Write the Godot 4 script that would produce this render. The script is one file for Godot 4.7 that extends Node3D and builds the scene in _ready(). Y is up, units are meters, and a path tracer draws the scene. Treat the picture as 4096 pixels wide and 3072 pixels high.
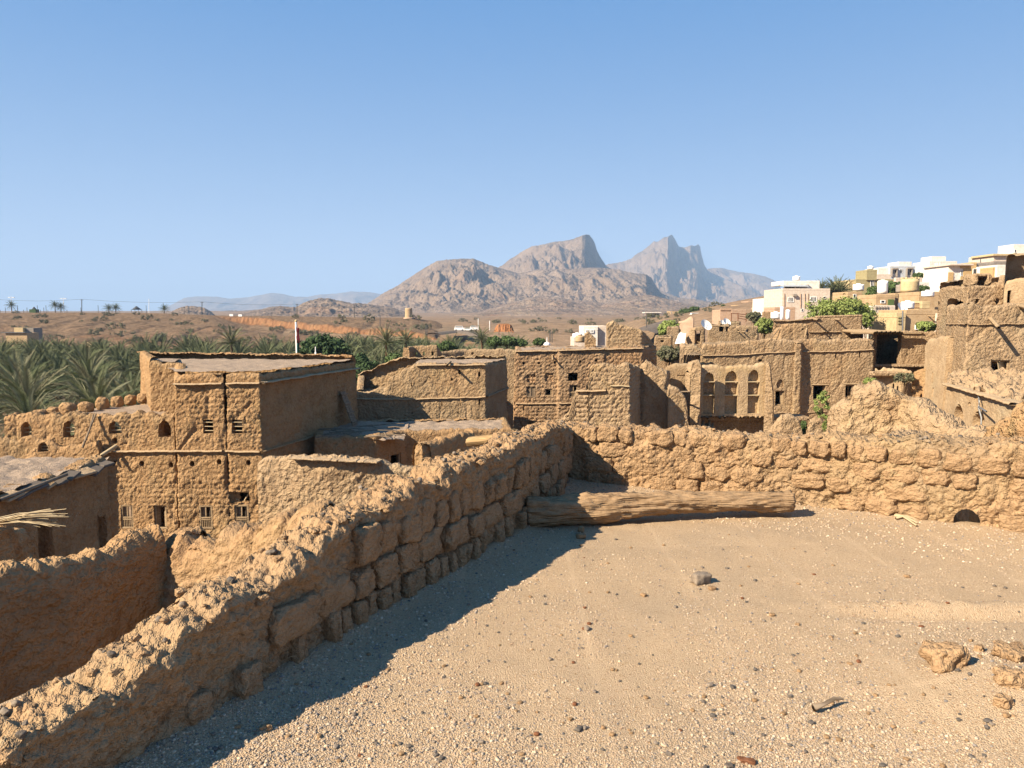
extends Node3D
# An abandoned mud-brick town seen from a roof terrace. Metres, y up, the terrace floor near y = 0, the camera looks along -z.
# Pixels of the photograph (4096 x 3072) are turned into directions; distances come from the planes and things they touch.

const F := 2951.0
const EYE := 1.65
var pitch := atan((1536.0 - 1265.0) / F)
var rng := RandomNumberGenerator.new()
var n_low := FastNoiseLite.new()
var n_mid := FastNoiseLite.new()
var n_cell := FastNoiseLite.new()
var n_fine := FastNoiseLite.new()
var n_ridge := FastNoiseLite.new()
var M := {}
var taken := {}
# origins of the enlarged views that the pixel numbers were read from (enlarged 2.16 times)
var view := [Vector2(0, 0), Vector2(0, 1100), Vector2(900, 1100), Vector2(1900, 1100), Vector2(2600, 1100), Vector2(3072, 940), Vector2(0, 1600), Vector2(900, 1600), Vector2(1900, 1600), Vector2(3072, 1600), Vector2(0, 2304)]

# ---------------------------------------------------------------- pixels to places
func z(c: int, x: float, y: float) -> Vector2:
	if c == 0: return Vector2(x, y)
	return view[c] + Vector2(x, y) * 0.46293

func ray(p: Vector2) -> Vector3:
	var u := (p.x - 2048.0) / F
	var v := (1536.0 - p.y) / F
	return Vector3(u, v * cos(pitch) - sin(pitch), -(cos(pitch) + v * sin(pitch)))

func at(c: int, x: float, y: float, d: float) -> Vector3:
	var r := ray(z(c, x, y))
	return Vector3(0, EYE, 0) + r * (d / -r.z)

func on_level(c: int, x: float, y: float, level: float) -> Vector3:
	var r := ray(z(c, x, y))
	return Vector3(0, EYE, 0) + r * ((level - EYE) / r.y)

# where the ray through a pixel meets the upright plane through plan points a and b: (share of the way from a to b, height)
func on_plane(a: Vector2, b: Vector2, p: Vector2) -> Vector2:
	var r := ray(p)
	var e := Vector2(r.x, r.z)
	var q := b - a
	var det := e.x * -q.y + e.y * q.x
	var t := (a.x * -q.y + a.y * q.x) / det
	var hit := e * t
	return Vector2((hit - a).dot(q) / q.length_squared(), EYE + r.y * t)

# ---------------------------------------------------------------- names and tags
func numbered(n: String) -> String:
	var k: int = taken.get(n, 0)
	taken[n] = k + 1
	return n if k == 0 else "%s_%03d" % [n, k]

func tag(o: Node3D, label: String, category: String, group := "") -> Node3D:
	o.set_meta("label", label)
	o.set_meta("category", category)
	if group: o.set_meta("group", group)
	return o

func thing(called: String, label: String, category: String, base: Vector3, group := "") -> Node3D:
	var o := Node3D.new()
	o.name = numbered(called)
	add_child(o)
	o.position = base
	return tag(o, label, category, group)

# a mesh given in world coordinates under a thing (or at the root)
func put(par: Node3D, called: String, mesh: Mesh, mat: Material, in_world := true) -> MeshInstance3D:
	var o := MeshInstance3D.new()
	o.mesh = mesh
	if mat: o.material_override = mat
	o.name = numbered(called) if par == self else called
	par.add_child(o, true)
	if in_world and par != self:
		var q: Node = par
		var off := Vector3.ZERO
		while q != self:
			off += (q as Node3D).position
			q = q.get_parent()
		o.position = -off
	return o

func structure(called: String, mesh: Mesh, mat: Material, par: Node3D = self) -> MeshInstance3D:
	var o := put(par, called, mesh, mat)
	o.set_meta("kind", "structure")
	return o

func copy_of(o: Node3D, called: String) -> Node3D:
	var c: Node3D = o.duplicate()
	c.name = numbered(called)
	add_child(c)
	return c

# ---------------------------------------------------------------- meshes
func mesh_of(v: PackedVector3Array, n: PackedVector3Array, idx: PackedInt32Array, col := PackedColorArray(), uv := PackedVector2Array()) -> ArrayMesh:
	var a := []
	a.resize(Mesh.ARRAY_MAX)
	a[Mesh.ARRAY_VERTEX] = v
	if n.size(): a[Mesh.ARRAY_NORMAL] = n
	a[Mesh.ARRAY_INDEX] = idx
	if col.size(): a[Mesh.ARRAY_COLOR] = col
	if uv.size(): a[Mesh.ARRAY_TEX_UV] = uv
	var m := ArrayMesh.new()
	m.add_surface_from_arrays(Mesh.PRIMITIVE_TRIANGLES, a)
	return m

# a regular sheet of points p[i * (nv + 1) + j]
func sheet(p: PackedVector3Array, nu: int, nv: int, col := PackedColorArray(), flip := false) -> ArrayMesh:
	var n := PackedVector3Array()
	n.resize(p.size())
	var w := nv + 1
	for i in nu + 1:
		var i0 := maxi(i - 1, 0) * w
		var i1 := mini(i + 1, nu) * w
		for j in w:
			var q := (p[i1 + j] - p[i0 + j]).cross(p[i * w + mini(j + 1, nv)] - p[i * w + maxi(j - 1, 0)])
			n[i * w + j] = (-q if flip else q).normalized()
	var idx := PackedInt32Array()
	idx.resize(nu * nv * 6)
	var k := 0
	for i in nu:
		for j in nv:
			var a := i * w + j
			idx[k] = a
			idx[k + 1] = a + (w if flip else 1)
			idx[k + 2] = a + w + 1
			idx[k + 3] = a
			idx[k + 4] = a + w + 1
			idx[k + 5] = a + (1 if flip else w)
			k += 6
	return mesh_of(p, n, idx, col)

# a bent, tapering, slightly uneven round bar through points
func bar(pts: Array, r0: float, r1: float, sides := 7, rough := 0.0) -> ArrayMesh:
	var p := PackedVector3Array()
	var m := pts.size()
	for i in m:
		var t: Vector3 = (pts[mini(i + 1, m - 1)] - pts[maxi(i - 1, 0)]).normalized()
		var u := t.cross(Vector3.UP if absf(t.y) < 0.9 else Vector3.RIGHT).normalized()
		var w := t.cross(u)
		var r: float = lerpf(r0, r1, float(i) / (m - 1))
		for s in sides + 1:
			var a := TAU * (s % sides) / sides
			var q: Vector3 = pts[i] + (u * cos(a) + w * sin(a)) * r
			if rough > 0.0: q += (u * cos(a) + w * sin(a)) * rough * n_mid.get_noise_3dv(q * 3.0)
			p.append(q)
	# ends closed by collapsing a ring
	var full := PackedVector3Array()
	for s in sides + 1: full.append(pts[0])
	full.append_array(p)
	for s in sides + 1: full.append(pts[m - 1])
	return sheet(full, m + 1, sides, PackedColorArray(), true)

func straight(a: Vector3, b: Vector3, r: float, sides := 6) -> ArrayMesh:
	return bar([a, a.lerp(b, 0.5), b], r, r, sides)

# a box with slightly bevelled edges, in world coordinates, with its own axes
func block(t: Transform3D, size: Vector3, bevel := 0.0) -> ArrayMesh:
	var st := SurfaceTool.new()
	st.begin(Mesh.PRIMITIVE_TRIANGLES)
	add_block(st, t, size, bevel)
	return st.commit()

func add_block(st: SurfaceTool, t: Transform3D, size: Vector3, bevel := 0.0) -> void:
	var h := size * 0.5
	var b := minf(bevel, minf(h.x, minf(h.y, h.z)) * 0.9)
	for ax in 3:
		for sg in [-1.0, 1.0]:
			var u := (ax + 1) % 3
			var w := (ax + 2) % 3
			var c := []
			for k in [[-1, -1], [1, -1], [1, 1], [-1, 1]]:
				var q := Vector3.ZERO
				q[ax] = sg * h[ax]
				q[u] = k[0] * (h[u] - b)
				q[w] = k[1] * (h[w] - b)
				c.append(q)
			var nn := Vector3.ZERO
			nn[ax] = sg
			st.set_normal((t.basis * nn).normalized())
			var order := [0, 2, 1, 0, 3, 2] if sg > 0 else [0, 1, 2, 0, 2, 3]
			for k in order: st.add_vertex(t * (c[k] as Vector3))
	if b <= 0.0: return
	for ax in 3: # twelve bevelled edges
		var u := (ax + 1) % 3
		var w := (ax + 2) % 3
		for su in [-1.0, 1.0]:
			for sw in [-1.0, 1.0]:
				var c := []
				for k in [-1.0, 1.0]:
					for e in 2:
						var q := Vector3.ZERO
						q[ax] = k * (h[ax] - b)
						q[u] = su * (h[u] - (b if e == 1 else 0.0))
						q[w] = sw * (h[w] - (b if e == 0 else 0.0))
						c.append(q)
				var nn := Vector3.ZERO
				nn[u] = su
				nn[w] = sw
				st.set_normal((t.basis * nn).normalized())
				var order := [0, 2, 3, 0, 3, 1] if su * sw > 0 else [0, 3, 2, 0, 1, 3]
				for k in order: st.add_vertex(t * (c[k] as Vector3))

# a rounded lump (stone, clod, mud brick): a box grown round by exp, roughened by noise
func lump(half: Vector3, round_exp: float, rough: float, seed_at: float, n := 8, facet := 0.0) -> ArrayMesh:
	var p := PackedVector3Array()
	var nrm := PackedVector3Array()
	var idx := PackedInt32Array()
	for ax in 3:
		for sg in [-1.0, 1.0]:
			var u := (ax + 1) % 3
			var w := (ax + 2) % 3
			var at0 := p.size()
			for i in n + 1:
				for j in n + 1:
					var q := Vector3.ZERO
					q[ax] = sg
					q[u] = -1.0 + 2.0 * i / n
					q[w] = (-1.0 + 2.0 * j / n) * sg
					var l := pow(pow(absf(q.x), round_exp) + pow(absf(q.y), round_exp) + pow(absf(q.z), round_exp), 1.0 / round_exp)
					q /= l
					var o := q * half
					var k := n_low.get_noise_3dv(o / half.length() * 1.6 + Vector3(seed_at, 3.1, seed_at * 0.7)) * 1.4 + 0.5 * n_mid.get_noise_3dv(o * 2.0 + Vector3(seed_at, 0, 0))
					if facet > 0.0: k = k + facet * n_cell.get_noise_3dv(q * 0.4 + Vector3(seed_at, 0, 0))
					p.append(o * (1.0 + rough * k))
			for i in n:
				for j in n:
					var a := at0 + i * (n + 1) + j
					idx.append_array([a, a + n + 2, a + n + 1, a, a + 1, a + n + 2])
	# normals from the shape's own faces, shared over the seams by position
	var acc := {}
	for k in range(0, idx.size(), 3):
		var nn := (p[idx[k + 2]] - p[idx[k]]).cross(p[idx[k + 1]] - p[idx[k]])
		for e in 3:
			var key := (p[idx[k + e]] * 20000.0).round()
			acc[key] = acc.get(key, Vector3.ZERO) + nn
	for q in p: nrm.append((acc[(q * 20000.0).round()] as Vector3).normalized())
	return mesh_of(p, nrm, idx)

# ---------------------------------------------------------------- mud relief
func step01(a: float, b: float, x: float) -> float:
	var t := clampf((x - a) / (b - a), 0.0, 1.0)
	return t * t * (3.0 - 2.0 * t)

# how far the surface stands out at p; s runs along the wall
func relief(p: Vector3, s: float, style: int) -> float:
	match style:
		0: # smooth plaster
			return 0.03 * n_low.get_noise_3dv(p * 0.7) + 0.008 * n_mid.get_noise_3dv(p * 1.5)
		1: # worn plaster over mud brick
			var m := n_low.get_noise_3dv(p * 0.35 + Vector3(40, 0, 9))
			var r := 0.05 * n_low.get_noise_3dv(p * 0.5) + 0.028 * n_mid.get_noise_3dv(p * 0.8) + 0.03 * n_mid.get_noise_3dv(p * Vector3(3.2, 1.8, 3.2)) - 0.03 * n_cell.get_noise_3dv(p * Vector3(2.6, 1.5, 2.6)) - 0.02
			r -= 0.05 * (1.0 - step01(0.0, 0.1, absf(n_ridge.get_noise_3dv(p * Vector3(0.6, 0.25, 0.6)))))
			var row := p.y / 0.21 + 0.35 * n_low.get_noise_3dv(p * 0.8)
			var fr := row - floorf(row)
			var bed := minf(fr, 1.0 - fr) * 2.0
			var col := s / 0.42 + 0.5 * fposmod(floorf(row), 2.0) + 0.4 * n_mid.get_noise_3dv(p * 0.3)
			var fc := col - floorf(col)
			var jo := minf(fc, 1.0 - fc) * 2.0
			var g := minf(step01(0.0, 0.35, bed), step01(0.0, 0.2, jo))
			return r - 0.035 * (1.0 - g) * step01(-0.1, 0.3, m)
		2: # bare brickwork, courses plain to see
			var row := p.y / 0.23 + 0.3 * n_low.get_noise_3dv(p * 0.9)
			var fr := row - floorf(row)
			var bed := minf(fr, 1.0 - fr) * 2.0
			var col := s / 0.42 + 0.5 * fposmod(floorf(row), 2.0) + 0.5 * n_mid.get_noise_3dv(p * 0.3)
			var fc := col - floorf(col)
			var jo := minf(fc, 1.0 - fc) * 2.0
			var g := minf(step01(0.0, 0.45, bed), step01(0.0, 0.25, jo))
			return 0.05 * n_low.get_noise_3dv(p * 0.5) + 0.04 * n_mid.get_noise_3dv(p * 1.6) - 0.065 * (1.0 - g) - 0.03 * n_cell.get_noise_3dv(p * 2.0) - 0.02
		3: # near parapet: clods and crumbs
			return -0.042 + 0.035 * n_low.get_noise_3dv(p * 1.6) - 0.03 * n_cell.get_noise_3dv(p * 2.3) + 0.022 * n_mid.get_noise_3dv(p * Vector3(3.0, 2.2, 3.0)) - 0.026 * n_cell.get_noise_3dv(p * 6.0 + Vector3(3, 1, 2)) - 0.016 * n_cell.get_noise_3dv(p * 12.0) + 0.012 * n_mid.get_noise_3dv(p * 11.0)
		4: # rubble and fallen brick
			return -0.08 + 0.16 * n_low.get_noise_3dv(p * 0.7) - 0.1 * n_cell.get_noise_3dv(p * 1.2) + 0.07 * n_mid.get_noise_3dv(p * 1.8) - 0.06 * n_cell.get_noise_3dv(p * 3.4) + 0.03 * n_mid.get_noise_3dv(p * 5.0)
	return 0.0

# A mud wall along plan points, faces to the left of the way of travel turned outwards (to the camera when the path runs left to right).
# path: plan points (Vector2) or [x, y, depth] in the pixels of view c. tops: [segment, x, y] pixels of its upper edge (or [segment, share, height] with world).
# open: [segment, kind, x0, y0, x1, y1, depth, blind] with kind 0 square, 1 pointed arch, 2 round, in pixels (or share/height with world).
func wall(par: Node3D, called: String, mat: Material, c: int, path: Array, tops: Array, base: float, o := {}) -> Dictionary:
	var pl := PackedVector2Array()
	for a in path:
		if a is Vector2: pl.append(a)
		else:
			var q := at(c, a[0], a[1], a[2])
			pl.append(Vector2(q.x, q.z))
	var closed: bool = o.get("closed", false)
	if closed: pl.append(pl[0])
	var cell: float = o.get("cell", 0.1)
	var thick: float = o.get("thick", 0.45)
	var amp: float = o.get("amp", 1.0)
	var style: int = o.get("style", 1)
	var back: bool = o.get("back", false)
	var batter: float = o.get("batter", 0.02)
	var ragged: float = o.get("ragged", 0.12)
	var world: bool = o.get("world", false)
	var vis: float = o.get("vis", base)
	var tint: Color = o.get("tint", Color(1, 1, 1))
	var crest_round: float = o.get("crest", 0.06)
	var ns := pl.size() - 1
	var s0 := PackedFloat32Array([0.0])
	var nor := PackedVector2Array()
	for k in ns:
		s0.append(s0[k] + pl[k].distance_to(pl[k + 1]))
		var d := (pl[k + 1] - pl[k]).normalized()
		nor.append(Vector2(-d.y, d.x))
	var info := {"pl": pl, "nor": nor, "s0": s0, "c": c, "world": world, "mat": mat}
	var prof := []
	for t in tops:
		if t.size() == 4: prof.append(Vector2(s0[t[0]] + t[1] * (s0[t[0] + 1] - s0[t[0]]), t[2]))
		elif world: prof.append(Vector2(s0[t[0]] + t[1] * (s0[t[0] + 1] - s0[t[0]]), t[2]))
		else:
			var h := on_plane(pl[t[0]], pl[t[0] + 1], z(c, t[1], t[2]))
			prof.append(Vector2(s0[t[0]] + clampf(h.x, 0.0, 1.0) * (s0[t[0] + 1] - s0[t[0]]), h.y))
	if prof.is_empty(): prof.append(Vector2(0, o.get("top", 0.0)))
	prof.sort_custom(func(a, b): return a.x < b.x)
	# columns
	var S := PackedFloat32Array()
	var P := PackedVector2Array()
	var N := PackedVector2Array()
	var T := PackedFloat32Array()
	var most := -1e9
	for k in ns:
		var n := maxi(1, int(ceil((s0[k + 1] - s0[k]) / cell)))
		for i in (n + 1 if k == ns - 1 else n):
			var f := float(i) / n
			S.append(lerpf(s0[k], s0[k + 1], f))
			P.append(pl[k].lerp(pl[k + 1], f))
			var nn := nor[k]
			if i == 0 and k > 0: nn = (nor[k] + nor[k - 1])
			elif i == 0 and closed: nn = (nor[0] + nor[ns - 1])
			elif i == n and closed: nn = (nor[0] + nor[ns - 1])
			if nn.length() > 1.01: nn = nn / maxf(0.5 * nn.length_squared(), 0.35)
			N.append(nn)
	for i in S.size():
		var y: float = prof[0].y
		for k in prof.size() - 1:
			if S[i] >= prof[k].x: y = lerpf(prof[k].y, prof[k + 1].y, clampf((S[i] - prof[k].x) / maxf(0.001, prof[k + 1].x - prof[k].x), 0, 1))
		y += ragged * (n_low.get_noise_2d(P[i].x * 1.3 + 7.0, P[i].y * 1.3) + 0.7 * n_mid.get_noise_2d(P[i].x * 2.0, P[i].y * 2.0) - 0.1)
		T.append(y)
		most = maxf(most, y)
	var nu := S.size() - 1
	var low := 1 if vis > base + 0.3 else 0
	var nv := maxi(2, int(ceil((most - vis) / cell))) + low
	var nc := maxi(2, int(ceil(thick / (cell * (1.0 if style == 3 else 1.5)))))
	var R := nv + nc + (nv if back else 0)
	var w := R + 1
	var p := PackedVector3Array()
	p.resize((nu + 1) * w)
	var Y := PackedFloat32Array()
	Y.resize((nu + 1) * (nv + 1))
	for i in nu + 1:
		for j in nv + 1:
			Y[i * (nv + 1) + j] = base if (low == 1 and j == 0) else lerpf(minf(vis, T[i] - 0.05), T[i], float(j - low) / (nv - low))
	# openings
	var gone := {}
	var holes := []
	var SS := PackedFloat32Array() # own place of every front point along the wall, moved on to the rims of openings
	SS.resize(Y.size())
	for i in nu + 1:
		for j in nv + 1: SS[i * (nv + 1) + j] = S[i]
	for h in o.get("open", []):
		var k: int = h[0]
		var box := opening_box(info, h)
		var dep: float = h[6] if h.size() > 6 else thick
		var blind: bool = h[7] if h.size() > 7 else false
		holes.append([dep, blind])
		for i in nu + 1:
			if S[i] < box[0] - cell * 1.5 or S[i] > box[1] + cell * 1.5: continue
			for j in range(low, nv + 1):
				var a := i * (nv + 1) + j
				if Y[a] < box[2] - cell * 1.5 or Y[a] > box[3] + cell * 1.5: continue
				var d := rim(h[1], box, S[i], Y[a])
				if absf(d) < cell * 0.62:
					var e := cell * 0.05
					var gx := (rim(h[1], box, S[i] + e, Y[a]) - d) / e
					var gy := (rim(h[1], box, S[i], Y[a] + e) - d) / e
					var gl := maxf(0.3, gx * gx + gy * gy)
					SS[a] -= gx * d / gl
					Y[a] -= gy * d / gl
		for i in nu:
			if S[i + 1] < box[0] - cell or S[i] > box[1] + cell: continue
			for j in range(low, nv):
				var a := i * (nv + 1) + j
				var sm := (SS[a] + SS[a + 1] + SS[a + nv + 1] + SS[a + nv + 2]) * 0.25
				var ym := (Y[a] + Y[a + 1] + Y[a + nv + 1] + Y[a + nv + 2]) * 0.25
				if rim(h[1], box, sm, ym) < 0.0: gone[i * 10000 + j] = holes.size()
	# points
	var col := PackedColorArray()
	col.resize(p.size())
	for i in nu + 1:
		var nn := Vector3(N[i].x, 0, N[i].y)
		var along := Vector3(N[i].y, 0, -N[i].x).normalized()
		for j in w:
			var q: Vector3
			if j <= nv:
				var a := i * (nv + 1) + j
				q = Vector3(P[i].x, Y[a], P[i].y) + along * (SS[a] - S[i]) + nn * batter * (T[i] - Y[a])
				q += nn * amp * relief(q, S[i], style)
				if crest_round > 0.0: q -= nn * 0.8 * crest_round * exp(-(T[i] - Y[a]) / crest_round)
			elif j < nv + nc or (j == nv + nc and not back):
				var f := float(j - nv) / nc
				q = Vector3(P[i].x, T[i], P[i].y) - nn * (0.8 * crest_round + (thick - 1.6 * crest_round) * f)
				var e := absf(2.0 * f - 1.0)
				q.y += crest_round * (1.0 - e * e * e) * 0.8 + amp * relief(q, S[i], style) * 0.9
			else:
				var jb := maxi(0, nv - (j - nv - nc))
				var y := Y[i * (nv + 1) + jb]
				q = Vector3(P[i].x, y, P[i].y) - nn * (thick + batter * (T[i] - y)) + along * (SS[i * (nv + 1) + jb] - S[i])
				q -= nn * amp * relief(q + Vector3(5, 0, 5), S[i], style)
				if crest_round > 0.0: q += nn * 0.8 * crest_round * exp(-(T[i] - y) / crest_round)
			p[i * w + j] = q
			var g := 1.0 + 0.16 * n_low.get_noise_3dv(q * 0.45 + Vector3(0, 30, 0)) + 0.12 * n_mid.get_noise_3dv(q * 0.5)
			var rd := 0.11 * n_low.get_noise_3dv(q * 0.25 + Vector3(90, 3, 0))
			col[i * w + j] = Color(tint.r * g * (1.0 + rd), tint.g * g, tint.b * g * (1.0 - rd))
	# faces
	var nrm := PackedVector3Array()
	nrm.resize(p.size())
	for i in nu + 1:
		var i0 := maxi(i - 1, 0) * w
		var i1 := mini(i + 1, nu) * w
		if closed and i == 0: i0 = (nu - 1) * w
		if closed and i == nu: i1 = w
		for j in w:
			nrm[i * w + j] = (p[i1 + j] - p[i0 + j]).cross(p[i * w + mini(j + 1, R)] - p[i * w + maxi(j - 1, 0)]).normalized()
	var idx := PackedInt32Array()
	for i in nu:
		for j in R:
			var jf := j
			if j >= nv + nc: jf = R - 1 - j
			if (j < nv or j >= nv + nc) and gone.has(i * 10000 + jf):
				if j < nv or not holes[gone[i * 10000 + jf] - 1][1]: continue
			var a := i * w + j
			idx.append_array([a, a + 1, a + w + 1, a, a + w + 1, a + w])
	# reveals and the backs of blind recesses
	for key in gone:
		var i: int = key / 10000
		var j: int = key % 10000
		var h: Array = holes[gone[key] - 1]
		var dep: float = h[0]
		var qs := []
		for e in [[i, j], [i, j + 1], [i + 1, j + 1], [i + 1, j]]:
			var f: Vector3 = p[e[0] * w + e[1]]
			var b := f - Vector3(N[e[0]].x, 0, N[e[0]].y) * dep
			if back and not h[1]: b = p[e[0] * w + (R - e[1])]
			else: b += Vector3(N[e[0]].x, 0, N[e[0]].y) * 0.02 * n_mid.get_noise_3dv(b * 2.0)
			qs.append([f, b])
		for e in 4:
			var ni: int = i + [-1, 0, 1, 0][e]
			var nj: int = j + [0, 1, 0, -1][e]
			if gone.has(ni * 10000 + nj): continue
			var f0: Vector3 = qs[e][0]
			var f1: Vector3 = qs[(e + 1) % 4][0]
			quad(p, nrm, idx, col, f0, f1, qs[(e + 1) % 4][1], qs[e][1], tint)
		if h[1]: quad(p, nrm, idx, col, qs[0][1], qs[1][1], qs[2][1], qs[3][1], tint)
	# ends
	if not closed:
		for e in 2:
			var i := 0 if e == 0 else nu
			for j in nv:
				var a := p[i * w + j]
				var b := p[i * w + j + 1]
				var nn := Vector3(N[i].x, 0, N[i].y)
				var a2 := p[i * w + R - j] if back else a - nn * thick
				var b2 := p[i * w + R - j - 1] if back else b - nn * thick
				if e == 0: quad(p, nrm, idx, col, a2, b2, b, a, tint)
				else: quad(p, nrm, idx, col, a, b, b2, a2, tint)
	info["node"] = put(par, called, mesh_of(p, nrm, idx, col), mat)
	return info

func quad(p: PackedVector3Array, nrm: PackedVector3Array, idx: PackedInt32Array, col: PackedColorArray, a: Vector3, b: Vector3, c: Vector3, d: Vector3, tint: Color) -> void:
	var n := (c - a).cross(b - a).normalized()
	var k := p.size()
	for q in [a, b, c, d]:
		p.append(q)
		nrm.append(n)
		col.append(tint)
	idx.append_array([k, k + 1, k + 2, k, k + 2, k + 3])

# s from, s to, y from, y to of an opening
func opening_box(info: Dictionary, h: Array) -> Array:
	var k: int = h[0]
	var len_k: float = info.s0[k + 1] - info.s0[k]
	if info.world: return [info.s0[k] + h[2] * len_k, info.s0[k] + h[4] * len_k, minf(h[3], h[5]), maxf(h[3], h[5])]
	var a: Vector2 = info.pl[k]
	var b: Vector2 = info.pl[k + 1]
	var ym: float = (h[3] + h[5]) * 0.5
	var xm: float = (h[2] + h[4]) * 0.5
	var l := on_plane(a, b, z(info.c, h[2], ym)).x
	var r := on_plane(a, b, z(info.c, h[4], ym)).x
	var t := on_plane(a, b, z(info.c, xm, h[3])).y
	var u := on_plane(a, b, z(info.c, xm, h[5])).y
	return [info.s0[k] + l * len_k, info.s0[k] + r * len_k, u, t]

# signed distance to the rim of an opening, negative inside
func rim(kind: int, b: Array, s: float, y: float) -> float:
	var cx: float = (b[0] + b[1]) * 0.5
	var hw: float = (b[1] - b[0]) * 0.5
	match kind:
		1: # pointed arch: two arcs above a square part
			var spring: float = b[3] - minf(hw * 1.5, (b[3] - b[2]) * 0.7)
			var d := absf(s - cx) - hw
			if y > spring:
				var rise: float = b[3] - spring
				var r := (hw * hw + rise * rise) / (2.0 * hw)
				d = Vector2(absf(s - cx) + r - hw, y - spring).length() - r
			return maxf(d, b[2] - y)
		2:
			var hh: float = (b[3] - b[2]) * 0.5
			var q := Vector2((s - cx) / hw, (y - b[2] - hh) / hh)
			return (q.length() - 1.0) * minf(hw, hh)
	return maxf(absf(s - cx) - hw, maxf(b[2] - y, y - b[3]))

# place and axes (x along the wall, y up, z out of it) of an opening's middle, and its size
func seat(info: Dictionary, h: Array, inset: float) -> Array:
	var b := opening_box(info, h)
	var k: int = h[0]
	var n: Vector2 = info.nor[k]
	var f: float = ((b[0] + b[1]) * 0.5 - info.s0[k]) / (info.s0[k + 1] - info.s0[k])
	var pl: Vector2 = (info.pl[k] as Vector2).lerp(info.pl[k + 1], f) - n * inset
	var t := Transform3D(Basis(Vector3(n.y, 0, -n.x), Vector3.UP, Vector3(n.x, 0, n.y)), Vector3(pl.x, (b[2] + b[3]) * 0.5, pl.y))
	return [t, b[1] - b[0], b[3] - b[2]]

# a point on a wall's plane under a pixel, moved out of the wall by out
func wall_point(info: Dictionary, k: int, x: float, y: float, out := 0.0) -> Vector3:
	var h := on_plane(info.pl[k], info.pl[k + 1], z(info.c, x, y))
	var q: Vector2 = (info.pl[k] as Vector2).lerp(info.pl[k + 1], h.x) + (info.nor[k] as Vector2) * out
	return Vector3(q.x, h.y, q.y)

# an uneven floor or roof between four corners (a near left, b near right, c far right, d far left)
func floor_mesh(a: Vector3, b: Vector3, c: Vector3, d: Vector3, cell: float, amp: float, freq := 1.0, tint := Color(1, 1, 1)) -> ArrayMesh:
	var nu := maxi(1, int(maxf(a.distance_to(b), d.distance_to(c)) / cell))
	var nv := maxi(1, int(maxf(a.distance_to(d), b.distance_to(c)) / cell))
	var p := PackedVector3Array()
	var col := PackedColorArray()
	for i in nu + 1:
		for j in nv + 1:
			var u := float(i) / nu
			var v := float(j) / nv
			var q := a.lerp(b, u).lerp(d.lerp(c, u), v)
			q.y += amp * (n_low.get_noise_2d(q.x * freq, q.z * freq) + 0.5 * n_mid.get_noise_2d(q.x * freq, q.z * freq))
			p.append(q)
			var g := 1.0 + 0.14 * n_low.get_noise_2d(q.x * 0.7, q.z * 0.7)
			col.append(Color(tint.r * g, tint.g * g, tint.b * g))
	return sheet(p, nu, nv, col)

# ---------------------------------------------------------------- materials
func noise_bytes(size: int, freq: float, kind: int, oct: int, sd: int, stretch := 1.0) -> PackedByteArray:
	var n := FastNoiseLite.new()
	n.seed = sd
	n.frequency = freq
	n.fractal_octaves = oct
	if kind == 1:
		n.noise_type = FastNoiseLite.TYPE_CELLULAR
		n.cellular_return_type = FastNoiseLite.RETURN_DISTANCE
	elif kind == 2:
		n.noise_type = FastNoiseLite.TYPE_CELLULAR
		n.cellular_return_type = FastNoiseLite.RETURN_DISTANCE2_SUB
	elif kind == 3:
		n.noise_type = FastNoiseLite.TYPE_CELLULAR
		n.cellular_return_type = FastNoiseLite.RETURN_CELL_VALUE
		n.fractal_type = FastNoiseLite.FRACTAL_NONE
	else: n.noise_type = FastNoiseLite.TYPE_SIMPLEX_SMOOTH
	var im := n.get_seamless_image(size, int(size * stretch))
	im.convert(Image.FORMAT_L8)
	if stretch != 1.0: im.resize(size, size)
	return im.get_data()

func picture(size: int, data: PackedByteArray, f: int) -> ImageTexture:
	var im := Image.create_from_data(size, size, false, f as Image.Format, data)
	return ImageTexture.create_from_image(im)

# colour texture from layers: value = sum(weight * layer), then a ramp of sRGB stops
func ramp_texture(size: int, layers: Array, stops: Array, spots: PackedByteArray = PackedByteArray(), spot_cut := 256, spot_col := [Color(1, 1, 1)]) -> ImageTexture:
	var lut := PackedByteArray()
	for k in 256:
		var v := k / 255.0 * (stops.size() - 1)
		var a := mini(int(v), stops.size() - 2)
		var c: Color = (stops[a] as Color).lerp(stops[a + 1], v - a)
		lut.append_array([c.r8, c.g8, c.b8])
	var out := PackedByteArray()
	out.resize(size * size * 3)
	var l0: PackedByteArray = layers[0][0]
	var w0: float = layers[0][1]
	var l1: PackedByteArray = layers[1][0]
	var w1: float = layers[1][1]
	var l2: PackedByteArray = layers[2][0] if layers.size() > 2 else l1
	var w2: float = layers[2][1] if layers.size() > 2 else 0.0
	var o := 0
	for k in size * size:
		var v := clampi(int(l0[k] * w0 + l1[k] * w1 + l2[k] * w2), 0, 255) * 3
		out[o] = lut[v]
		out[o + 1] = lut[v + 1]
		out[o + 2] = lut[v + 2]
		o += 3
	if spots.size():
		for k in size * size:
			if spots[k] >= spot_cut:
				var c: Color = spot_col[(l1[k] / 7 + l0[k] / 9) % spot_col.size()]
				out[k * 3] = c.r8
				out[k * 3 + 1] = c.g8
				out[k * 3 + 2] = c.b8
	return picture(size, out, Image.FORMAT_RGB8)

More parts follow.
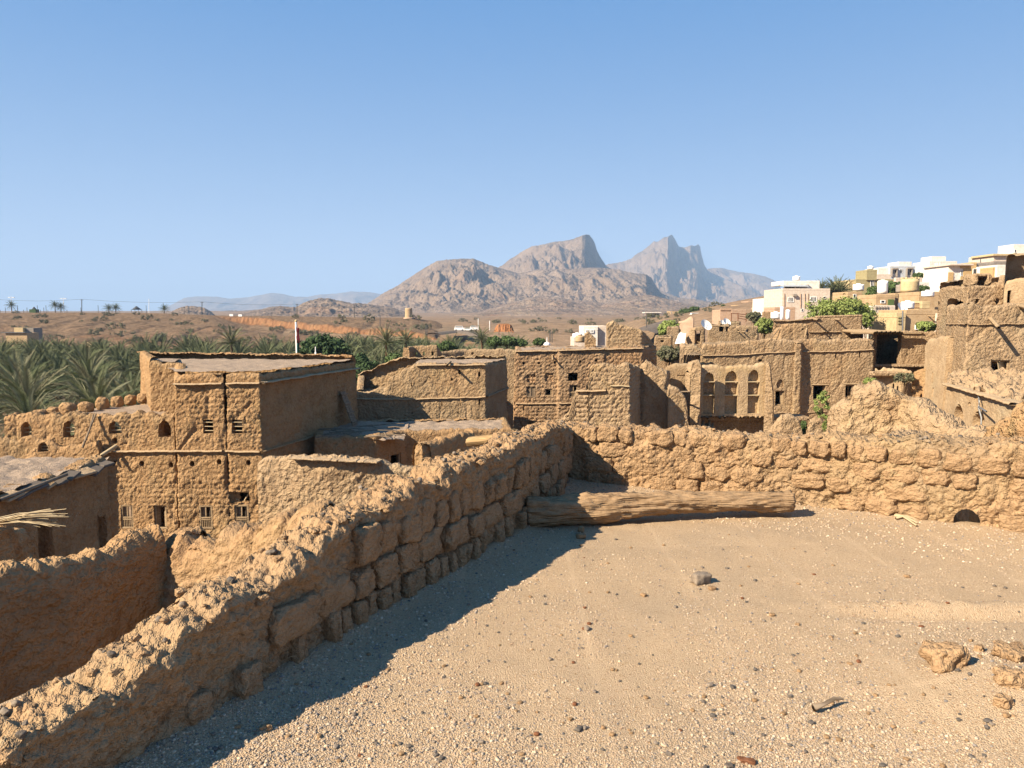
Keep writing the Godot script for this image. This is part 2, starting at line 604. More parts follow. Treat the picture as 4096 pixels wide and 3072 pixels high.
func height_texture(size: int, layers: Array) -> ImageTexture:
	var out := PackedByteArray()
	out.resize(size * size)
	var l0: PackedByteArray = layers[0][0]
	var w0: float = layers[0][1]
	var l1: PackedByteArray = layers[1][0]
	var w1: float = layers[1][1]
	var l2: PackedByteArray = layers[2][0]
	var w2: float = layers[2][1]
	for k in size * size: out[k] = clampi(int(l0[k] * w0 + l1[k] * w1 + l2[k] * w2), 0, 255)
	return picture(size, out, Image.FORMAT_L8)

func lin(r: float, g: float, b: float) -> Color:
	return Color(r, g, b).linear_to_srgb()

func solid(called: String, c: Color, rough := 0.9, metal := 0.0) -> StandardMaterial3D:
	var m := StandardMaterial3D.new()
	m.resource_name = called
	m.albedo_color = c
	m.roughness = rough
	m.metallic = metal
	m.cull_mode = BaseMaterial3D.CULL_DISABLED
	M[called] = m
	return m

func textured(called: String, c: Color, tex: Texture2D, tile: float, height: Texture2D = null, relief_cm := 0.0, vcol := true) -> StandardMaterial3D:
	var m := solid(called, c, 0.95)
	m.albedo_texture = tex
	m.uv1_triplanar = true
	m.uv1_world_triplanar = true
	m.uv1_triplanar_sharpness = 3.0
	m.uv1_scale = Vector3.ONE / tile
	m.specular_mode = BaseMaterial3D.SPECULAR_SCHLICK_GGX
	m.metallic_specular = 0.15
	m.vertex_color_use_as_albedo = vcol
	if height:
		m.heightmap_enabled = true
		m.heightmap_texture = height
		m.heightmap_scale = relief_cm
	return m

func make_materials() -> void:
	var S := 1024
	var big := noise_bytes(S, 0.006, 0, 4, 1)
	var mid := noise_bytes(S, 0.03, 0, 4, 2)
	var fine := noise_bytes(S, 0.12, 0, 3, 3)
	var cell := noise_bytes(S, 0.03, 1, 3, 4)
	var grit := noise_bytes(S, 0.09, 1, 2, 5)
	var crack := noise_bytes(S, 0.02, 2, 2, 6)
	var stone := noise_bytes(S, 0.11, 3, 1, 7)
	var mud := ramp_texture(S, [[big, 0.35], [mid, 0.35], [fine, 0.3]], [Color(0.62, 0.56, 0.5), Color(0.8, 0.76, 0.72), Color(0.9, 0.88, 0.85), Color(0.97, 0.95, 0.92), Color(1, 1, 1)])
	var mud_h := height_texture(S, [[mid, 0.45], [grit, -0.25], [cell, -0.3]])
	# height layers are inverted distances: bring them back into range
	var inv := PackedByteArray()
	inv.resize(S * S)
	for k in S * S: inv[k] = clampi(int(mid[k] * 0.35 + (255 - cell[k]) * 0.45 + fine[k] * 0.2), 0, 255)
	mud_h = picture(S, inv, Image.FORMAT_L8)
	var inv2 := PackedByteArray()
	inv2.resize(S * S)
	for k in S * S: inv2[k] = clampi(int(fine[k] * 0.35 + (255 - grit[k]) * 0.65), 0, 255)
	var grit_h := picture(S, inv2, Image.FORMAT_L8)
	var dirt := ramp_texture(S, [[mid, 0.3], [fine, 0.45], [grit, 0.25]], [Color(0.66, 0.6, 0.55), Color(0.8, 0.77, 0.73), Color(0.9, 0.88, 0.85), Color(0.97, 0.95, 0.92), Color(1, 0.99, 0.96)], stone, 236, [Color(0.6, 0.59, 0.58), Color(0.95, 0.9, 0.82), Color(0.7, 0.67, 0.64), Color(0.9, 0.78, 0.66)])
	var gravel := ramp_texture(S, [[fine, 0.45], [stone, 0.4], [mid, 0.15]], [Color(0.5, 0.47, 0.45), Color(0.7, 0.66, 0.62), Color(0.85, 0.8, 0.76), Color(0.98, 0.93, 0.88)], stone, 215, [Color(0.55, 0.55, 0.57), Color(0.9, 0.86, 0.8), Color(0.45, 0.44, 0.45)])
	var rock := ramp_texture(S, [[big, 0.4], [mid, 0.35], [fine, 0.25]], [Color(0.45, 0.42, 0.4), Color(0.66, 0.62, 0.58), Color(0.85, 0.8, 0.75), Color(1, 0.94, 0.88)])
	var grain := noise_bytes(512, 0.02, 0, 4, 9, 0.08)
	var grain2 := noise_bytes(512, 0.05, 0, 3, 10, 0.06)
	var wood := ramp_texture(512, [[grain, 0.6], [grain2, 0.4]], [Color(0.52, 0.48, 0.44), Color(0.72, 0.67, 0.62), Color(0.88, 0.83, 0.77), Color(1, 0.97, 0.92)])
	var wood_h := height_texture(512, [[grain, 0.5], [grain2, 0.5], [grain2, 0.0]])
	textured("mud_orange", lin(0.410, 0.268, 0.148), mud, 5.0, mud_h, 16.0)
	textured("mud_near", lin(0.430, 0.292, 0.175), mud, 1.0, mud_h, 4.5)
	textured("mud_tan", lin(0.415, 0.305, 0.198), mud, 5.5, mud_h, 18.0)
	textured("mud_pale", lin(0.460, 0.345, 0.225), mud, 4.0, mud_h, 5.0)
	textured("terrace_dirt", lin(0.555, 0.420, 0.285), dirt, 0.7, grit_h, 1.2)
	textured("roof_gravel", lin(0.600, 0.510, 0.415), gravel, 3.0, grit_h, 3.0)
	textured("plain_dirt", lin(0.390, 0.295, 0.205), rock, 60.0, null, 0.0)
	textured("hill_dirt", lin(0.430, 0.315, 0.210), rock, 22.0, grit_h, 40.0)
	textured("mountain_rock", lin(0.335, 0.275, 0.222), rock, 700.0, mud_h, 1100.0)
	textured("wood_old", lin(0.470, 0.385, 0.270), wood, 0.5, wood_h, 0.8, false)
	var turned := wood.get_image()
	turned.rotate_90(CLOCKWISE)
	var turned_h := wood_h.get_image()
	turned_h.rotate_90(CLOCKWISE)
	textured("wood_log", lin(0.370, 0.255, 0.155), mud, 0.6, ImageTexture.create_from_image(turned_h), 4.0, false)
	textured("straw_wood", lin(0.459, 0.348, 0.207), ImageTexture.create_from_image(turned), 0.5, ImageTexture.create_from_image(turned_h), 0.8, false)
	textured("red_earth", lin(0.407, 0.192, 0.089), mud, 9.0, mud_h, 30.0, false)
	textured("wood_grey", lin(0.311, 0.266, 0.215), wood, 0.5, wood_h, 0.5, false)
	textured("stone_grey", lin(0.237, 0.222, 0.207), rock, 0.3, grit_h, 0.2, false)
	textured("stone_pale", lin(0.385, 0.348, 0.303), rock, 0.3, grit_h, 0.2, false)
	textured("stone_blue", lin(0.2, 0.195, 0.19), rock, 0.3, grit_h, 0.2, false)
	textured("stone_sand", lin(0.459, 0.333, 0.207), rock, 0.3, grit_h, 0.2, false)
	textured("brick_red", lin(0.296, 0.148, 0.089), rock, 0.3, grit_h, 0.2, false)
	var gb := solid("gravel_bits", Color(1, 1, 1), 0.95)
	gb.vertex_color_use_as_albedo = true
	textured("mud_brick", lin(0.430, 0.292, 0.175), mud, 0.8, mud_h, 4.0, false)
	textured("asphalt", lin(0.260, 0.235, 0.210), rock, 12.0, null, 0.0, false)
	solid("straw", lin(0.38, 0.29, 0.17))
	solid("white_paint", lin(0.78, 0.75, 0.71), 0.8)
	solid("metal_dark", lin(0.06, 0.06, 0.06), 0.6, 0.2)
	solid("metal_grey", lin(0.17, 0.17, 0.17), 0.5, 0.3)

# ---------------------------------------------------------------- palms, trees and shrubs
# one palm frond along +x: arching rib with two rows of folded leaflets
func frond_arrays(length: float, rise: float, droop: float, n: int, sd: int) -> Array:
	var r := RandomNumberGenerator.new()
	r.seed = sd
	var v := PackedVector3Array()
	var idx := PackedInt32Array()
	var pt := func(f: float) -> Vector3: return Vector3(length * f * (1.0 - 0.12 * droop * f), rise * f * length - droop * f * f * length * 0.75, 0)
	for k in n:
		var f := 0.14 + 0.86 * (k + 0.5) / n
		var a: Vector3 = pt.call(f)
		var t: Vector3 = (pt.call(minf(f + 0.02, 1.0)) - pt.call(f - 0.02)).normalized()
		var up := Vector3(-t.y, t.x, 0)
		for s in [-1.0, 1.0]:
			var l := length * 0.15 * (0.45 + 0.9 * sin(PI * pow(f, 0.8)) * 0.75) * r.randf_range(0.8, 1.15)
			var dir := (t * (0.55 + 0.6 * f) + Vector3(0, 0, s) * r.randf_range(0.6, 0.95) + up * r.randf_range(0.1, 0.7)).normalized()
			var wv := t * length * 0.0066 + up * 0.004
			var b := v.size()
			v.append_array([a - wv, a + wv, a + dir * l * 0.6 + wv * 0.8 - Vector3(0, 0.02 * l, 0), a + dir * l - Vector3(0, 0.12 * l, 0)])
			idx.append_array([b, b + 1, b + 2, b, b + 2, b + 3])
	for k in 7:
		var a: Vector3 = pt.call(k / 7.0)
		var c: Vector3 = pt.call((k + 1) / 7.0)
		var h := 0.05 * (1.0 - k / 8.0)
		var b := v.size()
		v.append_array([a - Vector3(0, 0, h), a + Vector3(0, 0, h), c + Vector3(0, 0, h * 0.8), c - Vector3(0, 0, h * 0.8), a + Vector3(0, -h, 0), c + Vector3(0, -h, 0)])
		idx.append_array([b, b + 1, b + 2, b, b + 2, b + 3, b, b + 4, b + 5, b, b + 5, b + 3, b + 1, b + 2, b + 5, b + 1, b + 5, b + 4])
	return [v, idx]

func flat_mesh(v: PackedVector3Array, idx: PackedInt32Array, col := PackedColorArray()) -> ArrayMesh:
	var n := PackedVector3Array()
	n.resize(v.size())
	for k in range(0, idx.size(), 3):
		var q := (v[idx[k + 2]] - v[idx[k]]).cross(v[idx[k + 1]] - v[idx[k]])
		for e in 3: n[idx[k + e]] += q
	for k in n.size(): n[k] = n[k].normalized() if n[k].length_squared() > 1e-14 else Vector3.UP
	return mesh_of(v, n, idx, col)

var fronds := [] # [vertices, indices, mesh]
var palm_protos := []
func frond_places(sd: int, n: int) -> Array:
	var r := RandomNumberGenerator.new()
	r.seed = sd
	var out := []
	for k in n:
		var f := float(k) / n
		var el := lerpf(1.4, -0.35, pow(f, 0.9)) + r.randf_range(-0.12, 0.12)
		var yaw := k * 2.39996 + r.randf_range(-0.25, 0.25)
		var kind := (0 if f < 0.35 else 1 if f < 0.7 else 2) * 2 + r.randi() % 2
		out.append([kind, Transform3D(Basis(Vector3.UP, yaw) * Basis(Vector3(0, 0, 1), el) * Basis(Vector3.RIGHT, r.randf_range(-0.5, 0.5)), Vector3(0, 0.25 * (1.0 - f), 0)).scaled_local(Vector3.ONE * r.randf_range(0.85, 1.1))])
	return out

func make_palm(h: float, sd: int, apart: bool) -> Node3D:
	var o := Node3D.new()
	var pts := []
	for k in 9: pts.append(Vector3(0.12 * sin(k * 0.5 + sd) * k / 8.0, h * k / 8.0, 0.1 * cos(k * 0.4 + sd) * k / 8.0))
	var t := put(o, "trunk", trunk_mesh(pts, 0.25, 0.19), M.palm_trunk, false)
	var top: Vector3 = pts[8]
	var places := frond_places(sd, 52)
	if apart:
		var c := Node3D.new()
		c.name = "crown"
		o.add_child(c)
		c.position = top
		for q in places:
			var m := put(c, "frond", fronds[q[0]][2], [M.palm_leaf, M.palm_leaf_dark, M.palm_leaf_pale, M.palm_leaf_dark, M.palm_leaf_old, M.palm_leaf_pale][(q[0] + c.get_child_count() * 2) % 6], false)
			m.transform = q[1]
	else:
		var v := PackedVector3Array()
		var idx := PackedInt32Array()
		var col := PackedColorArray()
		var tone := RandomNumberGenerator.new()
		tone.seed = sd
		for q in places:
			var b := v.size()
			v.append_array((q[1] as Transform3D) * (fronds[q[0]][0] as PackedVector3Array))
			for e in fronds[q[0]][1]: idx.append(e + b)
			var g := tone.randf_range(0.55, 1.35)
			var cc := Color(g * (1.25 if q[0] > 3 else 1.0), g, g)
			for e in v.size() - b: col.append(cc)
		var m := put(o, "crown", flat_mesh(v, idx, col), M.palm_leaf, false)
		m.position = top
	return o

func trunk_mesh(pts: Array, r0: float, r1: float) -> ArrayMesh:
	var p := PackedVector3Array()
	var rings := 34
	for i in rings + 1:
		var f := float(i) / rings
		var s := f * (pts.size() - 1)
		var a := mini(int(s), pts.size() - 2)
		var c: Vector3 = (pts[a] as Vector3).lerp(pts[a + 1], s - a)
		var r := lerpf(r0, r1, f) * (1.0 + (0.16 if i % 2 else -0.06))
		for e in 10: p.append(c + Vector3(cos(TAU * (e % 9) / 9 + i * 0.35), 0, -sin(TAU * (e % 9) / 9 + i * 0.35)) * r)
	return sheet(p, rings, 9, PackedColorArray(), true)

var palm_at := Vector3.ZERO
func palm(at_: Vector3, k: int, scale_: float, turn: float, label: String, group := "", tall := 1.0) -> Node3D:
	var o: Node3D = palm_protos[k].duplicate()
	o.name = numbered("palm_tree")
	add_child(o)
	o.position = at_
	o.rotation.y = turn
	o.scale = Vector3.ONE * scale_
	return tag(o, label, "palm tree", group)

# foliage as many leaf-sized faces in clumps through the crown
func leaf_mass(half: Vector3, clumps: int, leaves: int, leaf: float, sd: int, tone: float) -> ArrayMesh:
	var r := RandomNumberGenerator.new()
	r.seed = sd
	var v := PackedVector3Array()
	var n := PackedVector3Array()
	var col := PackedColorArray()
	var idx := PackedInt32Array()
	for c in clumps:
		var d := Vector3(r.randfn(), r.randfn() * 0.9 + 0.25, r.randfn()).normalized()
		var ctr := d * half * pow(r.randf_range(0.25, 1.0), 0.45)
		var cr := (half.x + half.z) * 0.5 * r.randf_range(0.16, 0.3)
		var g := r.randf_range(0.75, 1.25)
		for l in leaves:
			var q := Vector3(r.randfn(), r.randfn() * 0.8, r.randfn()).normalized()
			var p := ctr + q * cr * pow(r.randf(), 0.4)
			var nn := (q + Vector3(r.randf_range(-1, 1), r.randf_range(-0.4, 1.2), r.randf_range(-1, 1)) * 0.9).normalized()
			var a := nn.cross(Vector3(r.randf_range(-1, 1), r.randf_range(-1, 1), r.randf_range(-1, 1))).normalized() * leaf * r.randf_range(0.6, 1.2)
			var b := nn.cross(a).normalized() * leaf * r.randf_range(0.3, 0.55)
			var k := v.size()
			v.append_array([p - a, p + b, p + a, p - b])
			var cc := Color(g * tone, g, g * tone * 0.9)
			for e in 4:
				n.append(nn)
				col.append(cc)
			idx.append_array([k, k + 1, k + 2, k, k + 2, k + 3])
	return mesh_of(v, n, idx, col)

func branches(half: Vector3, low: float, sd: int, count: int, r0: float) -> ArrayMesh:
	var r := RandomNumberGenerator.new()
	r.seed = sd
	var st := SurfaceTool.new()
	st.begin(Mesh.PRIMITIVE_TRIANGLES)
	st.append_from(bar([Vector3(0, -low, 0), Vector3(0.1, -low * 0.5, 0.05), Vector3(0, 0, 0)], r0, r0 * 0.7, 7), 0, Transform3D.IDENTITY)
	for k in count:
		var d := Vector3(r.randf_range(-1, 1), r.randf_range(0.1, 0.9), r.randf_range(-1, 1)).normalized() * half * 0.85
		st.append_from(bar([Vector3(0, -low * 0.3, 0), d * 0.45 + Vector3(0, -low * 0.1, 0), d], r0 * 0.5, r0 * 0.12, 5), 0, Transform3D.IDENTITY)
	return st.commit()

func tree(called: String, label: String, cat: String, c: int, x: float, y: float, d: float, w: float, h: float, mat: Material, leaf: float, dense: float, sd: int, group := "") -> Node3D:
	var k := d * 0.46293 / F if c > 0 else d / F
	var half := Vector3(w * k * 0.5, h * k * 0.5, w * k * 0.45)
	var p := at(c, x, y, d)
	var low := p.y - land_y(p.x, p.z)
	var o := thing(called, label, cat, Vector3(p.x, p.y - low, p.z), group)
	var m := put(o, "trunk" if cat == "tree" else "stem", branches(half, low, sd, 9, clampf(half.x * 0.07, 0.02, 0.22)), M.bark, false)
	m.position = Vector3(0, low, 0)
	var f := put(o, "crown" if cat == "tree" else "foliage", leaf_mass(half, int(clampf(70.0 * dense, 30, 130)), int(clampf(52.0 * dense, 20, 80)), maxf(leaf, half.x * 0.045), sd, 0.95), mat, false)
	f.position = Vector3(0, low, 0)
	return o

func build_green() -> void:
	var leaf := solid("palm_leaf", lin(0.125, 0.14, 0.062), 0.9)
	leaf.backlight_enabled = true
	leaf.backlight = Color(0.18, 0.2, 0.08)
	var old := solid("palm_leaf_old", lin(0.16, 0.145, 0.08), 0.9)
	old.backlight_enabled = true
	old.backlight = Color(0.15, 0.15, 0.08)
	leaf.vertex_color_use_as_albedo = true
	for q in [["palm_leaf_dark", 0.07, 0.09, 0.035], ["palm_leaf_pale", 0.19, 0.185, 0.105]]:
		var m := solid(q[0], lin(q[1], q[2], q[3]), 0.9)
		m.backlight_enabled = true
		m.backlight = Color(0.15, 0.17, 0.07)
	textured("palm_trunk", lin(0.17, 0.12, 0.08), M.wood_old.albedo_texture, 0.7, null, 0.0, false)
	textured("bark", lin(0.15, 0.11, 0.08), M.wood_old.albedo_texture, 0.7, null, 0.0, false)
	for q in [["leaf_dark", 0.035, 0.065, 0.018], ["leaf_mid", 0.07, 0.105, 0.03], ["leaf_light", 0.2, 0.235, 0.065], ["leaf_grey", 0.11, 0.105, 0.06]]:
		var m := solid(q[0], lin(q[1], q[2], q[3]), 0.9)
		m.vertex_color_use_as_albedo = true
		m.backlight_enabled = true
		m.backlight = Color(q[1] * 1.6, q[2] * 1.6, q[3] * 1.2)
	for q in [[3.6, 0.1, 0.35], [3.4, 0.05, 0.5], [3.8, 0.1, 0.6], [3.6, 0.05, 0.75], [3.3, 0.0, 0.8], [3.0, 0.0, 1.0]]:
		var a := frond_arrays(q[0], q[1], q[2], 34, fronds.size() + 3)
		fronds.append([a[0], a[1], flat_mesh(a[0], a[1])])
	for k in 5: palm_protos.append(make_palm([5.6, 4.6, 6.4, 5.2, 7.0][k], 40 + k, true))
	for k in 6: palm_protos.append(make_palm([5.4, 4.6, 6.2, 5.0, 6.8, 3.6][k], 70 + k, false))
	# palms that stand out
	named_palm(2, 1392, 600, 100, 0, 0.78, "tall palm with a clear trunk rising above the dark leafy tree")
	named_palm(2, 1560, 590, 118, 2, 0.78, "second tall palm standing close behind the clear trunked palm")
	named_palm(3, 60, 560, 145, 1, 0.85, "palm at the grove's end beside the low green bushes")
	named_palm(1, 2000, 600, 118, 3, 0.85, "broad palm rising above the flat roof of the tall house")
	for q in [[98, 262, "lone palm on the ridge beside the white lamp mast"], [474, 262, "left palm of the pair on the ridge near the dark shelter"], [524, 270, "right palm of the pair on the ridge near the dark shelter"], [938, 290, "shorter palm of the pair beside the canopy on the ridge"], [1000, 278, "taller palm of the pair beside the canopy on the ridge"], [1420, 285, "small lone palm at the end of the ridge lamps"]]:
		var p := at(1, q[0], q[1], 402)
		palm(Vector3(p.x, p.y - 5.4 * 0.95, p.z), 6 + int(q[0]) % 4, 0.95, q[0], q[2])
	for q in [[548, 470, 1.0], [600, 462, 1.2], [640, 478, 1.1], [470, 450, 0.8]]:
		var p := at(5, q[0], q[1], 176)
		palm(Vector3(p.x, p.y - 5.4 * q[2], p.z), 6, q[2], q[0], "palm growing beside the white house on the slope", "palms between the white house and the olive house")
	# the grove
	var spots := []
	var d := 50.0
	while d < 205.0:
		var step := 4.75 + d * 0.0155
		var x := -0.74 * d
		while x < 0.11 * d:
			var q := Vector2(x + rng.randf_range(-1.6, 1.6), -d + rng.randf_range(-1.6, 1.6))
			var h := rng.randf_range(6.0, 10.2)
			var px := 2048.0 + q.x / -q.y * F
			var py := 1265.0 + (EYE - (-13.0 + h)) / -q.y * F
			var lim := 1655.0 if px < 597.0 else 1452.0 if px < 1423.0 else 1560.0 if px < 1630.0 else 1445.0 if px < 2060.0 else 1392.0
			var top := 1318.0 if px > 1250.0 else 1352.0
			if py < lim - 4.0 and py > top and px < 2160.0: spots.append([q, h, -q.y])
			x += step
		d += step * 0.85
	spots.sort_custom(func(a, b): return a[2] < b[2])
	for k in spots.size():
		var q: Vector2 = spots[k][0]
		var near := k < 34
		var ppx := 2048.0 + q.x / -q.y * F
		var where := "behind the broken arcade" if ppx < 597.0 else "behind the flat roof of the tall house" if ppx < 1423.0 else "behind the house with the broken corner"
		var proto: int = (k * 7 % 5) if near else 5 + (k * 11 % 6)
		var hs: float = spots[k][1] / ([8.2, 7.2, 9.0, 7.8, 9.6, 8.0, 7.2, 8.8, 7.6, 9.4, 6.2][proto] as float)
		palm(Vector3(q.x, -13.2, q.y), proto, hs, rng.randf() * TAU, ("big date palm of the near grove " if near else "date palm of the far grove ") + where, ("near palms " if near else "far palms ") + where)
	# leafy trees and bushes
	tree("leafy_tree", "round dark green leafy tree behind the flagpole", "tree", 2, 850, 670, 78, 420, 260, M.leaf_dark, 0.22, 1.6, 1)
	tree("leafy_tree", "dark leafy tree in the gap beside the tall house", "tree", 2, 1190, 850, 62, 300, 330, M.leaf_dark, 0.2, 1.5, 2)
	tree("leafy_tree", "fresh green leafy tree behind the crumbled corner", "tree", 2, 1470, 800, 70, 190, 240, M.leaf_mid, 0.2, 1.4, 3)
	tree("leafy_tree", "small dark tree between the palms and the niche ruin", "tree", 2, 1920, 620, 110, 160, 80, M.leaf_mid, 0.24, 1.2, 4)
	for q in [[170, 575, 130, 80], [280, 575, 150, 70], [390, 590, 120, 50], [560, 580, 110, 50]]: tree("low_bush", "low green bush at the foot of the stony plain", "bush", 3, q[0], q[1], 118, q[2], q[3], M.leaf_mid, 0.26, 1.0, int(q[0]), "bushes beyond the middle house")
	tree("acacia_tree", "spreading light green acacia behind the scalloped roof", "tree", 5, 610, 665, 68, 560, 210, M.leaf_light, 0.15, 1.3, 11)
	tree("acacia_tree", "drooping end of light green acacia beside the dark open room", "tree", 5, 850, 740, 64, 110, 130, M.leaf_light, 0.13, 0.9, 12)
	tree("acacia_tree", "bright green tree beside the slanted pink wall", "tree", 4, 165, 465, 92, 190, 130, M.leaf_light, 0.18, 1.2, 13)
	tree("acacia_tree", "bright green tree behind the small mud house with two niches", "tree", 4, 985, 440, 84, 150, 130, M.leaf_light, 0.16, 1.3, 14)
	tree("acacia_tree", "thin grey-green tree behind the metal frame", "tree", 4, 900, 370, 96, 130, 90, M.leaf_grey, 0.18, 0.9, 15)
	tree("weed_bush", "grey-green bush growing between the middle houses", "bush", 4, 165, 680, 56, 200, 130, M.leaf_grey, 0.11, 1.0, 16)
	tree("weed_bush", "feathery green bush before the dark window of the long house", "bush", 4, 1490, 1150, 29, 170, 300, M.leaf_light, 0.06, 0.55, 17)
	tree("weed_bush", "thin feathery shoots below the barred window", "bush", 4, 1515, 1330, 28.2, 50, 220, M.leaf_light, 0.05, 0.6, 18)
	tree("weed_bush", "dark green bush in the gap between the two wall stumps", "bush", 4, 1335, 1325, 31, 75, 130, M.leaf_mid, 0.07, 1.0, 19)
	tree("weed_bush", "small weeds on the roof edge below the open room", "bush", 5, 1180, 1235, 43.8, 170, 80, M.leaf_grey, 0.08, 0.6, 20)
	tree("weed_bush", "small weeds at the top of the rubble heap", "bush", 5, 880, 1275, 40, 110, 90, M.leaf_light, 0.08, 0.6, 21)
	tree("weed_bush", "green bush beside the yellow wall with the small window", "bush", 5, 1370, 790, 62, 190, 70, M.leaf_light, 0.13, 0.9, 22)
	for q in [[910, 520, 120, 140, 120], [1060, 465, 140, 110, 140], [1155, 440, 90, 60, 150], [960, 480, 60, 60, 130], [1330, 470, 100, 50, 120], [1430, 330, 90, 50, 190], [1300, 350, 80, 40, 190]]: tree("garden_tree", "green garden tree among the modern houses on the slope", "tree", 5, q[0], q[1], q[4], q[2], q[3], M.leaf_mid, 0.3, 1.2, int(q[0]), "garden trees on the slope")
	for q in [[385, 305, 90, 50], [420, 375, 110, 60], [300, 320, 90, 30], [570, 380, 60, 50], [640, 285, 50, 40], [720, 290, 70, 35], [880, 280, 100, 60], [990, 265, 80, 40]]: tree("far_tree", "dusty green tree among the far houses on the plain", "tree", 4, q[0], q[1], 330, q[2], q[3], M.leaf_mid, 0.8, 0.8, int(q[0]), "far trees on the plain")
	# thorn shrubs of the ridge and the plain
	var protos := []
	for k in 5: protos.append(leaf_mass(Vector3(1.5, 0.75, 1.4), 16, 26, 0.16, 200 + k, 1.0))
	var made := 0
	while made < 95:
		var px := rng.randf_range(0, 1800)
		var t := rng.randf_range(0.3, 0.98)
		var p := ridge_point(px, t)
		shrub(p, protos[made % 5], rng.randf_range(0.7, 2.4), "thorny grey-green shrub on the stony ridge slope", "shrubs on the ridge")
		made += 1
	made = 0
	while made < 70:
		var dd := rng.randf_range(250, 700)
		var px := rng.randf_range(1840, 2900)
		var x := (px - 2048.0) / F * dd
		shrub(Vector3(x, land_y(x, -dd), -dd), protos[made % 5], rng.randf_range(0.8, 2.2), "thorny shrub dotted over the brown plain", "shrubs on the plain")
		made += 1

func named_palm(c: int, x: float, y: float, d: float, k: int, s: float, label: String) -> void:
	var p := at(c, x, y, d)
	var h: float = [5.6, 4.6, 6.4, 5.2, 7.0][k] * s
	palm(p - Vector3(0, h, 0), k, s, x, label)
	var low := p.y - h - land_y(p.x, p.z)
	if low > 0.0: # longer trunk down to the ground
		var o: Node3D = get_child(get_child_count() - 1)
		var m := put(o, "trunk_foot", trunk_mesh([Vector3(0, -low / s - 0.3, 0), Vector3(0, -low / s * 0.5, 0), Vector3(0, 0.05, 0)], 0.27, 0.25), M.palm_trunk, false)

func shrub(p: Vector3, m: Mesh, s: float, label: String, group: String) -> void:
	var o := MeshInstance3D.new()
	o.mesh = m
	o.material_override = M.leaf_grey
	o.name = numbered("thorn_shrub")
	add_child(o)
	o.transform = Transform3D(Basis(Vector3.UP, rng.randf() * TAU).scaled(Vector3(s, s, s)), p + Vector3(0, 0.5 * s, 0))
	tag(o, label, "shrub", group)

# ---------------------------------------------------------------- land, hills and mountains
func smooth_to(a: float, b: float, x: float) -> float: return step01(a, b, x)

func land_y(x: float, zz: float) -> float:
	var d := -zz
	var left := 1.0 - smooth_to(-6.0, 14.0, x)
	var near := lerpf(-10.0, -8.6, 1.0 - left)
	var slope := 0.19 * maxf(0.0, x - 15.0)
	slope = minf(slope, 21.0) * (1.0 - smooth_to(330.0, 620.0, d)) * smooth_to(18.0, 50.0, d)
	var y := near + slope
	y -= 3.0 * left * smooth_to(44.0, 60.0, d)
	var plain := -13.0 + 10.2 * smooth_to(215.0, 420.0, d) + 2.4 * smooth_to(420.0, 900.0, d)
	plain += 22.0 * smooth_to(900.0, 3000.0, d)
	var right := smooth_to(8.0, 46.0, x - d * 0.05)
	var far := smooth_to(150.0, 260.0, d) * (1.0 - right * (1.0 - smooth_to(350.0, 700.0, d)))
	y = lerpf(y, plain, far)
	y += (0.5 + 1.5 * smooth_to(150.0, 900.0, d)) * n_low.get_noise_2d(x * 0.02, zz * 0.02) * smooth_to(30.0, 90.0, d)
	return y

func build_land() -> void:
	var ang := []
	var a := -PI
	while a < PI - 0.001:
		ang.append(a)
		a += 0.006 if absf(a) < 0.72 else 0.09
	ang.append(PI)
	var nr := 230
	var p := PackedVector3Array()
	var col := PackedColorArray()
	for i in ang.size():
		for j in nr + 1:
			var r := 9.0 * pow(12000.0 / 9.0, float(j) / nr)
			var x := sin(ang[i]) * r
			var zz := -cos(ang[i]) * r
			p.append(Vector3(x, land_y(x, zz), zz))
			var k := n_low.get_noise_2d(x * 0.012, zz * 0.012)
			var g := 1.0 + 0.2 * k + 0.12 * n_mid.get_noise_2d(x * 0.03, zz * 0.03)
			col.append(Color(g * (1.0 + 0.1 * k), g, g * (1.0 - 0.08 * k)))
	structure("ground", sheet(p, ang.size() - 1, nr, col), M.plain_dirt)

# the stony ridge beyond the palms: share t of the way up from its foot (0) to its crest (1) and on over its flat top
func ridge_point(px: float, t: float) -> Vector3:
	var crest_px := 1251.0 + 13.0 * step01(500, 1000, px) + 8.0 * step01(1000, 1620, px) + 12.0 * step01(1640, 1720, px) + 34.0 * step01(1710, 1835, px)
	var d := lerpf(205.0, 400.0, t) if t < 1.0 else 400.0 + (t - 1.0) * 300.0
	var top := at(0, px, crest_px, 400.0)
	var y := lerpf(-14.0, top.y, pow(clampf(t, 0, 1), 0.9))
	if t > 1.0: y = top.y - 0.5 * (t - 1.0)
	var q := at(0, px, 1300, d)
	var x := q.x
	var lumps := 1.1 * n_low.get_noise_2d(x * 0.025, d * 0.025) + 0.5 * n_mid.get_noise_2d(x * 0.05, d * 0.05)
	y += lumps * step01(0.0, 0.2, t) * (1.0 - 0.8 * step01(0.85, 1.0, t))
	var gully := absf(n_ridge.get_noise_2d(x * 0.04, d * 0.012))
	y -= 0.9 * (1.0 - step01(0.0, 0.25, gully)) * step01(0.1, 0.4, t) * (1.0 - step01(0.75, 1.0, t))
	if px > 820.0:
		var tc := 0.96 - 0.32 * step01(900.0, 1500.0, px) - 0.12 * step01(1500.0, 1830.0, px)
		var hc := 3.2 * step01(830.0, 1000.0, px)
		y -= hc * (1.0 - step01(tc - 0.006, tc + 0.012, t + 0.006 * n_mid.get_noise_2d(x * 0.2, 0.0))) * step01(tc - 0.5, tc - 0.06, t)
	return Vector3(x, y, -d)

func cut_share(px: float) -> float:
	return 0.96 - 0.32 * step01(900.0, 1500.0, px) - 0.12 * step01(1500.0, 1830.0, px)

